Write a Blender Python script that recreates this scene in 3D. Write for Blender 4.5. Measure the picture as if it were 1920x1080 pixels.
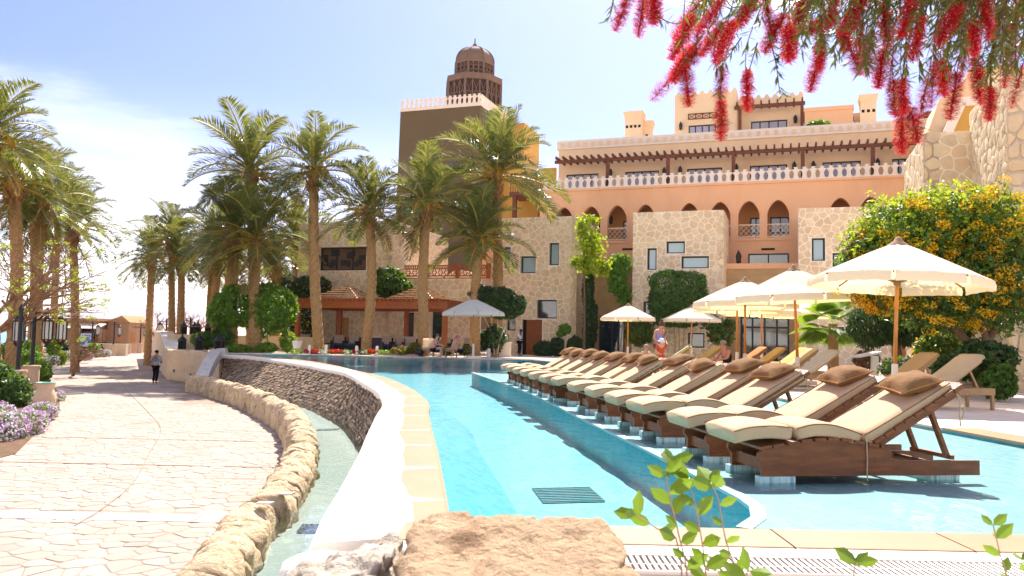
import bpy, math, random
import numpy as np
from mathutils import Vector, Matrix, noise as mnoise
random.seed(7); RNG = np.random.default_rng(7)
SC = bpy.context.scene
COL = SC.collection
for _o in list(bpy.data.objects): bpy.data.objects.remove(_o)
R = math.radians

# ---------------------------------------------------------------- camera, sky, sun, exposure
CAM_Z, PITCH, ROLL, FPX = 1.15, R(3.6), 0.021, 1493.0
cam_data = bpy.data.cameras.new('camera'); cam = bpy.data.objects.new('camera', cam_data); COL.objects.link(cam)
cam_data.sensor_width = 36; cam_data.lens = 28.0; cam_data.clip_end = 20000; cam_data.clip_start = 0.05
CAMM = Matrix.Translation((0, 0, CAM_Z)) @ (Matrix.Rotation(R(90) + PITCH, 4, 'X') @ Matrix.Rotation(ROLL, 4, 'Z'))
cam.matrix_world = CAMM
cam_data.dof.use_dof = True; cam_data.dof.focus_distance = 14.0; cam_data.dof.aperture_fstop = 6.3
SC.camera = cam

SUN_TO = Vector((0.12, 0.80, 1.0)).normalized()
world = bpy.data.worlds.new('World'); SC.world = world; world.use_nodes = True
wn, wl = world.node_tree.nodes, world.node_tree.links
for n in list(wn): wn.remove(n)
def wnode(t, **k):
    n = wn.new(t)
    for a, b in k.items(): setattr(n, a, b)
    return n
w_out = wnode('ShaderNodeOutputWorld'); w_bg = wnode('ShaderNodeBackground'); w_bg.inputs['Strength'].default_value = 0.09
sky = wnode('ShaderNodeTexSky', sky_type='NISHITA', sun_disc=False)
sky.sun_elevation = math.asin(SUN_TO.z); sky.sun_rotation = math.atan2(SUN_TO.x, SUN_TO.y)
sky.altitude = 0; sky.air_density = 1.0; sky.dust_density = 1.6; sky.ozone_density = 1.6
tc = wnode('ShaderNodeTexCoord'); mp = wnode('ShaderNodeMapping')
mp.inputs['Rotation'].default_value = (0, R(16), R(-35)); mp.inputs['Scale'].default_value = (1.0, 2.2, 6.0)
nz = wnode('ShaderNodeTexNoise'); nz.inputs['Scale'].default_value = 1.15; nz.inputs['Detail'].default_value = 6; nz.inputs['Roughness'].default_value = .55
nz.inputs['Distortion'].default_value = .35
rp = wnode('ShaderNodeValToRGB'); rp.color_ramp.elements[0].position = .52; rp.color_ramp.elements[1].position = .74
sx = wnode('ShaderNodeSeparateXYZ'); hz = wnode('ShaderNodeMapRange'); hz.inputs['From Min'].default_value = .0; hz.inputs['From Max'].default_value = .30
hz.inputs['To Min'].default_value = 1.0; hz.inputs['To Max'].default_value = 0.0
mx = wnode('ShaderNodeMath', operation='MAXIMUM'); ml = wnode('ShaderNodeMath', operation='MULTIPLY'); ml.inputs[1].default_value = .85
mc = wnode('ShaderNodeMix', data_type='RGBA'); mc.inputs['B'].default_value = (14.5, 13.4, 11.8, 1)
wl.new(tc.outputs['Generated'], mp.inputs['Vector']); wl.new(mp.outputs[0], nz.inputs['Vector']); wl.new(nz.outputs['Fac'], rp.inputs[0])
wl.new(tc.outputs['Generated'], sx.inputs[0]); wl.new(sx.outputs['Z'], hz.inputs['Value']); hp = wnode('ShaderNodeMath', operation='POWER'); hp.inputs[1].default_value = 2.0; wl.new(hz.outputs[0], hp.inputs[0]); wl.new(hp.outputs[0], ml.inputs[0])
wl.new(rp.outputs[0], mx.inputs[0]); wl.new(ml.outputs[0], mx.inputs[1]); 
skt = wnode('ShaderNodeMix', data_type='RGBA', blend_type='MULTIPLY'); skt.inputs['Factor'].default_value = 1; skt.inputs['B'].default_value = (.38, .42, .70, 1)
wl.new(sky.outputs[0], skt.inputs['A'])
# one long thin streak of cloud low in the west
def wmath(op, a, b=None):
    m = wnode('ShaderNodeMath', operation=op)
    for i, v in enumerate((a, b)):
        if v is None: continue
        if isinstance(v, bpy.types.NodeSocket): wl.new(v, m.inputs[i])
        else: m.inputs[i].default_value = v
    return m.outputs[0]
_d = lambda px, py: (CAMM.to_3x3() @ Vector(((px - 960) / FPX, -(py - 540) / FPX, -1))).normalized()
_n = _d(-200, 165).cross(_d(520, 330)).normalized()
dt = wnode('ShaderNodeVectorMath', operation='DOT_PRODUCT'); wl.new(tc.outputs['Generated'], dt.inputs[0]); dt.inputs[1].default_value = tuple(_n)
nz2 = wnode('ShaderNodeTexNoise'); nz2.inputs['Scale'].default_value = 3.2; nz2.inputs['Detail'].default_value = 7; nz2.inputs['Roughness'].default_value = .6; wl.new(mp.outputs[0], nz2.inputs['Vector'])
dd = wmath('ABSOLUTE', wmath('ADD', dt.outputs['Value'], wmath('MULTIPLY', wmath('SUBTRACT', nz2.outputs['Fac'], .5), .11)))
stk = wnode('ShaderNodeMapRange', interpolation_type='SMOOTHSTEP'); wl.new(dd, stk.inputs['Value']); stk.inputs['From Min'].default_value = .085; stk.inputs['From Max'].default_value = .005; stk.inputs['To Min'].default_value = 0; stk.inputs['To Max'].default_value = .9
wst = wnode('ShaderNodeMapRange'); wl.new(sx.outputs['X'], wst.inputs['Value']); wst.inputs['From Min'].default_value = -.1; wst.inputs['From Max'].default_value = -.35
streak = wmath('MULTIPLY', wmath('POWER', wmath('MULTIPLY', stk.outputs[0], wst.outputs[0]), 2.0), wmath('MULTIPLY', nz2.outputs['Fac'], .30))
veil = wnode('ShaderNodeMapRange', interpolation_type='SMOOTHSTEP'); wl.new(sx.outputs['X'], veil.inputs['Value']); veil.inputs['From Min'].default_value = -.25; veil.inputs['From Max'].default_value = .45; veil.inputs['To Max'].default_value = .055
streak = wmath('ADD', streak, veil.outputs[0])
allc = wmath('MAXIMUM', mx.outputs[0], streak); wl.new(allc, mc.inputs['Factor'])
wl.new(skt.outputs['Result'], mc.inputs['A']); wl.new(mc.outputs['Result'], w_bg.inputs['Color']); wl.new(w_bg.outputs[0], w_out.inputs[0])

sun_d = bpy.data.lights.new('sun', 'SUN'); sun_d.energy = 3.4; sun_d.angle = R(.5); sun_d.color = (1.0, .95, .88)
sun_o = bpy.data.objects.new('sun', sun_d); COL.objects.link(sun_o)
sun_o.rotation_euler = (-SUN_TO).to_track_quat('-Z', 'Y').to_euler()

SC.view_settings.view_transform = 'Standard'; SC.view_settings.look = 'None'
SC.view_settings.exposure = 1.7; SC.view_settings.gamma = 1.0; SC.view_settings.use_curve_mapping = False
SC.render.engine = 'CYCLES'
SC.cycles.max_bounces = 7; SC.cycles.diffuse_bounces = 4; SC.cycles.glossy_bounces = 3; SC.cycles.transmission_bounces = 5
SC.cycles.transparent_max_bounces = 12; SC.cycles.sample_clamp_indirect = 6; SC.cycles.caustics_reflective = False; SC.cycles.caustics_refractive = False
SC.cycles.use_denoising = True

# ---------------------------------------------------------------- where a point of the place is seen
_M3 = CAMM.to_3x3()
def ray(px, py): return _M3 @ Vector(((px - 960) / FPX, -(py - 540) / FPX, -1.0))
def G(px, py, z=0.0):
    d = ray(px, py); t = (z - CAM_Z) / d.z; return Vector((d.x * t, d.y * t, z))
def D(px, py, Y):
    d = ray(px, py); t = Y / d.y; return Vector((d.x * t, Y, CAM_Z + d.z * t))
# the hotel's own axes: a along its fronts, b towards its back
BO = Vector((7.87, 52.0, 0)); BU = Vector((.9455, -.3256, 0)); BW = Vector((.3256, .9455, 0)); UP = Vector((0, 0, 1))
BM = Matrix.Translation(BO) @ Matrix.Rotation(math.atan2(BU.y, BU.x), 4, 'Z')
def BP(a, b, z): return BO + BU * a + BW * b + UP * z
def BX(px, py, b):
    d = ray(px, py); k = (BO.dot(BW) + b) / (d.dot(BW)); p = Vector((d.x * k, d.y * k, CAM_Z + d.z * k)); return (p - BO).dot(BU), p.z

# ---------------------------------------------------------------- materials
def srgb(h):
    if isinstance(h, str): h = tuple(int(h[i:i + 2], 16) for i in (0, 2, 4))
    return tuple((c / 255 / 12.92) if c / 255 <= .04045 else ((c / 255 + .055) / 1.055) ** 2.4 for c in h) + (1.0,)
def mul(c, k): return tuple(min(1, x * k) for x in c[:3]) + (1.0,)
class N:
    def __init__(s, name):
        s.m = bpy.data.materials.new(name); s.m.use_nodes = True; s.t = s.m.node_tree; s.n = s.t.nodes
        for x in list(s.n): s.n.remove(x)
        s.out = s.n.new('ShaderNodeOutputMaterial')
    def a(s, t, ins=None, **k):
        n = s.n.new(t)
        for p, v in k.items(): setattr(n, p, v)
        for p, v in (ins or {}).items():
            if isinstance(v, bpy.types.NodeSocket): s.t.links.new(v, n.inputs[p])
            else: n.inputs[p].default_value = v
        return n
    def pos(s, scale=(1, 1, 1)):
        g = s.a('ShaderNodeNewGeometry'); return s.a('ShaderNodeMapping', {'Vector': g.outputs['Position'], 'Scale': scale}).outputs[0]
    def noise(s, sc, vec=None, det=4, rough=.6, dist=0):
        return s.a('ShaderNodeTexNoise', {'Vector': vec or s.pos(), 'Scale': sc, 'Detail': det, 'Roughness': rough, 'Distortion': dist}).outputs['Fac']
    def ramp(s, f, a, b, ca=(0, 0, 0, 1), cb=(1, 1, 1, 1)):
        r = s.a('ShaderNodeValToRGB', {'Fac': f}); e = r.color_ramp.elements
        e[0].position, e[1].position, e[0].color, e[1].color = a, b, ca, cb; return r.outputs[0]
    def mix(s, f, a, b, mode='MIX'): return s.a('ShaderNodeMix', {'Factor': f, 'A': a, 'B': b}, data_type='RGBA', blend_type=mode).outputs['Result']
    def math(s, op, a, b=0.0): return s.a('ShaderNodeMath', {0: a, 1: b}, operation=op).outputs[0]
    def rnd(s):
        i = s.a('ShaderNodeObjectInfo').outputs['Random']; g = s.a('ShaderNodeNewGeometry').outputs['Random Per Island']
        return s.math('FRACT', s.math('ADD', i, g))
    def finish(s, sh): s.t.links.new(sh, s.out.inputs['Surface']); return s.m

def MAT(name, col, var=.12, sc=3.0, rough=.8, bump=.0, bsc=30.0, spec=.3, rnd=0.0, stain=None, stain_sc=.6, stain_amt=.5, tint=None, metal=0.0, stretch=None):
    n = N(name); c = srgb(col) if not (isinstance(col, tuple) and len(col) == 4) else col
    p = n.pos(stretch) if stretch else n.pos()
    base = n.mix(n.ramp(n.noise(sc, p, 5), .3, .7), mul(c, 1 - var), mul(c, 1 + var))
    if rnd:
        r = n.rnd(); base = n.mix(r, n.mix(1.0, base, (1 - rnd,) * 3 + (1,), 'MULTIPLY'), n.mix(1.0, base, (1 + rnd, 1 + rnd, 1 + rnd, 1), 'MULTIPLY'))
        if tint: base = n.mix(n.math('MULTIPLY', n.math('FRACT', n.math('MULTIPLY', r, 7.31)), .5), base, srgb(tint))
    if stain: base = n.mix(n.math('MULTIPLY', n.ramp(n.noise(stain_sc, p, 7, .65, .6), .5, .72), stain_amt), base, srgb(stain))
    ins = {'Base Color': base, 'Roughness': rough, 'Specular IOR Level': spec, 'Metallic': metal}
    if bump:
        ins['Normal'] = n.a('ShaderNodeBump', {'Height': n.noise(bsc, p, 6, .65), 'Strength': bump, 'Distance': .05}).outputs[0]
    return n.finish(n.a('ShaderNodeBsdfPrincipled', ins).outputs[0])
def LEAF(name, c1, c2, trans=.45, rough=.45, spec=.35, tcol=None):
    n = N(name); r = n.rnd(); b = n.mix(r, srgb(c1), srgb(c2)); b = n.mix(n.math('MULTIPLY', n.noise(1.3), .35), b, mul(srgb(c1), .6))
    d = n.a('ShaderNodeBsdfPrincipled', {'Base Color': b, 'Roughness': rough, 'Specular IOR Level': spec})
    t = n.a('ShaderNodeBsdfTranslucent', {'Color': n.mix(1.0, b, srgb(tcol) if tcol else (1.5, 1.5, .8, 1), 'MULTIPLY') if not tcol else n.mix(.6, b, srgb(tcol))})
    return n.finish(n.a('ShaderNodeMixShader', {0: trans, 1: d.outputs[0], 2: t.outputs[0]}).outputs[0])
def CLOTH(name, col, trans=.35, var=.05, bump=.15, tcol=None):
    n = N(name); c = srgb(col); b = n.mix(n.noise(2.0), mul(c, 1 - var), mul(c, 1 + var))
    nm = n.a('ShaderNodeBump', {'Height': n.noise(9, None, 3), 'Strength': bump, 'Distance': .05}).outputs[0]
    d = n.a('ShaderNodeBsdfPrincipled', {'Base Color': b, 'Roughness': .9, 'Specular IOR Level': .1, 'Normal': nm})
    t = n.a('ShaderNodeBsdfTranslucent', {'Color': srgb(tcol) if tcol else b})
    return n.finish(n.a('ShaderNodeMixShader', {0: trans, 1: d.outputs[0], 2: t.outputs[0]}).outputs[0])

# ---------------------------------------------------------------- objects
KIDS = {}
def tag(o, label=None, cat=None, group=None, kind=None):
    if label: o['label'] = label
    if cat: o['category'] = cat
    if group: o['group'] = group
    if kind: o['kind'] = kind
    return o
def wm(o):
    m = Matrix.Identity(4)
    while o is not None: m = o.matrix_basis @ m; o = o.parent
    return m
def link(o, parent=None):
    COL.objects.link(o)
    if parent is not None: o.parent = parent; KIDS.setdefault(parent.name, []).append(o)
    return o
def thing(name, label, cat, loc=(0, 0, 0), rz=0.0, group=None, kind=None):
    o = bpy.data.objects.new(name, None); o.empty_display_size = .2; o.location = loc; o.rotation_euler = (0, 0, rz); link(o)
    return tag(o, label, cat, group, kind)
def inst(name, mesh, parent=None, loc=(0, 0, 0), rot=(0, 0, 0), scale=(1, 1, 1), label=None):
    o = bpy.data.objects.new(name, mesh); o.location = loc; o.rotation_euler = rot
    o.scale = scale if not isinstance(scale, (int, float)) else (scale,) * 3
    link(o, parent)
    if label: o['label'] = label
    return o
def instM(name, mesh, M, parent=None):
    o = bpy.data.objects.new(name, mesh); o.matrix_basis = M; return link(o, parent)
def copy_tree(o, parent=None):
    c = o.copy(); link(c, parent)
    for k in KIDS.get(o.name, []): copy_tree(k, c)
    return c
def fast_mesh(name, verts, quads, mats, smooth=False, mi=None):
    verts = np.asarray(verts, dtype=np.float32).reshape(-1, 3); quads = np.asarray(quads, dtype=np.int32); k = quads.shape[1]
    me = bpy.data.meshes.new(name); me.vertices.add(len(verts)); me.vertices.foreach_set('co', verts.ravel())
    me.loops.add(quads.size); me.loops.foreach_set('vertex_index', quads.ravel())
    me.polygons.add(len(quads)); me.polygons.foreach_set('loop_start', np.arange(0, quads.size, k, dtype=np.int32)); me.polygons.foreach_set('loop_total', np.full(len(quads), k, dtype=np.int32))
    for m in mats: me.materials.append(m)
    if mi is not None: me.polygons.foreach_set('material_index', np.asarray(mi, dtype=np.int32))
    me.polygons.foreach_set('use_smooth', np.full(len(quads), smooth)); me.update(calc_edges=True); return me
class MB:
    def __init__(s): s.v = []; s.f = []; s.m = []
    def add(s, verts, faces, m=0):
        o = len(s.v); s.v += [tuple(v) for v in verts]; s.f += [tuple(i + o for i in f) for f in faces]; s.m += [m] * len(faces); return s
    def obox(s, o, a, b, c, m=0):
        o, a, b, c = Vector(o), Vector(a), Vector(b), Vector(c)
        s.add([o, o + a, o + a + b, o + b, o + c, o + a + c, o + a + b + c, o + b + c],
              [(0, 3, 2, 1), (4, 5, 6, 7), (0, 1, 5, 4), (1, 2, 6, 5), (2, 3, 7, 6), (3, 0, 4, 7)], m); return s
    def box(s, c, d, m=0):
        return s.obox((c[0] - d[0] / 2, c[1] - d[1] / 2, c[2] - d[2] / 2), (d[0], 0, 0), (0, d[1], 0), (0, 0, d[2]), m)
    def bar(s, p, q, w, h, up=(0, 0, 1), m=0):
        p, q = Vector(p), Vector(q); t = (q - p).normalized(); x = t.cross(Vector(up))
        x = x.normalized() if x.length > 1e-5 else Vector((1, 0, 0)); y = x.cross(t)
        return s.obox(p - x * w / 2 - y * h / 2, q - p, x * w, y * h, m)
    def tube(s, pts, rad, n=8, m=0, cap=True):
        pts = [Vector(p) for p in pts]; k = len(pts); rad = rad if isinstance(rad, (list, tuple)) else [rad] * k
        vs = []; x = None
        for i, p in enumerate(pts):
            t = (pts[min(i + 1, k - 1)] - pts[max(i - 1, 0)]).normalized()
            if x is None:
                x = t.cross(Vector((0, 0, 1)))
                if x.length < .1: x = t.cross(Vector((1, 0, 0)))
            x = (x - t * x.dot(t)).normalized(); y = t.cross(x)
            vs += [p + (x * math.cos(2 * math.pi * j / n) + y * math.sin(2 * math.pi * j / n)) * rad[i] for j in range(n)]
        fs = [(i * n + j, i * n + (j + 1) % n, (i + 1) * n + (j + 1) % n, (i + 1) * n + j) for i in range(k - 1) for j in range(n)]
        if cap: fs += [tuple(range(n - 1, -1, -1)), tuple(range((k - 1) * n, k * n))]
        return s.add(vs, fs, m)
    def lathe(s, prof, c=(0, 0, 0), n=16, m=0, a0=0.0):
        c = Vector(c); vs = []; k = len(prof)
        for r, z in prof: vs += [c + Vector((r * math.cos(a0 + 2 * math.pi * j / n), r * math.sin(a0 + 2 * math.pi * j / n), z)) for j in range(n)]
        fs = [(i * n + j, i * n + (j + 1) % n, (i + 1) * n + (j + 1) % n, (i + 1) * n + j) for i in range(k - 1) for j in range(n)]
        fs += [tuple(range(n - 1, -1, -1)), tuple(range((k - 1) * n, k * n))]
        return s.add(vs, fs, m)
    def prism(s, poly, o, u, v, ex, m=0):
        o, u, v, ex = Vector(o), Vector(u), Vector(v), Vector(ex); n = len(poly)
        A = [o + u * x + v * y for x, y in poly]; B = [p + ex for p in A]
        return s.add(A + B, [tuple(range(n - 1, -1, -1)), tuple(range(n, 2 * n))] + [(i, (i + 1) % n, n + (i + 1) % n, n + i) for i in range(n)], m)
    def mesh(s, name, mats, smooth=False, inv=None):
        me = bpy.data.meshes.new(name); vs = s.v
        if inv is not None: vs = [tuple(inv @ Vector(v)) for v in vs]
        me.from_pydata(vs, [], s.f)
        for m in (mats if isinstance(mats, (list, tuple)) else [mats]): me.materials.append(m)
        if len(set(s.m)) > 1: me.polygons.foreach_set('material_index', s.m)
        if smooth: me.polygons.foreach_set('use_smooth', [True] * len(s.f))
        me.update(); return me
    def build(s, name, mats, parent=None, smooth=False, world=True, label=None):
        inv = wm(parent).inverted() if (parent is not None and world) else None
        o = bpy.data.objects.new(name, s.mesh(name, mats, smooth, inv)); link(o, parent)
        if label: o['label'] = label
        return o
def ORD(i): return ['first', 'second', 'third', 'fourth', 'fifth', 'sixth', 'seventh', 'eighth', 'ninth', 'tenth', 'eleventh', 'twelfth', 'thirteenth', 'fourteenth', 'fifteenth', 'sixteenth'][i]

# smooth curve through points
def spline(pts, n):
    pts = [Vector(p) for p in pts]; seg = []; L = [0]
    for i in range(len(pts) - 1): L.append(L[-1] + (pts[i + 1] - pts[i]).length)
    out = []
    for k in range(n):
        s = L[-1] * k / (n - 1); i = 0
        while i < len(pts) - 2 and s > L[i + 1]: i += 1
        t = (s - L[i]) / max(1e-9, L[i + 1] - L[i])
        p0, p1, p2, p3 = pts[max(i - 1, 0)], pts[i], pts[i + 1], pts[min(i + 2, len(pts) - 1)]
        out.append(.5 * ((2 * p1) + (p2 - p0) * t + (2 * p0 - 5 * p1 + 4 * p2 - p3) * t * t + (3 * p1 - p0 - 3 * p2 + p3) * t ** 3))
    return out
def inside(poly, x, y):
    c = False; j = len(poly) - 1
    for i in range(len(poly)):
        xi, yi, xj, yj = poly[i][0], poly[i][1], poly[j][0], poly[j][1]
        if (yi > y) != (yj > y) and x < (xj - xi) * (y - yi) / (yj - yi) + xi: c = not c
        j = i
    return c

# ---------------------------------------------------------------- irregular stones: cells of a jittered lattice
def clip(poly, nx, ny, d):
    out = []
    for i in range(len(poly)):
        a, b = poly[i], poly[(i + 1) % len(poly)]; da, db = a[0] * nx + a[1] * ny - d, b[0] * nx + b[1] * ny - d
        if da <= 0: out.append(a)
        if (da < 0) != (db < 0) and abs(da - db) > 1e-12:
            t = da / (da - db); out.append((a[0] + (b[0] - a[0]) * t, a[1] + (b[1] - a[1]) * t))
    return out
def centroid(p): return sum(a[0] for a in p) / len(p), sum(a[1] for a in p) / len(p)
def cells(x0, y0, x1, y1, sx, sy, jit, rng, gap, keep=None, holes=(), rounds=1, rf=.22):
    nx, ny = max(1, round((x1 - x0) / sx)), max(1, round((y1 - y0) / sy)); dx, dy = (x1 - x0) / nx, (y1 - y0) / ny
    P = {}
    for j in range(-1, ny + 1):
        for i in range(-1, nx + 1):
            P[i, j] = (x0 + (i + .5 + (.25 if j % 2 else -.25) + rng.uniform(-jit, jit)) * dx, y0 + (j + .5 + rng.uniform(-jit, jit)) * dy)
    res = []
    for j in range(ny):
        for i in range(-1, nx + 1):
            c = P[i, j]
            if keep and not keep(*c): continue
            poly = [(x0, y0), (x1, y0), (x1, y1), (x0, y1)]
            poly = clip(poly, 1, 0, c[0] + 3 * dx); poly = clip(poly, -1, 0, -(c[0] - 3 * dx)); poly = clip(poly, 0, 1, c[1] + 3 * dy); poly = clip(poly, 0, -1, -(c[1] - 3 * dy))
            for dj in (-1, 0, 1, 2, -2):
                for di in (-2, -1, 0, 1, 2):
                    q = P.get((i + di, j + dj))
                    if q is None or (di == 0 and dj == 0) or len(poly) < 3: continue
                    ex, ey = q[0] - c[0], q[1] - c[1]; l = math.hypot(ex, ey)
                    if l < 1e-6: continue
                    ex, ey = ex / l, ey / l; poly = clip(poly, ex, ey, ex * (c[0] + q[0]) / 2 + ey * (c[1] + q[1]) / 2 - gap / 2)
            bad = len(poly) < 3
            for (hx0, hy0, hx1, hy1) in holes:
                if bad: break
                cx, cy = centroid(poly)
                opt = [(hx0 - cx, (1, 0, hx0)), (cx - hx1, (-1, 0, -hx1)), (hy0 - cy, (0, 1, hy0)), (cy - hy1, (0, -1, -hy1))]
                if not any(hx0 < a[0] < hx1 and hy0 < a[1] < hy1 for a in poly + [(cx, cy)]): continue
                o = max(opt, key=lambda t: t[0]); poly = clip(poly, *o[1]); bad = len(poly) < 3
            if bad: continue
            ar = abs(sum(poly[k][0] * poly[(k + 1) % len(poly)][1] - poly[(k + 1) % len(poly)][0] * poly[k][1] for k in range(len(poly)))) / 2
            if ar < .12 * dx * dy: continue
            for _ in range(rounds):
                poly = [q for k in range(len(poly)) for a, b in [(poly[k], poly[(k + 1) % len(poly)])] for q in ((a[0] * (1 - rf) + b[0] * rf, a[1] * (1 - rf) + b[1] * rf), (a[0] * rf + b[0] * (1 - rf), a[1] * rf + b[1] * (1 - rf)))]
            res.append(poly)
    return res
def pillow_stone(mb, poly, F, h, inset=.16, m=0, rng=random):
    # a stone face: ring on the bed, ring inset and proud of it, a slightly uneven middle
    cx, cy = centroid(poly); n = len(poly); hh = h * rng.uniform(.6, 1.25)
    A = [F(x, y, -.004) for x, y in poly]; B = [F(cx + (x - cx) * (1 - inset * .35), cy + (y - cy) * (1 - inset * .35), hh * .7) for x, y in poly]
    C = F(cx, cy, hh)
    mb.add(A + B + [C], [(i, (i + 1) % n, n + (i + 1) % n, n + i) for i in range(n)] + [(n + i, n + (i + 1) % n, 2 * n) for i in range(n)], m)
def lay_stones(polys, F, h, mat, parent, name='stone', limit=300, near=None, inset=.16, rng=random, smooth=False):
    if near: polys = sorted(polys, key=near)
    inv = wm(parent).inverted(); rest = MB()
    for k, p in enumerate(polys):
        if k < limit:
            mb = MB(); pillow_stone(mb, p, F, h, inset, 0, rng); link(bpy.data.objects.new(name, mb.mesh(name, mat, smooth, inv)), parent)
        else: pillow_stone(rest, p, F, h, inset, 0, rng)
    if rest.f: tag(rest.build(name + 'work', mat, parent), kind='stuff')
def holed(mb, o, u, n, W, z0, z1, holes, thick, m=0, mr=None):
    # wall panel with rectangular openings; o lies on its front plane, n points to its back
    mr = m if mr is None else mr; o, u, n = Vector(o), Vector(u), Vector(n)
    xs = sorted({0, W, *[h[0] for h in holes], *[h[2] for h in holes]}); zs = sorted({z0, z1, *[h[1] for h in holes], *[h[3] for h in holes]})
    xs = [x for x in xs if 0 <= x <= W]; zs = [z for z in zs if z0 <= z <= z1]
    P = lambda x, z, d: o + u * x + UP * z + n * d
    for i in range(len(xs) - 1):
        for j in range(len(zs) - 1):
            cx, cz = (xs[i] + xs[i + 1]) / 2, (zs[j] + zs[j + 1]) / 2
            if any(h[0] < cx < h[2] and h[1] < cz < h[3] for h in holes): continue
            mb.add([P(xs[i], zs[j], 0), P(xs[i + 1], zs[j], 0), P(xs[i + 1], zs[j + 1], 0), P(xs[i], zs[j + 1], 0)], [(0, 1, 2, 3)], m)
            mb.add([P(xs[i], zs[j], thick), P(xs[i + 1], zs[j], thick), P(xs[i + 1], zs[j + 1], thick), P(xs[i], zs[j + 1], thick)], [(3, 2, 1, 0)], m)
    for (a, b, c, d) in list(holes) + [(0, z0, W, z1)]:
        q = [P(a, b, 0), P(c, b, 0), P(c, d, 0), P(a, d, 0), P(a, b, thick), P(c, b, thick), P(c, d, thick), P(a, d, thick)]
        mb.add(q, [(0, 4, 5, 1), (1, 5, 6, 2), (2, 6, 7, 3), (3, 7, 4, 0)], mr)
# ---------------------------------------------------------------- palette
m_path = MAT('stamped concrete', 'ac9a8a', .10, 1.2, .85, .25, 40, .2, rnd=.10, stain='927e6e', stain_sc=.35, stain_amt=.35)
m_joint = MAT('paving joint', '96816e', .15, 2, .95)
m_strip = MAT('concrete strip', 'a39a90', .08, 2, .9, .1, 60)
m_soil = MAT('garden soil', '6b5138', .3, 4, .95, .5, 15)
m_sand = MAT('desert sand', 'cfae8c', .12, .02, .95)
m_deck = MAT('deck stone', 'd8c6b4', .07, 1.5, .75, .12, 30, rnd=.07, stain='bda48c', stain_sc=.8, stain_amt=.3)
m_dry = MAT('dry white coping', 'efe6d8', .04, 2, .6, .1, 25, stain='dcc9b0', stain_sc=1.2, stain_amt=.3)
m_wet = MAT('wet sandstone coping', 'b28a64', .07, 3, .35, .12, 40, .5, stain='c09468', stain_sc=2.5, stain_amt=.35)
m_lime = MAT('limestone boulder', 'ccb492', .2, 5, .95, 1.0, 17, .1, rnd=.10, stain='84603f', stain_sc=4.5, stain_amt=.7)
m_boul = MAT('sandstone block', 'bd9f7e', .2, 6, .95, 1.0, 22, .1, stain='7d5a3a', stain_sc=3.2, stain_amt=.6)
m_grey = MAT('weathered grey rock', 'b5a896', .22, 5, .95, 1.0, 12, .1, stain='6e5a44', stain_sc=2.6, stain_amt=.6)
m_slate = MAT('stacked slate', '7c6752', .3, 8, .6, .6, 60, .4, rnd=.6, tint='b09068')
m_slatebed = MAT('slate bed', '241e1a', .2, 5, .8)
m_stone = MAT('facing limestone', 'e3cea9', .12, 3, .85, .5, 22, .2, rnd=.10, tint='d6b284', stain='cfa878', stain_sc=1.5, stain_amt=.35)
m_mortar = MAT('pale mortar', 'f2e2c8', .06, 4, .9, .3, 40)
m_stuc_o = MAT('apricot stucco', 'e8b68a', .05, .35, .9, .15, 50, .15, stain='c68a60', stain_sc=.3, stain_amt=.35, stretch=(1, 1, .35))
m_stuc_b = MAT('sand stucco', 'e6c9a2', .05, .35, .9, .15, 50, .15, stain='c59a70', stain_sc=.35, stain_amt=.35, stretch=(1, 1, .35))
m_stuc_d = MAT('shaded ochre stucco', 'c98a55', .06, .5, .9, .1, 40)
m_stuc_y = MAT('ochre yellow stucco', 'c79a4a', .07, .5, .9, .15, 40, stain='a97f36', stain_sc=.4, stain_amt=.3)
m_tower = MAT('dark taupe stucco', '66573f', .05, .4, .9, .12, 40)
m_dome = MAT('brown lattice wood', '77604f', .10, 2, .8, .1, 20)
m_white = MAT('white balustrade plaster', 'e6d8c6', .04, 3, .7, .08, 30)
m_plaster = MAT('rough cream plaster', 'd8bf9e', .08, 2, .9, .4, 25, stain='b99c78', stain_sc=.9, stain_amt=.35)
m_wood = MAT('dark pergola wood', '6d3f28', .2, 3, .6, .2, 30, .3, stretch=(1, 1, 1))
m_teak = MAT('orange teak', '9a5427', .2, 4, .55, .15, 30, .35, rnd=.06)
m_glass = None
def glass(name, col, rough=.05):
    n = N(name); return n.finish(n.a('ShaderNodeBsdfPrincipled', {'Base Color': srgb(col), 'Roughness': rough, 'Specular IOR Level': .9, 'Coat Weight': .6,
        'Normal': n.a('ShaderNodeBump', {'Height': n.noise(.8, None, 2), 'Strength': .06, 'Distance': .05}).outputs[0]}).outputs[0])
m_glass = glass('dark window glass', '24303c'); m_frost = glass('frosted blue glass', '90b0b8', .3)
m_black = MAT('black metal', '141312', .1, 5, .5, 0, 30, .5); m_dark = MAT('dark interior', '1e1712', .2, 2, .9)
m_curt = MAT('white curtain', 'a8a8b4', .14, 9, .9, 0, 30, .1, stretch=(3, 3, .1))

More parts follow.
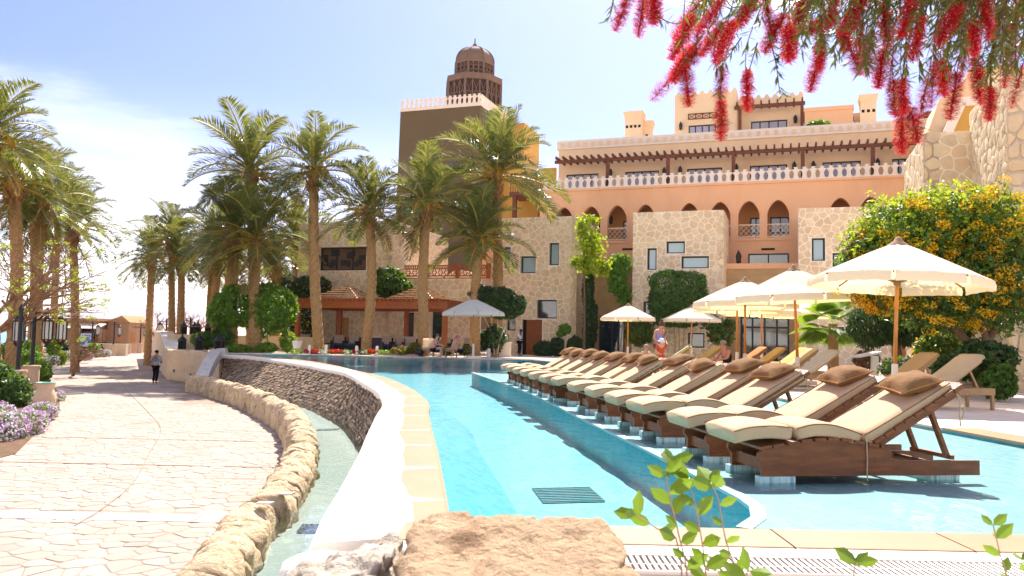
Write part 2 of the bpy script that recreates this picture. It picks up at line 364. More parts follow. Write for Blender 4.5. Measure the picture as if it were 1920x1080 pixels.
# ---------------------------------------------------------------- far country: ground, sea, desert, mountains
def sheet(name, pts, mat, z=None, kind='structure'):
    mb = MB(); mb.add([(p[0], p[1], (p[2] if z is None else z)) for p in pts], [tuple(range(len(pts)))]); o = mb.build(name, mat); return tag(o, kind=kind)
def terrain(name, x0, x1, y0, y1, nx, ny, f, mat):
    X, Y = np.meshgrid(np.linspace(x0, x1, nx), np.linspace(y0, y1, ny)); Z = np.array([[f(x, y) for x, y in zip(a, b)] for a, b in zip(X, Y)])
    q = [(j * nx + i, j * nx + i + 1, (j + 1) * nx + i + 1, (j + 1) * nx + i) for j in range(ny - 1) for i in range(nx - 1)]
    o = bpy.data.objects.new(name, fast_mesh(name, np.stack([X, Y, Z], -1), q, [mat], True)); link(o); return tag(o, kind='structure')
sheet('ground', [(-9000, -600), (9000, -600), (9000, 9000), (-9000, 9000)], m_sand, -4.0)
n = N('sea water'); m_sea = n.finish(n.a('ShaderNodeBsdfPrincipled', {'Base Color': srgb('3f86b8'), 'Roughness': .3, 'Specular IOR Level': .5,
    'Normal': n.a('ShaderNodeBump', {'Height': n.noise(.6, n.pos((1, .3, 1)), 4), 'Strength': .3, 'Distance': .3}).outputs[0]}).outputs[0])
sheet('sea', [(-900, 190), (200, 190), (300, 900), (-1500, 900)], m_sea, -3.6)
fb = lambda x, y, s, k: mnoise.fractal(Vector((x / s, y / s, k)), 1.0, 2.0, 5)
m_des = MAT('far desert', 'c9a184', .12, .004, .95); m_mtn = MAT('far mountains', '9a8a86', .15, .002, .95)
terrain('desert_plain', -2600, 1500, 900, 3000, 60, 20, lambda x, y: -4 + (y - 900) / 2100 * 26 + 5 * fb(x, y, 300, 1), m_des)
def mtn(x, y):
    t = math.exp(-((x + 2900) / 1500) ** 2) * .55 + .45
    env = math.exp(-((y - 6200) / 700) ** 2); return -4 + env * t * (95 + 170 * max(0, fb(x, y * .5, 900, 5) + .12))
terrain('mountains', -7500, 4500, 4800, 7600, 150, 22, mtn, m_mtn)
# coast terrace that carries the path
terrain('beach', -140, 40, 95, 192, 20, 14, lambda x, y: -1.62 - max(0, (y - 110) / 80) ** 1.5 * 2.6 + .1 * fb(x, y, 12, 2), m_sand)
sheet('path_base', [(-70, -12), (-1.3, -12), (-1.3, 20), (-8, 45), (-38, 97), (-140, 97)], m_joint, -1.572)

# ---------------------------------------------------------------- the pool rim: matching stations of lip, wet line and water line
ST = [((404, 665), (404.5, 664.7), (406, 664.2)), ((469, 669), (470, 668.3), (474, 667.3)), ((552, 680), (556, 677.6), (566, 676)), ((608, 690), (613, 686.5), (622, 685)),
      ((649, 698), (656, 694), (668, 696)), ((683, 715), (696, 708), (722, 709)), ((711, 732), (731, 726), (768, 729)), ((722, 748), (756, 744), (794, 749)), ((722, 759), (759, 757), (802, 762)),
      ((713, 773), (755, 775), (801, 776)), ((697, 809), (752, 806), (806, 808)), ((684, 843), (752, 843), (815, 845)), ((652, 907), (757, 907), (826, 912)), ((622, 960), (768, 950), (834, 965)), ((597, 1023), (780, 1000), (842, 1010))]
NS = 120
LIP, WETL, EDGE = [spline([G(*s[i], 0.0) for s in ST], NS) for i in range(3)]
for i in range(NS):
    k = mnoise.noise(Vector((i * .31, 2.2, 0))) * .10 + mnoise.noise(Vector((i * 1.1, 9.2, 0))) * .05
    WETL[i] = WETL[i] + (EDGE[i] - LIP[i]).normalized() * k * min(1, (EDGE[i] - LIP[i]).length)
coping = thing('pool_coping', None, None, (0, 0, 0), kind='structure')
cuts = [0, 18, 34, 48, 58, 67, 75, 82, 88, 94, 99, 104, 108, 112, 116, 119]
for a, b in zip(cuts[:-1], cuts[1:]):
    mb = MB()
    L = [LIP[a] + (LIP[b] - LIP[a]) * 0 for _ in ()]
    rows = []
    for i in range(a, b + 1):
        g = .012 if i == a else (-.012 if i == b else 0)
        t = (LIP[min(i + 1, NS - 1)] - LIP[max(i - 1, 0)]).normalized() * g
        l, w, e = LIP[i] + t, WETL[i] + t, EDGE[i] + t
        out = (l - e).normalized()
        rows.append([l + out * .05 + UP * -.16, l + out * .055 + UP * -.03, l + out * .02 + UP * .004, l + UP * .012, w + UP * .02, e + UP * .026, e + out * -.03 + UP * .012, e + out * -.035 + UP * -.14])
    k = len(rows[0]); vs = [p for r in rows for p in r]
    for r in range(len(rows) - 1):
        for c in range(k - 1): mb.f.append((r * k + c, r * k + c + 1, (r + 1) * k + c + 1, (r + 1) * k + c)); mb.m.append(1 if c >= 4 else 0)
    mb.v = [tuple(p) for p in vs]; e0 = 0; mb.f += [tuple(range(k - 1, -1, -1)), tuple(range((len(rows) - 1) * k, len(rows) * k))]; mb.m += [0, 0]
    o = mb.build('coping_slab', [m_dry, m_wet], coping)
# rounded end of the rim beside the low channel
mb = MB(); c0 = G(592, 1040, 0.02); pr = [(.0, -.17), (.16, -.165), (.205, -.13), (.215, -.07), (.195, -.01), (.15, .012), (0, .014)]
mb.lathe(pr, (c0.x + .04, c0.y - .03, .0), 24); mb.build('rounded_end', m_dry, coping, True)

# near edge: wet strip, dry strip, drain grate, deck
NEAR_Y, XR = 4.92, 6.35
mb = MB()
xs = [-.62, .55, 1.6, 2.6, 3.7, 4.7, 5.7, XR + .4]
for a, b in zip(xs[:-1], xs[1:]):
    mb = MB(); mb.obox((a + .006, 4.5, -.14), (b - a - .012, 0, 0), (0, NEAR_Y - 4.5, 0), (0, 0, .165)); mb.build('coping_slab', m_wet, coping)
    mb = MB(); mb.obox((a + .004, 4.31, -.14), (b - a - .008, 0, 0), (0, .186, 0), (0, 0, .158)); mb.build('coping_slab', m_dry, coping)
grate = thing('drain_grate', 'white slatted overflow drain grate set in the pool edge beside the sandstone block', 'drain grate', (.4, 4.15, 0))
mb = MB(); mb.box((4.2, 4.15, -.11), (8.0, .30, .04)); mb.build('gutter', m_dark, grate)
mb = MB(); mb.obox((.2, 4.0, .0), (8, 0, 0), (0, .012, 0), (0, 0, .022)); mb.obox((.2, 4.292, .0), (8, 0, 0), (0, .012, 0), (0, 0, .022)); mb.obox((.2, 4.146, -.02), (8, 0, 0), (0, .008, 0), (0, 0, .034)); mb.build('grate_frame', m_white, grate)
slm = MB().box((0, 0, 0), (.017, .276, .022)).mesh('slat', m_white)
for i in range(230): inst('slat', slm, grate, (.42 - .4 + i * .0335 - .2, .003, .006))
sheet('near_deck', [(-1.02, 4.31), (-.93, -5), (12, -5), (12, 4.0), (-.5, 4.0), (-.5, 4.31)], m_deck, .0)
tag(MB().obox((-1.06, -5, -1.4), (.1, 0, 0), (0, 9.3, 0), (0, 0, 1.39)).build('channel_side_wall', m_dry), kind='structure')

# pool basin
LE = [G(*p, -.03) for p in [(885, 699), (940, 718), (1003, 742), (1100, 790), (1181, 829), (1240, 859), (1355, 919), (1400, 944), (1415, 963), (1408, 980), (1385, 992)]]
LEC = spline(LE, 60); FZ, LZ = -.46, -.022
RE = [Vector((XR, NEAR_Y, 0)), Vector((6.06, 9.38, 0)), Vector((5.93, 11, 0)), Vector((4.95, 24.6, 0)), Vector((3.6, 36, 0)), Vector((1.2, 41.2, 0))]
FAR = [G(936, 675.5), G(840, 672.3), G(700, 669.5), G(560, 666), G(470, 664.6), G(420, 664)]
mos = N('mosaic'); 
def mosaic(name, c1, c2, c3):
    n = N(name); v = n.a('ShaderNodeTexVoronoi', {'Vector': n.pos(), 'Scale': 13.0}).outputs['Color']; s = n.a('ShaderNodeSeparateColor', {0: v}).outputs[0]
    caustic_paint = n.ramp(n.noise(5.5, n.pos((1, .5, 1)), 3, .5, 1.5), .42, .62)  # caustic light pattern, mixed into the tile colour as a paler tone
    b = n.mix(s, srgb(c1), srgb(c2)); b = n.mix(n.math('MULTIPLY', caustic_paint, .45), b, srgb(c3))
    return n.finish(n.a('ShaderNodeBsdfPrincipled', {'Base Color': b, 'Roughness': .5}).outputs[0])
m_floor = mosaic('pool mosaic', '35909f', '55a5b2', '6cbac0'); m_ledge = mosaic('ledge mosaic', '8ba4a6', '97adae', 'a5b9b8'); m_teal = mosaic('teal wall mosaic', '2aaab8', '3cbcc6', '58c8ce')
m_rim = MAT('white ledge rim', 'e8eeea', .03, 3, .5)
EDGW = [p for p in EDGE if p.y > NEAR_Y + .05]
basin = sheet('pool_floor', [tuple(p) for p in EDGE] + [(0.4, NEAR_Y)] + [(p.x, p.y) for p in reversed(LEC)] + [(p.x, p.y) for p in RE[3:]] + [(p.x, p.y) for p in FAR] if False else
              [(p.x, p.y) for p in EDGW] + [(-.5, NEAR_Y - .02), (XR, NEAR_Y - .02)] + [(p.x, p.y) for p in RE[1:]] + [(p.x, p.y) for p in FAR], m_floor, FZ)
ledge = thing('pool_ledge', None, None, (0, 0, 0), kind='structure')
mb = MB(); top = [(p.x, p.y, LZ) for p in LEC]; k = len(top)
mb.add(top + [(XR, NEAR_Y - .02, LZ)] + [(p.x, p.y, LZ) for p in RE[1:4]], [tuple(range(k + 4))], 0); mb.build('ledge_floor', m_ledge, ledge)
mb = MB()
for i in range(k - 1): mb.add([LEC[i] + UP * (FZ - .0), LEC[i + 1] + UP * FZ, LEC[i + 1], LEC[i]], [(0, 1, 2, 3)])
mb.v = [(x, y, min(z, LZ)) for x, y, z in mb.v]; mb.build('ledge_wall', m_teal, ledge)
mb = MB()
for i in range(k - 1):
    t0 = (LEC[min(i + 1, k - 1)] - LEC[max(i - 1, 0)]).normalized(); t1 = (LEC[min(i + 2, k - 1)] - LEC[i]).normalized(); n0, n1 = Vector((-t0.y, t0.x, 0)), Vector((-t1.y, t1.x, 0))
    a, b = LEC[i].copy(), LEC[i + 1].copy(); a.z = b.z = 0; z0, z1 = LZ - .02, LZ + .007
    w = .085; q = [a - n0 * .02, b - n1 * .02, b + n1 * w, a + n0 * w]
    mb.add([p + UP * z1 for p in q] + [p + UP * z0 for p in q], [(0, 1, 2, 3), (4, 5, 1, 0), (7, 3, 2, 6)])
mb.build('ledge_rim', m_rim, ledge)
walls = MB()
def vwall(P, z0, z1, m=0):
    for a, b in zip(P[:-1], P[1:]): walls.add([(a.x, a.y, z0), (b.x, b.y, z0), (b.x, b.y, z1), (a.x, a.y, z1)], [(0, 1, 2, 3)], m)
for a, b in zip(EDGW[:-1], EDGW[1:]):
    t = (b - a).normalized(); nn_ = Vector((-t.y, t.x, 0)) * .75; nn_ = nn_ if nn_.x > 0 else -nn_; walls.add([(a.x, a.y, -.12), (b.x, b.y, -.12), (b.x + nn_.x, b.y + nn_.y, FZ + .002), (a.x + nn_.x, a.y + nn_.y, FZ + .002)], [(0, 1, 2, 3)], 1)
vwall(RE, FZ, .02); vwall(FAR, FZ, .02); vwall([RE[-1], FAR[0]], FZ, .02); vwall([Vector((-.5, NEAR_Y, 0)), Vector((XR, NEAR_Y, 0))], FZ, -.1)
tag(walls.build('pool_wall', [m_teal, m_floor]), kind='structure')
n = N('pool water'); fr = n.a('ShaderNodeFresnel', {'IOR': 1.33})
bp_ = n.a('ShaderNodeBump', {'Height': n.math('ADD', n.noise(3.0, n.pos((1, .55, 1)), 3, .55, .6), n.math('MULTIPLY', n.noise(14, n.pos((1, .4, 1)), 2), .22)), 'Strength': .32, 'Distance': .05}).outputs[0]
n.t.links.new(bp_, fr.inputs['Normal'])
fz = n.math('MULTIPLY', fr.outputs[0], .62)
m_water = n.finish(n.a('ShaderNodeMixShader', {0: fz, 1: n.a('ShaderNodeBsdfTransparent', {'Color': (.81, .965, .97, 1)}).outputs[0], 2: n.a('ShaderNodeBsdfGlossy', {'Color': (1, 1, 1, 1), 'Roughness': .02, 'Normal': bp_}).outputs[0]}).outputs[0])
sheet('pool_water', [(p.x, p.y) for p in EDGW] + [(-.5, NEAR_Y - .005), (XR, NEAR_Y - .005)] + [(p.x, p.y) for p in RE[1:]] + [(p.x, p.y) for p in FAR], m_water, 0.0)
m_dgrate = MAT('drain cover', '2a8c98', .25, 30, .5)
dg = thing('pool_drain', 'dark square drain cover on the pool floor near the sandstone block', 'drain', tuple(G(1065, 930, FZ)))
q = [G(997, 917, FZ), G(1108, 915, FZ), G(1135, 942, FZ), G(1018, 945, FZ)]
u_ = q[2] - q[3]; v_ = q[0] - q[3]
MB().obox(q[3], u_, v_, (0, 0, .012)).build('drain_cover', m_dgrate, dg)
mb = MB()
for i in range(9): mb.obox(q[3] + v_ * (i / 9 + .03) + UP * .012, u_, v_ * .05, (0, 0, .008))
mb.build('drain_slot', MAT('drain slot', '217984', .1, 5, .5), dg)

# far coping and the paved terraces
m_cop2 = MAT('pale far coping', 'e2cfb8', .05, 2, .6)
for a, b in zip(FAR[:-1], FAR[1:]):
    nrm = Vector((-(a - b).y, (a - b).x, 0)).normalized(); nrm = nrm if nrm.y > 0 else -nrm
    for s in range(4):
        p, q = a + (b - a) * (s / 4), a + (b - a) * ((s + 1) / 4 - .004)
        MB().obox((p.x, p.y, -.12), (q.x - p.x, q.y - p.y, 0), nrm * .62, (0, 0, .18)).build('coping_slab', m_cop2, coping)
for a, b in zip(RE[:-1], RE[1:]):
    d = (b - a); nrm = Vector((d.y, -d.x, 0)).normalized(); nrm = nrm if nrm.x > 0 else -nrm; k = max(1, int(d.length / 1.3))
    for s in range(k):
        p, q = a + d * (s / k), a + d * ((s + 1) / k - .006 / 1)
        MB().obox((p.x, p.y, -.12), (q.x - p.x, q.y - p.y, 0), nrm * .5, (0, 0, .17)).build('coping_slab', m_wet if b.y < 12 else m_cop2, coping)
sheet('terrace', [tuple(p + Vector((0, .5, 0))) for p in FAR] + [(-15.6, 42.0), (-19.2, 45), (-25.3, 57.6), (-39, 90), (-39, 120), (60, 120), (60, 20), (20, 26), (4.8, 30), (3.9, 36.5), (1.5, 41.6)], MAT('terrace paving', 'd9c6b0', .12, .8, .9, .2, 20, stain='9c8468', stain_sc=.5, stain_amt=.4), .03)
deck = thing('pool_deck', None, None, (0, 0, 0), kind='structure')
tag(sheet('deck_base', [(6.5, 2), (30, 2), (30, 26), (20, 30), (4.0, 36), (5.3, 24.6), (6.3, 11), (6.45, 9.4)], m_joint, .035), kind='structure')
for i in range(10):
    for j in range(17):
        x0, y0 = 6.55 + i * .9, 5.0 + j * .9
        x0 += -.085 * (y0 - 9.4) if True else 0
        c = RNG.uniform(-.003, .003); MB().obox((x0, y0, .03), (.888, 0, 0), (-.076, .888, 0), (0, 0, .022 + c)).build('paving_slab', m_deck, deck)

# ---------------------------------------------------------------- low channel below the overflow wall
BASE = [(404, 712), (436, 720), (497, 734), (541, 748), (580, 759), (616, 776), (641, 790), (658, 807), (674, 829), (684, 843)]
BL = [G(x, y, -1.05) for x, y in BASE] + [Vector((-2.45, 13.2, -1.05)), Vector((-2.1, 11, -1.05)), Vector((-1.85, 9, -1.05)), Vector((-1.5, 6.2, -1.05)), Vector((-1.25, 4.2, -1.05)), Vector((-1.2, -4, -1.05))]
INN = [(372, 708), (413, 715), (469, 729), (508, 743), (560, 768), (583, 795), (595, 832), (590, 868), (574, 901), (552, 940), (513, 972), (497, 1010), (469, 1047), (452, 1077)]
IN = [G(x, y, -.95) for x, y in INN] + [Vector((-2.12, 5.2, -.95)), Vector((-2.0, 1, -.95)), Vector((-2.0, -4, -.95))]
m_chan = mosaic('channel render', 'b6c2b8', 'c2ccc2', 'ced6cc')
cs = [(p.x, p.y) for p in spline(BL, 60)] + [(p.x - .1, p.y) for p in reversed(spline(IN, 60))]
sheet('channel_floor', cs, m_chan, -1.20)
n = N('channel water'); fr = n.a('ShaderNodeFresnel', {'IOR': 1.33}); bp_ = n.a('ShaderNodeBump', {'Height': n.noise(5, n.pos((1, .6, 1)), 3), 'Strength': .12, 'Distance': .05}).outputs[0]; n.t.links.new(bp_, fr.inputs['Normal'])
m_cw = n.finish(n.a('ShaderNodeMixShader', {0: n.math('MULTIPLY', fr.outputs[0], .6), 1: n.a('ShaderNodeBsdfTransparent', {'Color': (.90, .97, .94, 1)}).outputs[0], 2: n.a('ShaderNodeBsdfGlossy', {'Roughness': .03, 'Normal': bp_}).outputs[0]}).outputs[0])
sheet('channel_water', cs, m_cw, -1.05)
m_cg = MAT('grey drain', '7f979c', .2, 20, .5)
q = [G(556, 999, -1.19), G(606, 999, -1.19), G(614, 984, -1.19), G(568, 984, -1.19)]
dg = thing('channel_drain', 'square grey drain cover on the floor of the low channel beside the white rim', 'drain', tuple(q[0]))
MB().obox(q[0], q[1] - q[0], q[3] - q[0], (0, 0, .012)).build('drain_cover', m_cg, dg)
mb = MB()
for i in range(7): mb.obox(q[0] + (q[3] - q[0]) * (i / 7 + .04) + UP * .012, q[1] - q[0], (q[3] - q[0]) * .06, (0, 0, .006))
mb.build('drain_slot', MAT('grey slot', '5b7278', .1, 5, .5), dg)
q = [G(592, 807, -1.19), G(632, 806, -1.19)]
dg = thing('channel_drain', 'long narrow slot drain across the low channel below the curved slate wall', 'drain', tuple(q[0]))
MB().obox(q[0], q[1] - q[0], (.02, .28, 0), (0, 0, .012)).build('drain_cover', m_cg, dg)

# overflow wall of stacked slate
BLs = spline(BL[:-1], 400); LIPW = [p for p in LIP]
def at_y(C, y):
    for a, b in zip(C[:-1], C[1:]):
        if (a.y - y) * (b.y - y) <= 0 and abs(a.y - b.y) > 1e-9: t = (a.y - y) / (a.y - b.y); return a.x + (b.x - a.x) * t
    return C[-1].x if y < C[-1].y else C[0].x
ow = thing('overflow_wall', 'curved dark stacked slate wall below the white pool rim, dropping to the low channel', 'wall', (-4.3, 20, -1.05))
ys = [40 * (4.0 / 40) ** (i / 160) for i in range(161)]
XL = [at_y(LIPW, y) for y in ys]; XB = [min(at_y(BLs, y), XL[i] - .12) for i, y in enumerate(ys)]
S = [0.0]
for i in range(1, 161): S.append(S[-1] + math.hypot((XL[i] + XB[i] - XL[i - 1] - XB[i - 1]) / 2, ys[i] - ys[i - 1]))
def wallP(s, v, d=0.0):     # v 0 at the channel, 1 under the lip
    i = min(159, max(0, int(np.searchsorted(S, s)) - 1)); t = (s - S[i]) / (S[i + 1] - S[i]); y = ys[i] + (ys[i + 1] - ys[i]) * t
    xl = XL[i] + (XL[i + 1] - XL[i]) * t; xb = XB[i] + (XB[i + 1] - XB[i]) * t
    tx, ty = XB[i + 1] - XB[i], ys[i + 1] - ys[i]; l = math.hypot(tx, ty); nx, ny = ty / l, -tx / l
    if nx > 0: nx, ny = -nx, -ny
    return Vector((xb + (xl - xb) * v + nx * d, y + ny * d, -1.2 + (1.2 - .13) * v + d * .25))
mb = MB(); k = 0
for i in range(161):
    s = S[i]; mb.v += [tuple(wallP(s, 0, .0)), tuple(wallP(s, 1, .0)), tuple(wallP(s, 1, -.25)), tuple(wallP(s, 0, -.25))]
for i in range(160):
    for c in range(4): mb.f.append((i * 4 + c, i * 4 + (c + 1) % 4, i * 4 + 4 + (c + 1) % 4, i * 4 + 4 + c)); mb.m.append(0)
mb.build('wall_core', m_slatebed, ow)
st = []; rows = 15
for r in range(rows):
    s = RNG.uniform(0, .2)
    while s < S[-1] - .3:
        ln = RNG.uniform(.12, .42); st.append((s, r, ln)); s += ln + .012
st.sort(key=lambda q: abs(wallP(q[0], .5).y - 14.5) + (60 if wallP(q[0], .5).y < 12.5 else 0)); rest = MB(); inv = wm(ow).inverted()
for k, (s, r, ln) in enumerate(st):
    v0, v1 = (r + RNG.uniform(.02, .16)) / rows, (r + RNG.uniform(.86, 1.0)) / rows; d = RNG.uniform(.015, .065); ds = RNG.uniform(-.02, .02, 4)
    f = [wallP(s, v0, d), wallP(s + ln, v0 + ds[0] * .2, d + ds[1]), wallP(s + ln + ds[3], v1, d + ds[2]), wallP(s, v1 + ds[1] * .2, d)]; b = [wallP(s, v0, -.01), wallP(s + ln, v0, -.01), wallP(s + ln, v1, -.01), wallP(s, v1, -.01)]
    tgt = rest if k >= 300 else MB(); tgt.add(f + b, [(0, 1, 2, 3), (4, 5, 1, 0), (5, 6, 2, 1), (6, 7, 3, 2), (7, 4, 0, 3)])
    if k < 300: link(bpy.data.objects.new('slate', tgt.mesh('slate', m_slate, False, inv)), ow)
tag(rest.build('slatework', m_slate, ow), kind='stuff')

# rock wall between the path and the low channel
rw = thing('rock_wall', 'low curved wall of rough tan rocks along the edge of the stone path', 'wall', (-4.5, 19, -1.55))
CEN = []
INs = spline(IN, 300)
for i, p in enumerate(INs):
    t = (INs[min(i + 1, 299)] - INs[max(i - 1, 0)]).normalized(); nrm = Vector((-t.y, t.x, 0)); nrm = nrm if nrm.x < 0 else -nrm
    if p.y > 33 and nrm.y > 0: nrm = Vector((-.3, -.95, 0))
    CEN.append((p, t, nrm))
SC_ = [0.0]
for i in range(1, 300): SC_.append(SC_[-1] + (INs[i] - INs[i - 1]).length)
def rockP(s, o, z, seed, amp):
    i = min(298, max(0, int(np.searchsorted(SC_, s)) - 1)); t = (s - SC_[i]) / (SC_[i + 1] - SC_[i]); p = CEN[i][0].lerp(CEN[i + 1][0], t); nr = CEN[i][2].lerp(CEN[i + 1][2], t)
    q = Vector((p.x, p.y, 0)) + nr * (.28 - o * .86) + UP * z
    nz = mnoise.noise_vector(q * 2.6 + Vector((seed, 0, 0))) * amp * .9 + mnoise.noise_vector(q * 7.0) * amp * .55 + mnoise.noise_vector(q * 19.0) * amp * .30 - nr * amp * .5 * abs(mnoise.noise(Vector((q.x * 5, q.y * 5, q.z * 9))))
    return q + nz
prof = [(-.36, -1.62), (-.37, -1.4), (-.345, -1.2), (-.32, -1.05), (-.29, -.93), (-.20, -.86), (-.08, -.83), (.05, -.83), (.17, -.86), (.27, -.93), (.31, -1.02), (.32, -1.14), (.32, -1.28)]
profs = []
for a, b in zip(prof[:-1], prof[1:]): profs += [a, ((a[0] + b[0]) / 2, (a[1] + b[1]) / 2)]
profs.append(prof[-1])
s = .0; rocks = []
while s < SC_[-1] - .5:
    y = CEN[min(299, int(s / SC_[-1] * 299))][0].y
    ln = RNG.uniform(.28, .62); rocks.append((s, ln, y)); s += ln
inv = wm(rw).inverted()
for s, ln, y in rocks:
    if y < 4.5: continue
    nr = 15 if y < 16 else 7; amp = RNG.uniform(.065, .105); dz = RNG.uniform(-.035, .035); sd = RNG.uniform(0, 40); mb = MB(); k = len(profs); sk = RNG.uniform(-.12, .12)
    for r in range(nr):
        f = r / (nr - 1); pin = 1 - .07 * abs(2 * f - 1) ** 5; rise = dz - .025 * abs(2 * f - 1) ** 4
        for o, z in profs: mb.v.append(tuple(rockP(s + ln * (f * 1.02 - .01) + sk * o, o * pin, -1.6 + (z + 1.6) * (1 + rise * 1.3), sd * .15, amp)))
    for r in range(nr - 1):
        for c in range(k - 1): mb.f.append((r * k + c, r * k + c + 1, (r + 1) * k + c + 1, (r + 1) * k + c)); mb.m.append(0)
    mb.f += [tuple(range(k - 1, -1, -1)), tuple(range((nr - 1) * k, nr * k))]; mb.m += [0, 0]
    link(bpy.data.objects.new('rock', mb.mesh('rock', m_lime, True, inv)), rw)
for (px, py) in ((480, 946), (521, 928)):
    p = G(px, py, -.78); MB().obox(p, (.16, .01, 0), (.02, .09, 0), (0, 0, .02)).build('white_tile_chip', m_white, rw)

# ---------------------------------------------------------------- the path: stamped flagstones with recessed joints
path = thing('path', None, None, (0, 0, -1.572), kind='structure')
PB = [(-8.6, 6.0), (-4.0, 6.0), (-2.9, 9), (-3.35, 12), (-4.2, 15.3), (-5.6, 20), (-7, 23.6), (-10, 29), (-13.5, 34.5), (-17.5, 41), (-26, 41), (-24, 34), (-20.5, 30), (-17, 24), (-13.5, 17), (-9.5, 10)]
pl = cells(-26, 6, -2.8, 30, .35, .28, .47, random.Random(3), .011, rf=.16, keep=lambda x, y: inside(PB, x, y))
bands = [G(250, 967, -1.55).y, G(250, 870, -1.55).y, G(250, 822, -1.55).y]
def notband(p): cy = centroid(p)[1]; return not (abs(cy - bands[0]) < .26)
pl = [p for p in pl if notband(p)]
lay_stones(pl, lambda x, y, h: Vector((x, y, -1.572 + max(0, h))), .013, m_path, path, 'flagstone', 300, near=lambda p: (centroid(p)[1]) + (50 if abs(centroid(p)[0]) > .66 * centroid(p)[1] else 0), inset=.2)
far_ = cells(-44, 30, -10, 96, 1.1, 1.0, .36, random.Random(4), .05, keep=lambda x, y: inside([(-13, 30), (-20, 30), (-34, 60), (-50, 96), (-39, 96), (-25.5, 57.6), (-19.3, 45), (-14.5, 36)], x, y))
mb = MB()
for p in far_: pillow_stone(mb, p, lambda x, y, h: Vector((x, y, -1.572 + max(0, h))), .013, .1)
tag(mb.build('flagwork', m_path, path), kind='stuff')
by = bands[0]
for i, x in enumerate(np.arange(-12, -3.2, 1.5)): MB().obox((x, by - .26, -1.575), (1.49, .0, 0), (0, .5, 0), (0, 0, .016)).build('concrete_strip', m_strip, path)
m_crk = MAT('dark joint', '9a7f69', .15, 2, .95)
mb = MB()
for y in bands[1:]:
    mb.obox((-20, y - .02, -1.56), (16, 0, 0), (0, .035, 0), (0, 0, .006))
crk = spline([G(*p, -1.553) for p in [(140, 985), (190, 955), (250, 905), (280, 850), (300, 815), (298, 795), (280, 775), (262, 756), (240, 735), (222, 715), (190, 695)]], 60)
for a, b in zip(crk[:-1], crk[1:]): mb.bar(a, b, .013, .007)
mb.build('path_joint', m_crk, path)
# ---------------------------------------------------------------- hotel buildings
def win(bld, o, u, n, x0, z0, x1, z1, depth, pane=None, bars=1, name='window', fr=.09, sill=False, hb=0):
    # frame and panes set back in an opening of a wall whose front plane holds o
    o = Vector(o) + Vector(n) * depth; u, n = Vector(u), Vector(n); mb = MB(); P = lambda x, z, d=0: o + u * x + UP * z + n * d
    for a, b, c, d in ((x0, z0, x0 + fr, z1), (x1 - fr, z0, x1, z1), (x0 + fr, z0, x1 - fr, z0 + fr), (x0 + fr, z1 - fr, x1 - fr, z1)):
        mb.obox(P(a, b), u * (c - a), UP * (d - b), n * .08)
    for k in range(1, bars):
        x = x0 + (x1 - x0) * k / bars; mb.obox(P(x - fr / 2, z0 + fr, .004), u * fr, UP * (z1 - z0 - 2 * fr), n * .07)
    if hb: mb.obox(P(x0 + fr, hb, .006), u * (x1 - x0 - 2 * fr), UP * fr, n * .066)
    w = mb.build(name, m_black, bld)
    for k in range(bars):
        a, b = x0 + (x1 - x0) * k / bars, x0 + (x1 - x0) * (k + 1) / bars
        MB().obox(P(a + .02, z0 + .03, .045), u * (b - a - .04), UP * (z1 - z0 - .06), n * .02).build('pane', pane or m_glass, w)
    return w
def stone_wall(bld, o, u, n, W, z0, z1, holes, thick, cs, seed, limit=300, h=.02, name='wall'):
    mb = MB(); holed(mb, o, u, n, W, z0, z1, holes, thick); mb.build(name, m_mortar, bld)
    o, u, n = Vector(o), Vector(u), Vector(n)
    ce = cells(.0, z0, W, z1, cs * .98, cs * .82, .46, random.Random(seed), cs * .10, rf=.17, holes=[(a - .05, b - .05, c + .05, d + .05) for a, b, c, d in holes])
    rg = random.Random(seed); lay_stones(ce, lambda x, y, d: o + u * x + UP * y - n * d, h, m_stone, bld, 'stone', limit, near=lambda p: -centroid(p)[1], rng=rg)
def cap(bld, mat, c0, a, b, z0, z1, name='roof'):
    MB().obox((c0.x, c0.y, z0), a, b, (0, 0, z1 - z0)).build(name, mat, bld)
def hole(b, px0, py0, px1, py1, a0):
    xa, za = BX(px0, (py0 + py1) / 2, b); xb, zb = BX(px1, (py0 + py1) / 2, b); cx = (px0 + px1) / 2
    return (xa - a0, BX(cx, py1, b)[1], xb - a0, BX(cx, py0, b)[1])

# block one: left of the climbing tree
b1, a1L = .87, BX(921, 560, .87)[0]; a1R = BX(1083, 405, .87)[0]; zt1 = BX(1083, 405, .87)[1]
bl = thing('stone_block', 'pale rubble stone block with scattered small windows and an open brown door', 'building', tuple(BP(a1L, b1, 0)))
H1 = [hole(b1, *r, a1L) for r in ((944, 463, 957, 503), (975, 480, 1004, 512), (1029, 455, 1048, 497), (1006, 562, 1044, 597), (949, 588, 967, 620), (978, 599, 1016, 668))]
H1[5] = (H1[5][0], .03, H1[5][2], H1[5][3])
stone_wall(bl, BP(a1L, b1, 0), BU, BW, a1R - a1L, 0, zt1, H1, .45, .48, 11)
for i, (p, br) in enumerate(((m_frost, 1), (m_frost, 1), (m_frost, 1), (m_glass, 1), (m_glass, 1))):
    h = H1[i]; win(bl, BP(a1L, b1, 0), BU, BW, h[0] + .02, h[1], h[2] - .02, h[3], .3, p, br)
h = H1[5]; dm = MB(); dp = BP(a1L + h[0] + .30, b1 + .12, 0)
MB().obox(dp + UP * .03, BU * (h[2] - h[0] - .32) - BW * .04, BW * .06, UP * (h[3] - .05)).build('door', MAT('brown plank door', '8a4f24', .18, 5, .5, .15, 30), bl, label='brown timber door standing open')
MB().obox(BP(a1L + h[0], b1 + .25, .03), BU * .28, BW * .05, UP * (h[3] - .05)).build('door_recess', m_dark, bl)
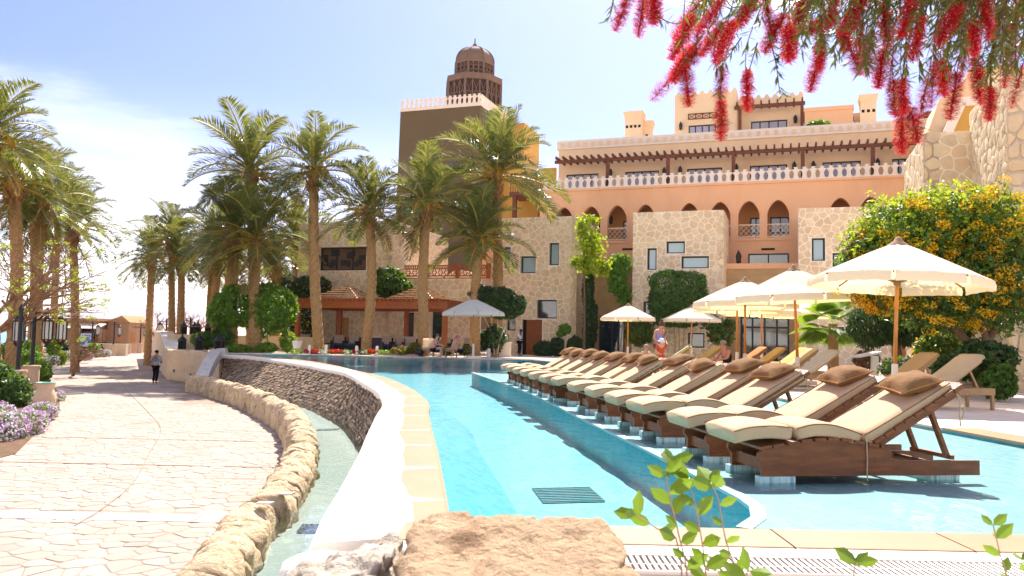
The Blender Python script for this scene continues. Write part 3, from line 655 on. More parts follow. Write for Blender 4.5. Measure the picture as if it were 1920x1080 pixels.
stone_wall(bl, BP(a1R, b1, 0), BW, -BU, 5.5, 0, zt1, [], .4, .48, 12, 160, name='side_wall')
cap(bl, m_mortar, BP(a1L, b1 + .46, 0), BU * (a1R - a1L - .41), BW * 5, zt1 - .5, zt1 - .3)
MB().obox(BP(a1L - .01, b1 + 5.5, 0), BU * (a1R - a1L), BW * .3, UP * zt1).build('rear_wall', m_mortar, bl)
# block two: the big one in the middle
a2R = BX(1357, 392, 0)[0]; zt2 = BX(1357, 392, 0)[1] - .05
bl = thing('stone_block', 'pale rubble stone block with three frosted windows above the clipped square hedge', 'building', tuple(BP(0, 0, 0)))
H2 = [hole(0, *r, 0) for r in ((1213, 465, 1231, 506), (1249, 452, 1284, 475), (1277, 480, 1329, 503), (1206, 565, 1224, 590), (1289, 624, 1321, 652))]
stone_wall(bl, BP(0, 0, 0), BU, BW, a2R, 0, zt2, H2, .45, .48, 21)
for i, p in enumerate((m_frost, m_frost, m_frost, m_glass, m_glass)): h = H2[i]; win(bl, BP(0, 0, 0), BU, BW, h[0] + .02, h[1], h[2] - .02, h[3], .3, p)
stone_wall(bl, BP(a2R, 0, 0), BW, -BU, 4.7, 0, zt2, [], .4, .48, 22, 200, name='side_wall')
cap(bl, m_mortar, BP(.41, .46, 0), BU * (a2R - .83), BW * 4.2, zt2 - .5, zt2 - .3)
MB().obox(BP(0, .45, 0), BU * .4, BW * 4.3, UP * zt2).build('side_wall', m_mortar, bl)
# block three: behind the flowering tree
b3 = .65; a3 = BX(1497, 391, b3)[0]; zt3 = BX(1497, 391, b3)[1]
bl = thing('stone_block', 'pale rubble stone block partly hidden by the yellow flowering tree', 'building', tuple(BP(a3, b3, 0)))
H3 = [hole(b3, *r, a3) for r in ((1522, 446, 1547, 489), (1561, 474, 1584, 500), (1565, 613, 1583, 646))]
stone_wall(bl, BP(a3, b3, 0), BU, BW, 5.2, 0, zt3, H3, .45, .48, 31)
for i, p in enumerate((m_frost, m_frost, m_glass)): h = H3[i]; win(bl, BP(a3, b3, 0), BU, BW, h[0] + .02, h[1], h[2] - .02, h[3], .3, p)
MB().obox(BP(a3, b3 + .45, 0), BU * .4, BW * 4.3, UP * zt3).build('side_wall', m_mortar, bl)
MB().obox(BP(a3 + 4.8, b3 + .45, 0), BU * .4, BW * 4.3, UP * zt3).build('side_wall', m_mortar, bl)
cap(bl, m_mortar, BP(a3 + .41, b3 + .46, 0), BU * 4.3, BW * 4.2, zt3 - .5, zt3 - .3)

# main hotel wing ------------------------------------------------------------
mh = thing('hotel_wing', 'apricot hotel wing with pointed arches, white balustrade and roof pergola', 'building', tuple(BP(-5, 6, 0)))
bF = 6.0; aL = BX(1013, 357, bF)[0]; aR = BX(1722, 340, bF)[0]; zL = 12.3; zF = 6.2
A_C = [1057, 1108, 1157, 1210, 1292, 1350, 1404, 1459, 1576, 1633]
zs0, zsp, zap = 8.5, 10.15, 11.1
arcs = [BX(x, 420, bF)[0] for x in A_C]; hw = .72
mb = MB(); P = lambda a, z, d=0: BP(a, bF + d, z)
def arch_top(t):     # pointed arch: half-width fraction t from -1 to 1
    t = abs(t); return zsp + (zap - zsp) * (1 - t ** 1.75) ** .72
def fq(a, z0, b, z1, d=0.0, m=0): mb.add([P(a, z0, d), P(b, z0, d), P(b, z1, d), P(a, z1, d)], [(0, 1, 2, 3)], m)
prev = aL
for c in arcs:
    fq(prev, zF, c - hw, zL); fq(c - hw, zF, c + hw, zs0); K = 16
    for k in range(K):
        t0, t1 = -1 + 2 * k / K, -1 + 2 * (k + 1) / K; x0, x1 = c + hw * t0, c + hw * t1
        mb.add([P(x0, arch_top(t0)), P(x1, arch_top(t1)), P(x1, zL), P(x0, zL)], [(0, 1, 2, 3)])
        mb.add([P(x0, arch_top(t0)), P(x1, arch_top(t1)), P(x1, arch_top(t1), .5), P(x0, arch_top(t0), .5)], [(0, 1, 2, 3)])
    for sx in (-1, 1): mb.add([P(c + sx * hw, zs0), P(c + sx * hw, zsp), P(c + sx * hw, zsp, .5), P(c + sx * hw, zs0, .5)], [(0, 1, 2, 3)])
    mb.add([P(c - hw, zs0), P(c + hw, zs0), P(c + hw, zs0, .5), P(c - hw, zs0, .5)], [(0, 1, 2, 3)])
    prev = c + hw
fq(prev, zF, aR, zL)
mb.add([P(aL, zF), P(aL, zL), P(aL, zL, 3), P(aL, zF, 3)], [(0, 1, 2, 3)])
mb.build('arcade_wall', m_stuc_o, mh)
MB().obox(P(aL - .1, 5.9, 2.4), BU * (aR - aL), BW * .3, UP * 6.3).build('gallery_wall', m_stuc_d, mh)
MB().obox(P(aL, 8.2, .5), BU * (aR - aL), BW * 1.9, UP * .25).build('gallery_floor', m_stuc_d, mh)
MB().obox(P(aL - .12, zL, -.12), BU * (aR - aL + .12), BW * 3.0, UP * .16).build('ledge', m_stuc_o, mh)
MB().obox(P(aL + .02, 0, .02), BU * (aR - aL), BW * .4, UP * zF).build('lower_wall', m_stuc_o, mh)
# arch surrounds, railings, gallery windows
tr = MB()
for k in range(16):
    t0, t1 = -1 + k / 8, -1 + (k + 1) / 8
    o0 = [(hw * t0, arch_top(t0)), (hw * t1, arch_top(t1)), (hw * 1.13 * t1, arch_top(t1) + .13 * (1 - abs(t1) * .6)), (hw * 1.13 * t0, arch_top(t0) + .13 * (1 - abs(t0) * .6))]
    tr.prism(o0, (0, 0, 0), (1, 0, 0), (0, 0, 1), (0, -.06, 0))
for sx in (-1, 1): tr.obox((sx * hw * 1.065 - .047, -.06, zs0 - .1), (.094, 0, 0), (0, .06, 0), (0, 0, zsp - zs0 + .1))
tr.obox((-hw * 1.2, -.09, zs0 - .2), (hw * 2.4, 0, 0), (0, .09, 0), (0, 0, .12))
trm = tr.mesh('arch_surround', m_stuc_o)
rl = MB(); w = hw - .01
for z in (zs0 + .04, zs0 + .88): rl.obox((-w, .06, z), (2 * w, 0, 0), (0, .07, 0), (0, 0, .08))
for i in range(4):
    x0, x1 = -w + i * w / 2, -w + (i + 1) * w / 2
    for (za, zb) in ((zs0 + .12, zs0 + .5), (zs0 + .5, zs0 + .88)):
        rl.bar((x0, .09, za), (x1, .09, zb), .03, .055, (0, 1, 0)); rl.bar((x0, .10, zb), (x1, .10, za), .03, .055, (0, 1, 0))
rlm = rl.mesh('railing', m_stuc_b)
base = BM
for i, c in enumerate(arcs):
    T = wm(mh).inverted() @ BM @ Matrix.Translation((c, bF, 0)); instM('arch_surround', trm, T, mh); instM('railing', rlm, T, mh)
    if i in (1, 2, 6, 7): win(mh, BP(0, bF + 2.4, 0), BU, BW, c + .0 if i != 7 else c - .55, 8.5, c + .8, 10.25, -.09, m_glass, 2)
# windows and vents below the arches
for r, br in (((1403, 475, 1479, 501), 2), ((1151, 482, 1176, 506), 2)): a, z = BX(r[0], r[3], bF); c, z2 = BX(r[2], r[1], bF); win(mh, BP(0, bF, 0), BU, BW, a, max(6.25, z), c, z2, -.05, m_glass, br)
for x in (1178, 1440): a, z = BX(x, 469, bF); MB().obox(P(a - .45, z, -.03), BU * .9, BW * .03, UP * .14).build('vent', m_dark, mh)
# terrace parapets and ground storey between the blocks
m_ash = MAT('ashlar beige stone', 'b8966a', .12, 1.5, .85, .3, 20, stain='96764e', stain_sc=.6, stain_amt=.35)
def ashlar(o, u, n, W, z1, holes, seed):
    mb = MB(); holed(mb, o, u, n, W, 0, z1, holes, .35); mb.build('ground_wall', m_ash, mh)
    o, u, n = Vector(o), Vector(u), Vector(n); rg = random.Random(seed); inv = wm(mh).inverted(); z = .02
    while z < z1 - .35:
        hh = .40; x = rg.uniform(-.5, 0)
        while x < W:
            w_ = rg.uniform(.6, 1.05); xa, xb = max(0, x), min(W, x + w_ - .02); x += w_
            if xb - xa < .12 or any(q[0] - .04 < xb and xa < q[2] + .04 and q[1] - .04 < z + hh and z < q[3] + .04 for q in holes): continue
            m2 = MB(); m2.obox(o + u * xa + UP * z + n * .01, u * (xb - xa), UP * (hh - .02), -n * (.03 + rg.uniform(0, .015))); link(bpy.data.objects.new('ashlar_stone', m2.mesh('ashlar_stone', m_ash, False, inv)), mh)
        z += hh
W1 = -a1R + .0
hA = hole(3.4, 1123, 592, 1171, 664, a1R); hA = (hA[0], 0, hA[2], hA[3])
ashlar(BP(a1R, 3.4, 0), BU, BW, W1 + .0, zF, [hA], 5)
win(mh, BP(a1R, 3.4, 0), BU, BW, hA[0], .03, hA[2], hA[3], .12, m_glass, 2, 'glass_door', .12)
MB().obox(BP(a1R, 3.3, zF), BU * W1, BW * 3.0, UP * .18).build('terrace_floor', m_stuc_o, mh)
W2 = a3 - a2R; hB = hole(2.4, 1388, 594, 1480, 672, a2R); hB = (hB[0], 0, hB[2], hB[3])
ashlar(BP(a2R, 2.4, 0), BU, BW, W2, 6.0, [hB], 6)
zt = hB[3] - .75
win(mh, BP(a2R, 2.4, 0), BU, BW, hB[0], .03, hB[2], hB[3], .12, m_glass, 4, 'glass_door', .12, hb=zt)
MB().obox(BP(a2R, 2.3, 6.0), BU * W2, BW * 4.0, UP * .35).build('terrace_parapet', m_stuc_o, mh)
# upper storey
bU = 8.6; zC0, zC1 = 16.15, 16.85; aUL = BX(1048, 275, bU)[0]
WUP = [(1062, 1122), (1172, 1235), (1288, 1354), (1406, 1476), (1542, 1614), (1673, 1722)]
HU = []
for a, c in WUP: xa = BX(a, 330, bU)[0]; xc = BX(c, 330, bU)[0]; HU.append((xa - aUL, 12.5, xc - aUL, 14.15))
mb = MB(); holed(mb, BP(aUL, bU, 0), BU, BW, aR - aUL + 1.5, 12.3, zC0, HU, .4); mb.build('upper_wall', m_stuc_b, mh)
for h in HU: win(mh, BP(aUL, bU, 0), BU, BW, h[0], h[1], h[2], h[3], .1, m_curt, 4, fr=.08)
MB().obox(BP(aUL - .12, bU - .12, zC0), BU * (aR - aUL + 1.5), BW * 4, UP * (zC1 - zC0)).build('cornice', m_white, mh)
MB().obox(BP(aUL + .1, bU + .41, 12.3), BU * (aR - aUL), BW * .1, UP * 3.8).build('room_wall', m_dark, mh)
tl = MB().box((0, -.02, 0), (.24, .04, .34)).mesh('cornice_tile', m_stuc_b); rs = MB()
rs.lathe([(.15, 0), (.15, .03), (.1, .045), (.05, .03)], (0, 0, 0), 10); rsm = rs.mesh('cornice_rosette', m_white)
nT = int((aR - aUL) / .62)
for i in range(nT):
    a = aUL + .3 + i * .62; T = wm(mh).inverted() @ BM @ Matrix.Translation((a, bU - .12, (zC0 + zC1) / 2))
    instM('cornice_tile', tl, T, mh); instM('cornice_rosette', rsm, T @ Matrix.Translation((.31, 0, 0)) @ Matrix.Rotation(R(90), 4, 'X'), mh)
# roof pergola in front of the upper storey
bPg = 6.55; zB = 14.62
pa0 = BX(1040, 302, bPg)[0]
MB().obox(BP(pa0, bPg, zB), BU * (aR - pa0 + .8), BW * .2, UP * .24).build('pergola_beam', m_wood, mh)
raf = MB(); raf.bar((0, -.55, .30), (0, 2.1, .34), .12, .2); rafm = raf.mesh('rafter', m_wood)
nR = 46
for i in range(nR): instM('rafter', rafm, wm(mh).inverted() @ BM @ Matrix.Translation((pa0 + .25 + i * (aR - pa0) / nR, bPg, zB + .02)), mh)
for x in (1139, 1252, 1375, 1505, 1637):
    a = BX(x, 310, bPg)[0]; MB().obox(BP(a - .13, bPg + .0, 12.46), BU * .26, BW * .2, UP * (zB - 12.46)).build('pergola_post', m_wood, mh)
# white balustrade of leaf-shaped balusters
def baluster_mesh():
    half = [(.0, .30), (.10, .30), (.13, .20), (.25, .155), (.40, .13), (.55, .15), (.66, .22), (.72, .30), (.78, .27), (.80, .15), (.84, .10), (.88, .10), (.96, .17)]
    poly = [(x, z) for z, x in half] + [(-x, z) for z, x in reversed(half)]
    mb = MB(); mb.prism([(-x, z) for x, z in poly][::-1], (0, 0, 0), (1, 0, 0), (0, 0, 1), (0, .13, 0)); return mb
bm_ = baluster_mesh(); balm = bm_.mesh('baluster', m_white); nB = 46; wB = (aR - aL - .1) / nB
for i in range(nB): instM('baluster', balm, wm(mh).inverted() @ BM @ Matrix.Translation((aL + .1 + (i + .5) * wB, bF - .06, 12.46)) @ Matrix.Diagonal((wB / .6, 1, .92, 1)), mh)
# penthouse
bT = 12.6; pL = BX(1265, 200, bT)[0]; pM = BX(1382, 200, bT)[0]; pR = BX(1507, 200, bT)[0]; zPT = BX(1265, 180, bT)[1]
hP = [hole(bT, 1291, 234, 1342, 252, pL)]; mb = MB(); hP[0] = (hP[0][0], 16.9, hP[0][2], hP[0][3]); holed(mb, BP(pL, bT, 0), BU, BW, pM - pL, 16.5, zPT, hP, .35)
hQ = hole(bT + 1.2, 1408, 226, 1476, 245, pM); hQ = (hQ[0], 16.9, hQ[2], hQ[3]); holed(mb, BP(pM, bT + 1.2, 0), BU, BW, pR - pM, 16.5, zPT - .35, [hQ], .35)
mb.obox(BP(pM - .3, bT + .01, 16.5), BU * .3, BW * 6, UP * (zPT - 16.5)); mb.obox(BP(pL, bT + .36, 16.5), BU * .3, BW * 6, UP * (zPT - 16.6)); mb.obox(BP(pR - .3, bT + 1.6, 16.5), BU * .3, BW * 5, UP * (zPT - 16.9))
mb.build('penthouse', m_stuc_b, mh)
win(mh, BP(pL, bT, 0), BU, BW, *hP[0], .1, m_curt, 4, fr=.08); win(mh, BP(pM, bT + 1.2, 0), BU, BW, *hQ, .1, m_curt, 4, fr=.08)
cr = MB().prism([(-.2, 0), (.2, 0), (.2, .1), (.1, .17), (.13, .26), (-.13, .26), (-.1, .17), (-.2, .1)], (0, 0, 0), (1, 0, 0), (0, 0, 1), (0, .2, 0)).mesh('merlon', m_stuc_b)
for i in range(8): instM('merlon', cr, wm(mh).inverted() @ BM @ Matrix.Translation((pL + .3 + i * (pM - pL - .5) / 7, bT, zPT)), mh)
for i in range(8): instM('merlon', cr, wm(mh).inverted() @ BM @ Matrix.Translation((pM + .3 + i * (pR - pM - .5) / 7, bT + 1.2, zPT - .35)), mh)
mb = MB(); zq = BX(1440, 202, bT)[1]; mb.obox(BP(pM - .2, bT - .25, zq), BU * (pR - pM + .3), BW * .2, UP * .26)
mb.build('pergola_beam', m_wood, mh)
for x in (pM + .1, pR - .25): MB().obox(BP(x, bT - .22, 16.8), BU * .24, BW * .2, UP * (zq - 16.8)).build('pergola_post', m_wood, mh)
for i in range(9): MB().obox(BP(pM - .05 + i * (pR - pM) / 8.2, bT - .6, zq + .265), BU * .12, BW * 1.75, UP * .2).build('rafter', m_wood, mh)
a, z = BX(1290, 225, bT); c, z2 = BX(1345, 210, bT); mb = MB()
mb.obox(BP(a, bT - .06, z), BU * (c - a), BW * .05, UP * .07); mb.obox(BP(a, bT - .06, z2 - .07), BU * (c - a), BW * .05, UP * .07)
for i in range(5): mb.obox(BP(a + (c - a - .07) * i / 4, bT - .055, z + .07), BU * .07, BW * .04, UP * (z2 - z - .14))
for i in range(4):
    x0, x1 = a + (c - a) * i / 4, a + (c - a) * (i + 1) / 4; mb.bar(BP(x0, bT - .03, z + .05), BP(x1, bT - .03, z2 - .05), .03, .05, BW); mb.bar(BP(x0, bT - .025, z2 - .05), BP(x1, bT - .025, z + .05), .03, .05, BW)
mb.build('lattice_panel', m_wood, mh)
# wind towers and roof volumes
def chimney(px0, px1, py0, b, zb, nh, dx=0):
    a, zt = BX(px0, py0, b); c = BX(px1, py0, b)[0]; w = c - a; mb = MB()
    mb.obox(BP(a, b, zb), BU * w, BW * w, UP * (zt - zb - .5)); mb.obox(BP(a - .06, b - .06, zt - .5), BU * (w + .12), BW * (w + .12), UP * .22); mb.obox(BP(a - .12, b - .12, zt - .28), BU * (w + .24), BW * (w + .24), UP * .28)
    o = mb.build('chimney', m_stuc_b, mh)
    for i in range(nh): MB().obox(BP(a + w * (i + .5) / nh - .1, b - .01, zt - 1.35), BU * .2, BW * .05, UP * .22).build('vent_hole', m_dark, o)
chimney(1172, 1203, 210, 11.5, 16.8, 4); chimney(1204, 1222, 227, 12.5, 16.8, 1); chimney(1613, 1643, 178, 11.5, 16.8, 3); chimney(1602, 1616, 213, 12.5, 16.8, 1)
a, z = BX(1509, 203, 11.8); c = BX(1599, 203, 11.8)[0]; mb = MB(); mb.obox(BP(a, 11.8, 16.8), BU * (c - a), BW * 3, UP * (z - 17.1)); mb.obox(BP(a - .08, 11.72, z - .3), BU * (c - a + .16), BW * 3.2, UP * .3); mb.build('roof_room', m_stuc_o, mh)
MB().obox(BP(aUL, 9.5, 16.3), BU * (aR - aUL), BW * 9, UP * .4).build('roof', m_stuc_b, mh)
# stair end with ochre wall and tall stepped gable behind the right stone volumes
a, z = BX(1742, 240, 4.0); z2 = BX(1900, 120, 4.0)[1]; c = BX(1905, 200, 4.0)[0]
mb = MB(); mb.prism([(0, 0), (c - a, 0), (c - a, z2), (2.4, z2), (1.9, z2 - 1.0), (.6, z - .2 + 2), (0, z)], BP(a, 4.0, 0), BU, UP, BW * 6); mb.build('gable_wall', m_stuc_b, mh)
a, z = BX(1776, 250, -1.0); c, z2 = BX(1830, 190, -1.0); mb = MB(); mb.prism([(0, 0), (c - a + 2, 0), (c - a + 2, z2), ((c - a) * .5, z2), (0, z)], BP(a, -1.0, 0), BU, UP, BW * 4.9); mb.build('stair_wall', m_stuc_y, mh)
mb = MB(); P0 = BP(a, -1.05, z); P1 = BP(a + (c - a) * .5, -1.05, z2); mb.bar(P0, P1, .25, .5, UP); mb.bar(P1, P1 + BU * 3, .25, .5, UP); mb.build('stair_coping', m_white, mh)
# link bridge at the left end, with railing and air unit
a0, z0 = BX(955, 360, 7.0); a1_, _ = BX(1012, 360, 7.0)
MB().obox(BP(a0, 7.0, z0 - .3), BU * (aL - a0), BW * 3, UP * .3).build('bridge_deck', m_wood, mh)
mb = MB(); mb.obox(BP(a0, 7.0, z0 + 1.35), BU * (aL - a0), BW * .08, UP * .1)
mb.build('bridge_rail', m_wood, mh); spm = MB().box((0, 0, .68), (.06, .05, 1.36)).mesh('rail_bar', m_wood)
for i in range(15): instM('rail_bar', spm, wm(mh).inverted() @ BM @ Matrix.Translation((a0 + .1 + i * (aL - a0 - .2) / 14, 7.04, z0 + .0)), mh)
for x in (a0 + .2, aL - .5): MB().obox(BP(x, 7.2, 6), BU * .3, BW * .3, UP * (z0 - 6.3)).build('bridge_post', m_wood, mh)
MB().obox(BP(aL - .9, 6.9, 9.0), BU * .7, BW * .3, UP * .55).build('air_unit', m_white, mh)
MB().obox(BP(a0 - 1, 9.6, 3), BU * 4, BW * .4, UP * 12).build('ochre_link_wall', m_stuc_y, mh)

# wall lanterns on the wing
def lantern_mb(s=1.0):
    mb = MB(); mb.lathe([(.02, .62), (.05, .56), (.10, .48), (.13, .42), (.13, .38), (.15, .36), (.12, .05), (.15, .03), (.10, -.02), (.03, -.08)], (0, 0, 0), 8); mb.bar((0, 0, .55), (0, .22, .62), .03, .03); return mb
lanm = lantern_mb().mesh('lantern', m_black)
def wl_(px, py, b, lab, grp='black wall lanterns on the hotel wing'):
    a, z = BX(px, py, b); o = inst('wall_lantern', lanm, None, tuple(BP(a, b - .24, z - .25)), (0, 0, math.atan2(BU.y, BU.x))); tag(o, lab, 'lantern', grp)
for px, py, lab in ((1146, 326, 'black wall lantern between the two leftmost windows of the balustraded storey'), (1246, 323, 'black wall lantern just left of the second pergola post on the balustraded storey'), (1276, 321, 'black wall lantern between the second pergola post and the third upper window'),
                    (1381, 317, 'black wall lantern beside the middle pergola post of the balustraded storey'), (1489, 313, 'black wall lantern just left of the fourth pergola post'), (1525, 312, 'black wall lantern just right of the fourth pergola post'), (1645, 307, 'black wall lantern beside the pergola post nearest the right stone volume')):
    wl_(px, py, bU, lab)
wl_(1277, 238, bT, 'black wall lantern on the penthouse beside the lattice panel', 'black lanterns on the penthouse'); wl_(1491, 225, bT + 1.2, 'black wall lantern under the penthouse pergola', 'black lanterns on the penthouse')
a, z = BX(1147, 412, bF + 2.4); tag(inst('wall_lantern', lanm, None, tuple(BP(a, bF + 2.1, z - .3))), 'black wall lantern inside the third pointed arch', 'lantern')
a, z = BX(1387, 497, 4.0); tag(inst('floor_lantern', lanm, None, tuple(BP(a, 2.6, 6.43)), (0, 0, 0), 1.3), 'black lantern standing on the orange parapet beside the middle stone block', 'lantern')

# tower -----------------------------------------------------------------------
tw = thing('tower', 'dark square tower with white crown and brown lattice dome', 'tower', tuple(BP(-22, 17.4, 0)))
bW_ = 17.4; tL = BX(751, 207, bW_)[0]; tR = BX(901, 198, bW_)[0]; tZ = BX(751, 210, bW_)[1]; tw_ = tR - tL
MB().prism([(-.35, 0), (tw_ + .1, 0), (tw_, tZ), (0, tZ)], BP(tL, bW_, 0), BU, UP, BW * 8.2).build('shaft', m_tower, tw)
MB().obox(BP(tL - .1, bW_ - .1, tZ), BU * (tw_ + .2), BW * 8.4, UP * .22).build('crown_ledge', m_white, tw)
sc_ = (tw_ + .1) / 17
for i in range(17): instM('baluster', balm, wm(tw).inverted() @ BM @ Matrix.Translation((tL + (i + .5) * sc_, bW_ - .05, tZ + .22)) @ Matrix.Diagonal((sc_ / .6, 1, 1.0, 1)), tw)
for i in range(16): instM('baluster', balm, wm(tw).inverted() @ BM @ Matrix.Translation((tR + .05, bW_ + .2 + (i + .5) * .5, tZ + .22)) @ Matrix.Rotation(R(90), 4, 'Z') @ Matrix.Diagonal((.5 / .6, 1, 1.0, 1)), tw)
a, z = BX(983, 230, 21.5); MB().obox(BP(tR + .02, 21.5, 0), BU * (a - tR), BW * 5, UP * z).build('ochre_wing', m_stuc_y, tw)
Yc = 82.5; dc = D(888, 190, Yc); zz = lambda y: D(888, y, Yc).z; dcx = Vector((dc.x, dc.y, 0)); r1, r2 = 2.98, 2.1
oc = R(22.5 + 8)
def ring(mb, r0, r, z0, z1, m=0): mb.lathe([(r0, z0), (r, z0), (r, z1), (r0, z1)], dcx, 8, m, oc)
for q in ((r1 + .08, tZ, tZ + .5), (r1 + .12, zz(163), zz(152)), (r2 + .06, zz(152) + .004, zz(147)), (r2 + .10, zz(127), zz(122.5))): mb = MB(); ring(mb, .2, *q); mb.build('cornice', m_dome, tw)
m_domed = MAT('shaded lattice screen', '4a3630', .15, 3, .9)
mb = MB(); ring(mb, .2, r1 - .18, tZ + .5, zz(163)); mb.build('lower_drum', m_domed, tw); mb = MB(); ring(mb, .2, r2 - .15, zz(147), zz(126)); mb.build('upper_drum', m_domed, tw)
def pt(r, k, z): return dcx + Vector((r * math.cos(oc + k * math.pi / 4), r * math.sin(oc + k * math.pi / 4), z))
po = MB(); la = MB()
for k in range(8):
    for r, za, zb, nn in ((r1, tZ + .5, zz(163), 3), (r2, zz(147), zz(126), 3)):
        po.bar(pt(r, k, za), pt(r, k, zb), .22, .22)
        A0, B0 = pt(r - .05, k, 0), pt(r - .05, k + 1, 0)
        for i in range(nn):
            p, q = A0.lerp(B0, i / nn), A0.lerp(B0, (i + 1) / nn); zm = (za + zb) / 2
            if i: po.bar(p + UP * za, p + UP * zb, .12, .12)
            la.bar(p + UP * za, q + UP * zm, .05, .05); la.bar(q + UP * za, p + UP * zm, .05, .05); la.bar(p + UP * zm, q + UP * zb, .05, .05); la.bar(q + UP * zm, p + UP * zb, .05, .05)
        for zf in (.33, .67): la.bar(A0 + UP * (za + (zb - za) * zf), B0 + UP * (za + (zb - za) * zf), .05, .06)
po.build('drum_post', m_dome, tw); la.build('lattice', m_dome, tw)
zd0, zd1 = zz(122.5), zz(89.5); pr = []
for i in range(13): t = i / 12; pr.append((max(.12, (r2 + .04) * (1 - t ** 2.1) ** .5), zd0 + (zd1 - zd0) * t))
MB().lathe(pr, dcx, 8, 0, oc).build('dome', m_dome, tw)
mb = MB()
for k in range(8): mb.tube([pt(r + .03, k, z) for r, z in pr], .06, 5)
mb.build('dome_rib', m_dome, tw)
MB().lathe([(.35, zd1 - .1), (.42, zd1 + .1), (.2, zd1 + .2), (.22, zd1 + .35), (.08, zd1 + .45), (.05, zd1 + 1.0)], dcx, 8).build('finial', m_dome, tw)

# left stone pavilion building with the broad dark window -------------------------
lb = thing('stone_house', 'flat roofed rubble stone house behind the pergola with one broad mosaic window', 'building', tuple(BP(-22, -3.3, 0)))
aC, zLt = BX(737, 413, -3.3); aA = BX(561, 424, -3.3)[0]
hW = hole(-3.3, 597, 463, 687, 507, aA); hD = hole(-3.3, 640, 594, 654, 655, aA); hD2 = hole(-3.3, 622, 594, 632, 655, aA)
hD = (hD[0], .1, hD[2], hD[3])
stone_wall(lb, BP(aA, -3.3, 0), BU, BW, aC - aA, 0, zLt, [hW, hD], .5, .54, 41)
win(lb, BP(aA, -3.3, 0), BU, BW, *hW, .35, MAT('amber window interior', '6a4c30', .2, .8, .4), 3, 'mosaic_window', .10)
rg = random.Random(5)
for i in range(13):
    mb = MB()
    x = rg.uniform(hW[0] + .2, hW[2] - .6); z = rg.uniform(hW[1] + .15, hW[3] - .55); mb.obox(BP(aA + x, -3.3 + .33, z), BU * rg.uniform(.25, .45), BW * .06, UP * rg.uniform(.3, .45)); mb.build('window_tile', m_black, lb)
m_amb = MAT('amber slatted door', 'd09a48', .12, 2, .5)
for i in range(5): MB().obox(BP(aA + hD[0] + i * (hD[2] - hD[0]) / 5 + .03, -3.2, .1), BU * (hD[2] - hD[0]) / 5 * .7, BW * .06, UP * (hD[3] - .15)).build('door_slat', m_amb, lb)
stone_wall(lb, BP(aC, -3.3, 0), BW, -BU, 9.5, 0, zLt, [], .45, .54, 42, 250, name='side_wall')
for t in (6.2, 8.6): MB().obox(BP(aC + .03, -3.3 + t, 4.3), -BU * .02, BW * .35, UP * 1.6).build('shutter', m_black, lb)
cap(lb, m_mortar, BP(aA, -2.79, 0), BU * (aC - aA - .46), BW * 9, zLt - .5, zLt - .3)
MB().obox(BP(aA, -2.8, 0), BU * .4, BW * 9, UP * zLt).build('side_wall', m_mortar, lb)
# terrace wing under the teak balustrade
bTw = -1.4; aT0 = aC + .0; aT1 = a1L; zTw = BX(800, 523, bTw)[1]
tb = thing('terrace_house', 'low rubble stone terrace storey under the carved teak balustrade', 'building', tuple(BP(aT0, bTw, 0)))
hT = [hole(bTw, 758, 586, 775, 655, aT0), hole(bTw, 808, 585, 832, 655, aT0)]; hT = [(h[0], .1, h[2], h[3]) for h in hT]
stone_wall(tb, BP(aT0 + .02, bTw, 0), BU, BW, aT1 - aT0 - .04, 0, zTw, hT, .45, .52, 51)
for h in hT: win(tb, BP(aT0, bTw, 0), BU, BW, *h, .25, m_glass, 1, 'door_window', .1)
MB().obox(BP(aT0, bTw + .46, zTw - .3), BU * (aT1 - aT0), BW * 6, UP * .25).build('terrace_floor', m_deck, tb)
MB().obox(BP(aT1 - 1.4, bTw + 3.2, zTw), BU * 1.4, BW * .3, UP * 3.2).build('terrace_wall', m_stuc_o, tb)
for x in (772, 848):
    a, z = BX(x, 500, bTw + 3.5); mb = MB(); mb.prism([(1.1 * math.cos(t * math.pi / 10), .0 + .95 * math.sin(t * math.pi / 10)) for t in range(11)], BP(a + .6, bTw + 3.5, zTw), BU, UP, BW * 1.4); mb.build('vault', m_plaster, tb)
tbal = thing('teak_balustrade', 'carved reddish teak balustrade along the terrace edge above the pergola', 'railing', tuple(BP(aT0, bTw, zTw)))
zb0, zb1 = zTw + .02, BX(800, 497, bTw)[1]; posts = [BX(x, 510, bTw)[0] for x in (737, 799, 857, 915)]
for a in posts: MB().obox(BP(a - .12, bTw - .02, zb0), BU * .24, BW * .2, UP * (zb1 - zb0 + .08)).build('post', m_teak, tbal)
sq = MB().box((0, 0, 0), (.075, .05, .22)).mesh('spindle', m_teak)
for i in range(3):
    x0, x1 = posts[i] + .12, posts[i + 1] - .12; hh = zb1 - zb0; mb = MB()
    for z in (0, .16, .68, .92): mb.obox(BP(x0, bTw + .03, zb0 + z * hh), BU * (x1 - x0), BW * .08, UP * .07)
    mb.build('rail', m_teak, tbal); mb = MB(); n_ = 9
    for k in range(n_):
        xa = x0 + (x1 - x0) * k / n_; wd = (x1 - x0) / n_
        for r in range(3): z = zb0 + hh * (.22 + .155 * r); mb.obox(BP(xa + wd * (.25 if (k + r) % 2 else .0), bTw + .045, z), BU * wd * .62, BW * .05, UP * .045); mb.obox(BP(xa + wd * (.6 if (k + r) % 2 else .3), bTw + .047, z), BU * .05, BW * .046, UP * hh * .155)
    mb.build('fretwork', m_teak, tbal)
    for k in range(14): instM('spindle', sq, wm(tbal).inverted() @ BM @ Matrix.Translation((x0 + (k + .5) * (x1 - x0) / 14, bTw + .07, zb0 + hh * .84)), tbal)

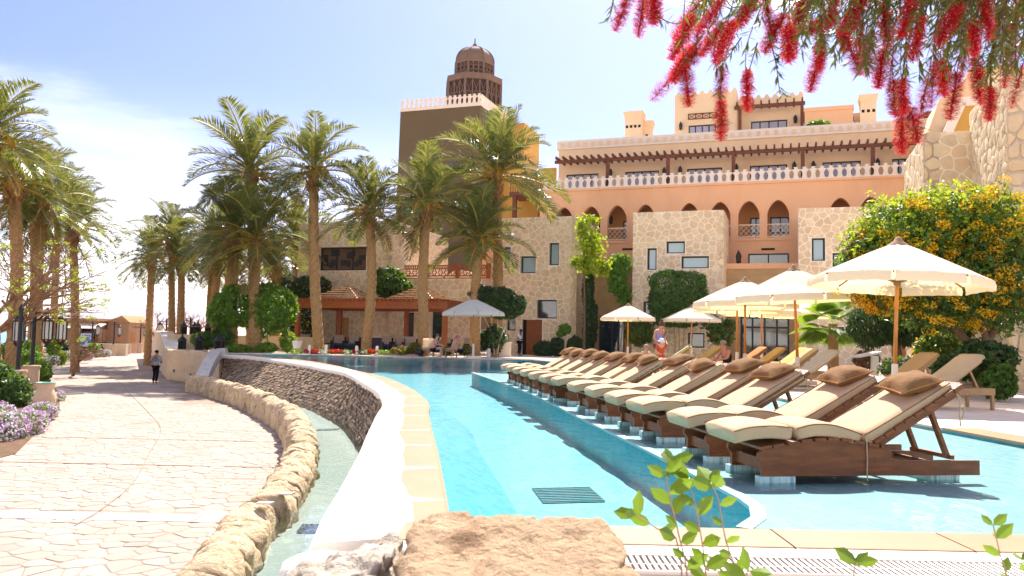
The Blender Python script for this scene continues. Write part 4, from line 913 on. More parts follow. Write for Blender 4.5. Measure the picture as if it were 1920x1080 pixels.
# right stone volumes
rb = thing('stone_house', 'large block stone volume with slanting side behind the yellow flowering tree', 'building', tuple(BP(14, -24, 0)))
aR1, zR1 = BX(1733, 250, -24.0)
stone_wall(rb, BP(aR1, -24, 0), BU, BW, 4.5, 0, zR1, [], .4, .46, 61, h=.04)
ce_o = BP(aR1, -24 + 4.4, 0); stone_wall(rb, ce_o, -BW, BU, 4.4, 0, zR1, [], .4, .5, 62, h=.04, name='side_wall')
rb = thing('stone_tower', 'tall rough stone wall at the right edge with narrow slot windows', 'building', tuple(BP(15, -28, 0)))
aR2 = BX(1890, 300, -28.2)[0]; zR2 = BX(1890, 128, -28.2)[1]
stone_wall(rb, BP(aR2, -28.2, 0), BU, BW, 5, 0, zR2, [], .4, .46, 63, h=.05)
sl = [(1.35, 4.75, 1.75, 6.7), (2.4, 3.7, 2.8, 5.4), (3.35, 4.4, 3.55, 5.9)]
sl = [(.55, 4.3, .85, 6.1), (1.7, 3.7, 2.05, 5.3), (2.9, 4.2, 3.1, 5.7), (.9, .3, 1.7, 2.4)]
sl = [(4.3 - c, b, 4.3 - a, d) for a, b, c, d in sl]
stone_wall(rb, BP(aR2, -28.2 + 4.3, 0), -BW, BU, 4.3, 0, zR2, sl, .5, .42, 64, h=.06, name='side_wall')
MB().obox(BP(aR2 + .52, -28, 0), BU * .1, BW * 4, UP * zR2).build('inner_wall', MAT('slot shade', '8a7660', .1, 3, .9), rb)

# retaining walls at the walker's side and planter parapet
rt = thing('retaining_wall', 'cream stone retaining wall beside the walker, holding up the planted terrace', 'wall', (-19, 44.6, -1.55))
w0, w1 = Vector((-19.2, 44.8, 0)), Vector((-14.75, 40.6, 0)); uu = (w1 - w0); Lr = uu.length; uu.normalize(); nn = Vector((-uu.y, uu.x, 0)); nn = nn if nn.y > 0 else -nn
mb = MB(); mb.obox(w0 + UP * -1.62, uu * Lr, nn * .5, UP * 1.70); mb.build('wall', m_plaster, rt)
lay_stones(cells(0, -1.55, Lr, .05, .34, .26, .38, random.Random(8), .035), lambda x, y, d: w0 + uu * x + UP * y - nn * d, .03, m_plaster, rt, 'stone', 200)
w2 = Vector((-25.3, 57.6, 0)); u2 = (w2 - w0); L2 = u2.length; u2.normalize(); n2 = Vector((u2.y, -u2.x, 0))
mb = MB(); mb.prism([(0, -1.62), (L2 * 2.6, -1.62), (L2 * 2.6, 1.05), (L2 * .75, 1.0), (1.2, .12), (0, .08)], w0, u2, UP, n2 * .6); mb.build('ramp_wall', m_plaster, rt)
mb = MB(); mb.bar(w0 + u2 * 1.2 + UP * .16 + n2 * .3, w0 + u2 * L2 * .75 + UP * 1.04 + n2 * .3, .8, .1); mb.bar(w0 + u2 * L2 * .75 + UP * 1.05 + n2 * .3, w0 + u2 * L2 * 2.6 + UP * 1.10 + n2 * .3, .8, .1); mb.build('wall_coping', m_dry, rt)
MB().obox(Vector((-21.6, 50.2, .0)), (9.5, -.9, 0), (0, .4, 0), (0, 0, .95)).build('rear_wall', m_plaster, rt)
for (px, py) in ((326, 698), (357, 706)):
    d_ = ray(px, py); k = nn.dot(w0 - Vector((0, 0, 0))) / nn.dot(Vector((d_.x, d_.y, 0))); p = Vector((d_.x * k, d_.y * k, CAM_Z + d_.z * k)); MB().obox(p - nn * .05, uu * .16, nn * .05, UP * .16).build('wall_light', m_black, rt)
# curved pale shoulder where the overflow wall starts
sh = thing('stone_shoulder', 'pale curved stone shoulder at the start of the slate wall, stained by water', 'wall', (-15, 40, -1.2))
mb = MB(); q = [D(425, 656, 40.4), D(408, 659, 40.2), D(398, 670, 39.0), D(388, 688, 37.8), D(380, 706, 36.6), D(376, 718, 35.9)]; q = spline(q, 24)
for a, b in zip(q[:-1], q[1:]): mb.bar(a - UP * .12, b - UP * .12, .55, .45)
mb.build('shoulder', MAT('pale stained plaster', 'c9c0b6', .1, 3, .7, .3, 20, stain='8d8780', stain_sc=2, stain_amt=.4), sh)
# ---------------------------------------------------------------- sunbeds in the pool
m_mat = MAT('beige canvas', 'cba985', .05, 4, .9, .12, 60, .1); m_matside = MAT('striped canvas side', 'bfa888', .06, 6, .9, .1, 80, .1); m_pipe = MAT('brown piping', '8a6a4a', .1, 5, .9)
m_pil = MAT('brown pillow cloth', '83603c', .14, 7, .9, .35, 35, .15); m_pl = MAT('weathered teak plank', '7d4a25', .3, 3, .45, .3, 30, .4, stain='45280f', stain_sc=4, stain_amt=.4, stretch=(.6, 6, 6)); m_plend = MAT('plank end grain', '6e5138', .2, 8, .7)
m_tie = MAT('cloth tie', 'b9a27e', .1, 8, .9)
def mattress_part(prof, w, t, seed, mats=None):
    # a quilted pad swept along (x,z): pinched ends, crowned top, ribbed sides
    pts = spline([(x, 0, z) for x, z in prof], 13); mb = MB(); k = 0; rings = []
    for i, p in enumerate(pts):
        f = i / 12; tg = (pts[min(i + 1, 12)] - pts[max(i - 1, 0)]).normalized(); nr = Vector((-tg.z, 0, tg.x)); pin = 1 - .30 * max(0, abs(2 * f - 1) - .8) / .2
        ring = []; W = w / 2 * (1 - .03 * (1 - pin) / .3)
        for j in range(9):
            y = -W + 2 * W * j / 8; u = abs(y / W); crown = .010 * (1 - u ** 4) - .010 * (u > .99)
            ring.append(p + Vector((0, y, 0)) + nr * ((crown + .006 * mnoise.noise(Vector((p.x * 5, y * 6, seed)))) - (1 - pin) * t * .35))
        for j in range(1, 10): ring.append(p + Vector((0, W + (.007 if j % 2 else -.003), 0)) - nr * (t * (.08 + .84 * j / 10) * pin + (1 - pin) * t * .4))
        ring.append(p + Vector((0, W * .9, 0)) - nr * t); ring.append(p - nr * (t * 1.01)); ring.append(p + Vector((0, -W * .9, 0)) - nr * t)
        for j in range(9, 0, -1): ring.append(p + Vector((0, -W - (.007 if j % 2 else -.003), 0)) - nr * (t * (.08 + .84 * j / 10) * pin + (1 - pin) * t * .4))
        k = len(ring); mb.v += [tuple(q) for q in ring]
    for i in range(12):
        for c in range(k): mb.f.append((i * k + c, i * k + k + c, i * k + k + (c + 1) % k, i * k + (c + 1) % k)); mb.m.append(0 if c < 8 else 1)
    mb.f += [tuple(range(k)), tuple(range(13 * k - 1, 12 * k - 1, -1))]; mb.m += [1, 1]
    return mb
def pad_piping(prof, w, t):
    pts = spline([(x, 0, z) for x, z in prof], 13); W = w / 2 + .003
    return [MB().tube([p + Vector((0, q * W, 0)) + UP * -.006 for p in pts], .006, 5) for q in (-1, 1)]
PROFS = [[(x, z + .085) for x, z in q] for q in ([(-.24, .365), (-.1, .40), (.1, .415), (.28, .40)], [(.295, .395), (.45, .43), (.65, .42), (.89, .345)], [(.905, .335), (1.05, .41), (1.35, .575), (1.72, .785)])]
LWD = .66
def pillow_mesh(name, mat, lx=.195, ly=.275, t=.088, seed=0):
    nx, ny = 15, 15; V = []; F = []
    for sgn in (1, -1):
        for j in range(ny):
            for i in range(nx):
                u, v = -1 + 2 * i / (nx - 1), -1 + 2 * j / (ny - 1); pin = 1 - .10 * (1 - abs(u * v)) * max(abs(u), abs(v)) ** 2
                h = t * max(0, 1 - abs(u) ** 2.6) ** .55 * max(0, 1 - abs(v) ** 2.6) ** .55; wr = .018 * mnoise.noise(Vector((u * 2.2, v * 2.2, seed + sgn))) * (1 - max(abs(u), abs(v)) ** 4) + .008 * mnoise.noise(Vector((u * 6, v * 6, seed)))
                V.append((u * lx * pin, v * ly * pin, sgn * h + wr * (1 if h > .001 else 0)))
    for s_ in range(2):
        o = s_ * nx * ny
        for j in range(ny - 1):
            for i in range(nx - 1):
                q = (o + j * nx + i, o + j * nx + i + 1, o + (j + 1) * nx + i + 1, o + (j + 1) * nx + i); F.append(q if s_ == 0 else q[::-1])
    me = bpy.data.meshes.new(name); me.from_pydata(V, [], F); me.materials.append(mat); me.polygons.foreach_set('use_smooth', [True] * len(F)); me.update(); return me
PILM = [pillow_mesh('pillow', m_pil, seed=s) for s in (1.3, 5.2, 9.7)]
pp = MB(); e = [(-1, -1), (-.5, -.93), (0, -.9), (.5, -.93), (1, -1), (.93, -.5), (.9, 0), (.93, .5), (1, 1), (.5, .93), (0, .9), (-.5, .93), (-1, 1), (-.93, .5), (-.9, 0), (-.93, -.5), (-1, -1)]
pp.tube([(x * .201, y * .277, 0) for x, y in e], .006, 5); PIPM = pp.mesh('piping', MAT('tan piping', 'a87848', .1, 5, .9))
def make_lounger():
    o = thing('pool_lounger', 'x', 'sun lounger', (0, 0, 0), 0, 'padded wooden loungers standing in the pool')
    side = [(.0, .0), (2.0, .0), (2.0, .125), (1.19, .125), (1.165, .15), (1.18, .19), (1.15, .22), (1.06, .235), (.92, .262), (.74, .295), (.62, .302), (.42, .29), (.22, .262), (.06, .222), (-.005, .215), (-.035, .19), (-.04, .155), (-.02, .125), (.0, .11)]
    for y in (.0, .60): MB().prism(side, (0, y + .042, .08), (1, 0, 0), (0, 0, 1), (0, -.042, 0)).build('side_plank', m_pl, o)
    sm = MB().box((0, 0, 0), (.095, .70, .024)).mesh('slat', m_pl)
    tops = spline([(.02, 0, .318), (.22, 0, .350), (.42, 0, .378), (.62, 0, .39), (.74, 0, .383), (.92, 0, .35), (1.10, 0, .322)], 10)
    for i, p in enumerate(tops):
        d = tops[min(i + 1, 9)] - tops[max(i - 1, 0)]; inst('slat', sm, o, (p.x, .32, p.z - .0), (0, -math.atan2(d.z, d.x), 0))
    b0, b1 = Vector((1.02, 0, .315)), Vector((1.83, 0, .80)); d = (b1 - b0).normalized(); an = -math.atan2(d.z, d.x)
    for y in (.06, .58): MB().bar(b0 + UP * 0 + Vector((0, y, 0)), b1 + Vector((0, y, 0)), .04, .075).build('back_rail', m_pl, o)
    for i in range(9): p = b0.lerp(b1, .06 + i * .115); inst('slat', sm, o, (p.x - d.z * .05, .32, p.z + d.x * .05), (0, an, 0))
    for y in (.11, .53):
        MB().bar((1.60, y, .65), (1.775, y, .21), .03, .055, (0, 1, 0)).build('strut', m_pl, o)
    MB().bar((1.775, .045, .225), (1.775, .60, .225), .035, .035).build('cross_bar', m_pl, o); MB().bar((1.30, .045, .17), (1.30, .60, .17), .045, .05).build('cross_bar', m_pl, o); MB().bar((1.62, .045, .17), (1.62, .60, .17), .03, .03).build('cross_bar', m_pl, o)
    MB().bar((.06, .045, .16), (.06, .60, .16), .04, .1).build('end_board', m_pl, o)
    MB().obox((1.80, .02, .78), (.07, 0, .045), (0, .60, 0), (-.03, 0, .05)).build('head_board', m_pl, o)
    for k, pf in enumerate(PROFS):
        c = mattress_part(pf, LWD, .115, k * 3.3).build('cushion', [m_mat, m_matside], o, True, False); c.location = (0, .32, 0); [q.build('piping', m_pipe, c, True, False) for q in pad_piping(pf, LWD, .115)]
    mb = MB(); mb.tube([(1.78, -.01, .78), (1.80, -.03, .70), (1.785, -.035, .60), (1.80, -.03, .50)], .006, 5); mb.build('tie', m_tie, o); mb = MB(); mb.tube([(1.78, -.01, .78), (1.83, -.04, .71), (1.84, -.03, .64), (1.82, -.02, .56)], .006, 5)
    tag(mb.build('tie', m_tie, o), kind=None); mb = MB(); mb.tube([(.93, -.008, .40), (.93, -.014, .33), (.935, -.012, .2), (.93, -.014, .10), (.925, -.03, .04)], .006, 5); mb.build('tie', m_tie, o)
    return o
RB = [(1430, 893), (1330, 856), (1240, 820), (1189, 800), (1140, 781), (1103, 767), (1069, 752)]
LPOS = [G(x, y, .05) for x, y in RB] + [Vector((2.02 - .136 * (y - 6.42), y, 0)) for y in (14.95, 16.15, 17.35, 18.55, 19.75, 20.9)]
proto = make_lounger(); rg = random.Random(2)
tp = MB(); tp.box((0, 0, .044), (.31, .10, .072))
def tilemat():
    n = N('white pool tile'); v = n.a('ShaderNodeTexBrick', {'Vector': n.pos((1, 1, 1)), 'Color1': srgb('b9dcd8'), 'Color2': srgb('c8e6e0'), 'Mortar': srgb('8fb5b3'), 'Scale': 9.0, 'Mortar Size': .02}); return n.finish(n.a('ShaderNodeBsdfPrincipled', {'Base Color': v.outputs[0], 'Roughness': .3}).outputs[0])
tpm = tp.mesh('tile_pedestal', tilemat())
lg = ['first pool lounger counting from the rounded pool corner, its plank side in full view', 'second pool lounger counting from the rounded pool corner, tucked behind the nearest one'] + [f'{ORD(i)} pool lounger counting from the rounded pool corner' for i in range(2, 12)] + ['last pool lounger, at the far end of the row nearest the stone houses']
pg = ['first brown pillow counting from the rounded pool corner, biggest of the row', 'second brown pillow counting from the rounded pool corner'] + [f'{ORD(i)} brown pillow counting from the rounded pool corner' for i in range(2, 12)] + ['last brown pillow, on the far end lounger nearest the stone houses']
for i, p in enumerate(LPOS):
    o = proto if i == 0 else copy_tree(proto); rz = R(8.6 + (rg.uniform(-1.2, 1.2) if i else 0)); o.location = (p.x, p.y, -.03); o.rotation_euler = (0, 0, rz); o['label'] = lg[i]
    for kd in KIDS[o.name]:
        if kd.name.startswith('cushion'): kd.rotation_euler = (rg.uniform(-.012, .012), rg.uniform(-.006, .006), rg.uniform(-.02, .02)); kd.location = (rg.uniform(-.015, .015), .32 + rg.uniform(-.014, .014), rg.uniform(0, .008))
    T = Matrix.Translation((p.x, p.y, -.03)) @ Matrix.Rotation(rz, 4, 'Z')
    for x, y in ((.12, .02), (.12, .62), (1.72, .32)): instM('tile_pedestal', tpm, T @ Matrix.Translation((x, y, .0)) @ (Matrix.Diagonal((1, 1, 1, 1)) if x < 1 else Matrix.Diagonal((.9, 5, 1, 1))), ledge)
    dx, dy, dr = rg.uniform(-.06, .03), rg.uniform(-.04, .04), rg.uniform(-.22, .22)
    pil = thing('pillow', pg[i], 'pillow', (0, 0, 0), 0, 'brown pillows on the pool loungers')
    pil.matrix_basis = T @ Matrix.Translation((1.57 + dx, .32 + dy, .862 + dx * .55)) @ Matrix.Rotation(R(-19), 4, 'Y') @ Matrix.Rotation(dr, 4, 'Z')
    inst('pillow_cover', PILM[i % 3], pil); inst('piping', PIPM, pil)

# ---------------------------------------------------------------- deck loungers
m_wick = MAT('tan wicker', 'a98a62', .15, 20, .8, .5, 90); m_sand2 = MAT('sand cushion', 'c0a888', .05, 4, .9, .1, 50, .1); m_gold = MAT('parasol light toned cushion', 'c39a52', .06, 4, .9, .1, 50)  # m_gold has the yellow light under the parasols put into its colour
def deck_lounger(px, py, Yd, lab, cush, rz=R(9), towel=None):
    o = thing('deck_lounger', lab, 'sun lounger', (0, 0, 0), 0, 'wicker loungers on the pool deck'); p = D(px, py, Yd); o.location = (p.x - 1.95, Yd, .055); o.rotation_euler = (0, 0, rz)
    mb = MB(); mb.obox((0, 0, .26), (1.95, 0, 0), (0, .05, 0), (0, 0, .12)); mb.obox((0, .62, .26), (1.95, 0, 0), (0, .05, 0), (0, 0, .12)); mb.obox((0, .051, .26), (.05, 0, 0), (0, .568, 0), (0, 0, .12)); mb.obox((1.90, .051, .26), (.05, 0, 0), (0, .568, 0), (0, 0, .12)); mb.obox((.051, .051, .30), (1.1, 0, 0), (0, .568, 0), (0, 0, .04))
    mb.build('frame', m_wick, o, world=False)
    for x in (.02, 1.88):
        for y in (.0, .62): MB().obox((x, y, 0), (.05, 0, 0), (0, .05, 0), (0, 0, .26)).build('leg', m_wick, o, world=False)
    bk = MB(); bk.bar((1.05, .33, .38), (1.72, .33, .86), .6, .035); bk.build('back_frame', m_wick, o, world=False)
    MB().bar((1.5, .06, .68), (1.66, .06, .36), .03, .03).build('strut', m_wick, o, world=False)
    pf = [(.02, .46), (.4, .47), (.8, .47), (1.0, .475), (1.25, .63), (1.75, .985)]
    c = mattress_part(pf, .62, .09, px * .1).build('cushion', [cush, cush], o, True, False); c.location = (0, .335, 0)
    if towel:
        t = mattress_part([(1.25, .645), (1.5, .81), (1.77, 1.01)], .34, .02, 3).build('towel', towel, None, True, False); t.location = (o.location.x, o.location.y, o.location.z); t.rotation_euler = (0, 0, rz)
        t.matrix_basis = Matrix.Translation(o.location) @ Matrix.Rotation(rz, 4, 'Z') @ Matrix.Translation((0, .335, .01)); tag(t, 'bright teal towel hung over a cream lounger back', 'towel')
    return o
deck_lounger(1888, 700, 13.9, 'wicker deck lounger with pale grey cushion at the right edge, backrest highest', m_sand2)
deck_lounger(1796, 700, 15.9, 'wicker deck lounger with tan cushion just right of the big parasol pole', MAT('tan cushion', 'a98a62', .05, 4, .9, .1, 50, .1))
deck_lounger(1600, 690, 19.0, 'deck lounger with cream cushion behind the third pool lounger, beside the white stand', MAT('cream cushion', 'cbb696', .05, 4, .9, .1, 50, .1))
deck_lounger(1557, 690, 21.4, 'deck lounger with sand cushion just left of the cream one by the flowering tree', MAT('sand cushion plain', 'b39a72', .05, 4, .9, .1, 50, .1))
deck_lounger(1456, 680, 26, 'deck lounger with brown cushion in front of the dark glass doors', MAT('brown cushion', 'a9744a', .05, 4, .9, .1, 50, .1))
deck_lounger(1492, 680, 25.0, 'deck lounger with golden cushion in parasol shade beside the brown cushioned one', m_gold)
deck_lounger(1533, 680, 26.5, 'second golden deck lounger, behind the bamboo parasol pole', m_gold)
deck_lounger(1300, 670, 25.3, 'cream deck lounger carrying the teal towel, beside the standing woman', MAT('pale yellow cushion', 'd2b878', .05, 4, .9, .1, 50, .1), R(-20), MAT('teal towel', '1fa3ab', .08, 8, .95))
deck_lounger(1372, 672, 24.5, 'golden deck lounger with white edge in front of the seated older woman', m_gold, R(10))

# ---------------------------------------------------------------- parasols
m_can = CLOTH('cream parasol cloth', 'efe8dc', .45, .03, .25, 'fde6a4'); m_canw = CLOTH('pale parasol cloth', 'eeeee8', .6, .03, .2, 'dde2da')
m_bam = MAT('varnished bamboo', 'b9772c', .12, 2, .35, .05, 30, .5); m_rib = MAT('parasol rib', '8a6a48', .1, 4, .6); m_capm = MAT('parasol cap', '9b7c5c', .1, 4, .8)
def make_parasol(cloth, pole=None, base=True):
    o = thing('parasol', 'x', 'parasol', (0, 0, 0), 0, 'cream parasols round the pool'); r, za, zr, n = 1.66, 3.16, 2.40, 8
    def S(k, f, t):       # panel k, across f, down t
        a0 = 2 * math.pi * k / n; a1 = a0 + 2 * math.pi / n; A, B = Vector((math.cos(a0), math.sin(a0), 0)), Vector((math.cos(a1), math.sin(a1), 0))
        p = (A * (1 - f) + B * f) * r * t; bow = -.07 * math.sin(math.pi * f) * t * math.sin(math.pi * min(1, t * .9 + .1)) ; z = za - (za - zr) * (t ** 1.08) + bow + .012 * mnoise.noise(Vector((p.x * 4, p.y * 4, k)))
        return Vector((p.x, p.y, z + .02 * math.sin(math.pi * f) * t))
    for k in range(n):
        mb = MB(); NT, NF = 7, 8
        for j in range(NT + 1):
            for i in range(NF + 1): mb.v.append(tuple(S(k, i / NF, .07 + .93 * j / NT)))
        for j in range(NT):
            for i in range(NF): q = j * (NF + 1) + i; mb.f.append((q, q + 1, q + NF + 2, q + NF + 1)); mb.m.append(0)
        p_ = mb.build('canopy_panel', cloth, o, True)
        mb = MB()
        for i in range(NF + 1):
            f = .03 + .94 * i / NF; q = S(k, f, 1.0); rr = Vector((q.x, q.y, 0)).normalized(); mb.v += [tuple(q + UP * -.004), tuple(q + rr * .035 + UP * (-.10 + .008 * math.sin(i * 2 + k))), tuple(q + rr * (.02 + .012 * math.sin(i * 1.7 + k)) + UP * (-.185 + .006 * math.sin(i * 3 + k * 2)))]
        for i in range(NF):
            for c in range(2): q = i * 3 + c; mb.f.append((q, q + 1, q + 4, q + 3)); mb.m.append(0)
        mb.build('valance', cloth, p_, True)
    for k in range(n):
        a0 = 2 * math.pi * k / n; MB().bar((.05 * math.cos(a0), .05 * math.sin(a0), za - .07), (r * math.cos(a0), r * math.sin(a0), zr - .03), .022, .03).build('rib', m_rib, o)
        MB().bar((.05 * math.cos(a0), .05 * math.sin(a0), zr - .05), (.55 * r * math.cos(a0), .55 * r * math.sin(a0), za - (za - zr) * .55 - .05), .018, .025).build('brace', m_rib, o)
    MB().lathe([(.22, za - .105), (.20, za - .07), (.09, za + .01), (.07, za + .05), (.05, za + .08), (.01, za + .10)], (0, 0, 0), 12).build('cap', m_capm, o, True)
    MB().lathe([(.07, zr - .10), (.07, zr - .0)], (0, 0, 0), 10).build('hub', m_rib, o)
    MB().tube([(0, 0, .05), (0, 0, za - .02)], [.042, .034], 12).build('pole', pole or m_bam, o, True)
    mb = MB(); mb.box((0, 0, .05), (.7, .7, .10)); mb.tube([(0, 0, .1), (0, 0, .75)], .06, 10); mb.build('base', m_white, o)
    return o
pa = make_parasol(m_can); first = True
for ax, Yd, rz, tilt, lab in ((1674, 15.6, .3, R(2.6), 'largest parasol, in front of the yellow flowering tree'), (1497, 21.6, .1, R(-2.6), 'second largest parasol, in the middle of the cluster over the deck loungers'),
                          (1397, 26.0, .5, 0, 'high parasol at the left of the cluster over the deck loungers'), (1382, 30.0, .2, 0, 'shaded parasol on the leftmost yellow pole of the cluster, its rim lit from behind'),
                          (1428, 33.0, .0, 0, 'backlit parasol right behind the two tallest of the cluster, before the glass doors'), (1497, 34.5, .35, 0, 'farthest backlit parasol of the cluster, at its right'),
                          (1178, 46, .2, 0, 'small parasol beside the dark doorway, left of the standing woman'), (1297, 46, .4, 0, 'small parasol in front of the clipped square hedge')):
    o = pa if first else copy_tree(pa); first = False; p = D(ax, 560, Yd); o.location = (p.x, Yd, .055); o.rotation_euler = (0, tilt, rz); o['label'] = lab
pb = make_parasol(m_canw); p = D(889, 600, 42.3); pb.location = (p.x, 42.3, .06); pb.rotation_euler = (0, R(-1), .2); pb['label'] = 'pale parasol on a white foot beside the seated couple at the pool edge'

# ---------------------------------------------------------------- teak pergola and its seats
bPv = -9.2; pv = thing('pergola', 'reddish teak pergola with two stepped slatted roofs beside the pool', 'pergola', tuple(BP(-19, bPv, .1)))
a0, zb = BX(553, 577, bPv); a1_ = BX(838, 575, bPv)[0]; zt = BX(700, 560, bPv)[1]; hb_ = zt - zb; dpt = 4.9
MB().obox(BP(a0, bPv, zb), BU * (a1_ - a0), BW * .18, UP * (hb_ - .14)).build('front_beam', m_teak, pv); MB().obox(BP(a0, bPv + dpt, zb), BU * (a1_ - a0), BW * .18, UP * (hb_ - .14)).build('back_beam', m_teak, pv)
for a in (a0, a1_ - .18): MB().obox(BP(a, bPv + .181, zb), BU * .18, BW * (dpt - .182), UP * (hb_ - .14)).build('side_beam', m_teak, pv)
for a in (a0 + .02, a1_ - .30):
    for b in (bPv + .0, bPv + dpt - .1): MB().obox(BP(a, b + .01, .05), BU * .26, BW * .26, UP * (zb - .055)).build('post', m_teak, pv)
for x in (632, 757): a = BX(x, 620, bPv + 4)[0]; MB().obox(BP(a, bPv + 4, .05), BU * .24, BW * .24, UP * (zb - .055)).build('post', m_teak, pv)
rm = MB().obox((0, -.35, 0), (.09, 0, 0), (0, dpt + .8, 0), (0, 0, .14)).mesh('rafter', m_teak)
nr_ = 34
for i in range(nr_): instM('rafter', rm, wm(pv).inverted() @ BM @ Matrix.Translation((a0 + .05 + i * (a1_ - a0 - .15) / nr_, bPv, zt - .139)), pv)
m_slatw = MAT('painted sunlit roof slat', 'cdb08c', .1, 4, .7)  # sunlight on the roof slats is put into this paler colour
for xc, xw in ((652, 92), (789, 88)):
    ac = BX(xc, 560, bPv + 2.4)[0]; hw_ = (BX(xc + xw / 2, 560, bPv + 2.4)[0] - ac); bc = bPv + 2.4
    for t in range(6):
        h_ = hw_ * (1 - t / 6.4); z = zt + .03 + t * .155
        for (u0, v0, u1, v1) in ((-h_, -h_, h_, -h_ + .25), (-h_, h_ - .25, h_, h_), (-h_, -h_ + .25, -h_ + .25, h_ - .25), (h_ - .25, -h_ + .25, h_, h_ - .25)):
            if v1 - v0 > .02: MB().obox(BP(ac + u0, bc + v0, z), BU * (u1 - u0), BW * (v1 - v0), UP * .05).build('roof_slat', m_slatw, pv)
    for sx in (-1, 1):
        for sy in (-1, 1): MB().bar(BP(ac + sx * hw_ * .97, bc + sy * hw_ * .97, zt), BP(ac + sx * .1, bc + sy * .1, zt + .9), .07, .07).build('hip_rafter', m_teak, pv)
MB().obox(BP(a0 - .3, bPv - .25, .0), BU * (a1_ - a0 + .6), BW * (dpt + 1), UP * .15).build('platform', m_deck, pv)
m_rat = MAT('dark rattan', '2b2730', .15, 30, .7, .4, 90); m_bei = MAT('beige back cushion', 'b8a48e', .06, 5, .9, .1, 40); m_blu = MAT('blue seat cushion', '35507e', .08, 5, .9, .1, 40)
def make_chair():
    o = thing('armchair', 'x', 'armchair', (0, 0, 0), 0, 'dark rattan armchairs under the pergola'); mb = MB(); mb.obox((-.36, -.36, .1), (.72, 0, 0), (0, .72, 0), (0, 0, .22)); mb.build('seat', m_rat, o)
    for x in (-.43, .33): MB().obox((x, -.38, .02), (.10, 0, 0), (0, .78, 0), (0, 0, .58)).build('arm', m_rat, o)
    MB().obox((-.43, .40, .02), (.86, 0, 0), (0, .08, .03), (0, .03, .80)).build('backrest', m_rat, o)
    MB().obox((-.325, -.37, .325), (.65, 0, 0), (0, .62, 0), (0, 0, .11)).build('seat_cushion', m_blu, o); MB().obox((-.33, .24, .44), (.66, 0, 0), (0, .12, 0), (0, .09, .52)).build('back_cushion', m_bei, o)
    return o
ch = make_chair(); k = 0
for px, b, rz, lab in ((634, -6.6, .2, 'rattan armchair just right of the leftmost palm trunk under the pergola'), (660, -6.4, .0, 'second rattan armchair, left of the palm trunk in the pergola middle'), (722, -6.5, .1, 'rattan armchair right of the middle palm trunk, beige cushion in view'),
                       (748, -6.3, -.1, 'rattan armchair in the pergola middle, beside the third back post'), (768, -6.6, .1, 'rattan armchair just left of the palm trunk near the seated couple'), (832, -6.2, -.2, 'rattan armchair behind the seated couple'),
                       (870, -6.4, -.5, 'dark rattan armchair at the right end behind the pale parasol'), (573, -6.8, .6, 'dark rattan armchair in the left corner of the pergola'), (705, -8.6, 3.3, 'rattan armchair turned away towards the stone wall')):
    o = ch if k == 0 else copy_tree(ch); k += 1; a = BX(px, 640, b)[0]; q = BP(a, b, .15); o.location = q; o.rotation_euler = (0, 0, rz + math.atan2(BU.y, BU.x) * .5); o['label'] = lab
def make_table():
    o = thing('coffee_table', 'x', 'table', (0, 0, 0), 0, 'low tables under the pergola'); MB().box((0, 0, .43), (.75, .6, .05)).build('table_top', m_rat, o)
    for x in (-.33, .33):
        for y in (-.25, .25): MB().box((x, y, .2), (.06, .06, .40)).build('leg', m_rat, o)
    return o
tb_ = make_table(); k = 0
for px, b, lab in ((617, -7.9, 'low dark table in front of the leftmost rattan chairs'), (713, -7.7, 'low dark table beside the middle palm trunk'), (800, -7.8, 'low dark table behind the seated man')):
    o = tb_ if k == 0 else copy_tree(tb_); k += 1; o.location = BP(BX(px, 640, b)[0], b, .15); o.rotation_euler = (0, 0, -.33); o['label'] = lab

# small deck fittings along the far edge
m_wh = MAT('white painted post', 'd8d2c8', .04, 4, .6)
lm = MB().lathe([(.09, 0), (.09, .45), (.07, .47), (.07, .50), (.02, .51)], (0, 0, 0), 12).mesh('path_light', m_wh)
for i, (px, lab) in enumerate(((580, 'short white post light left of the leftmost tall palm by the pergola'), (611, 'short white post light just right of the leftmost palm trunk by the pergola'), (669, 'short white post light left of the middle palm trunk'), (706, 'short white post light right of the middle palm trunk'), (916, 'short white post light beside the white trunked topiary'))):
    p = D(px, 658, 44.2); tag(inst('path_light', lm, None, (p.x, p.y, .05), (0, R(rg.uniform(-4, 4)), 0)), lab, 'post light', 'white post lights along the flower bed')
p = D(557, 655, 43.9); t = thing('flower_pot', 'squat white square planter at the left end of the far pool edge', 'planter', (p.x, p.y, .05)); mb = MB(); mb.lathe([(.20, 0), (.28, .38), (.30, .42), (.25, .42), (.24, .36)], p + UP * .05, 4, 0, .5); mb.build('pot', m_wh, t)
p = D(947, 660, 47.5); t = thing('lantern_pedestal', 'cream stone pedestal beside the brown door', 'pedestal', (p.x, p.y, .03)); MB().box((p.x, p.y, .44), (.72, .72, .82)).build('block', m_cop2, t); MB().box((p.x, p.y, .88), (.84, .84, .06)).build('top_slab', m_cop2, t)
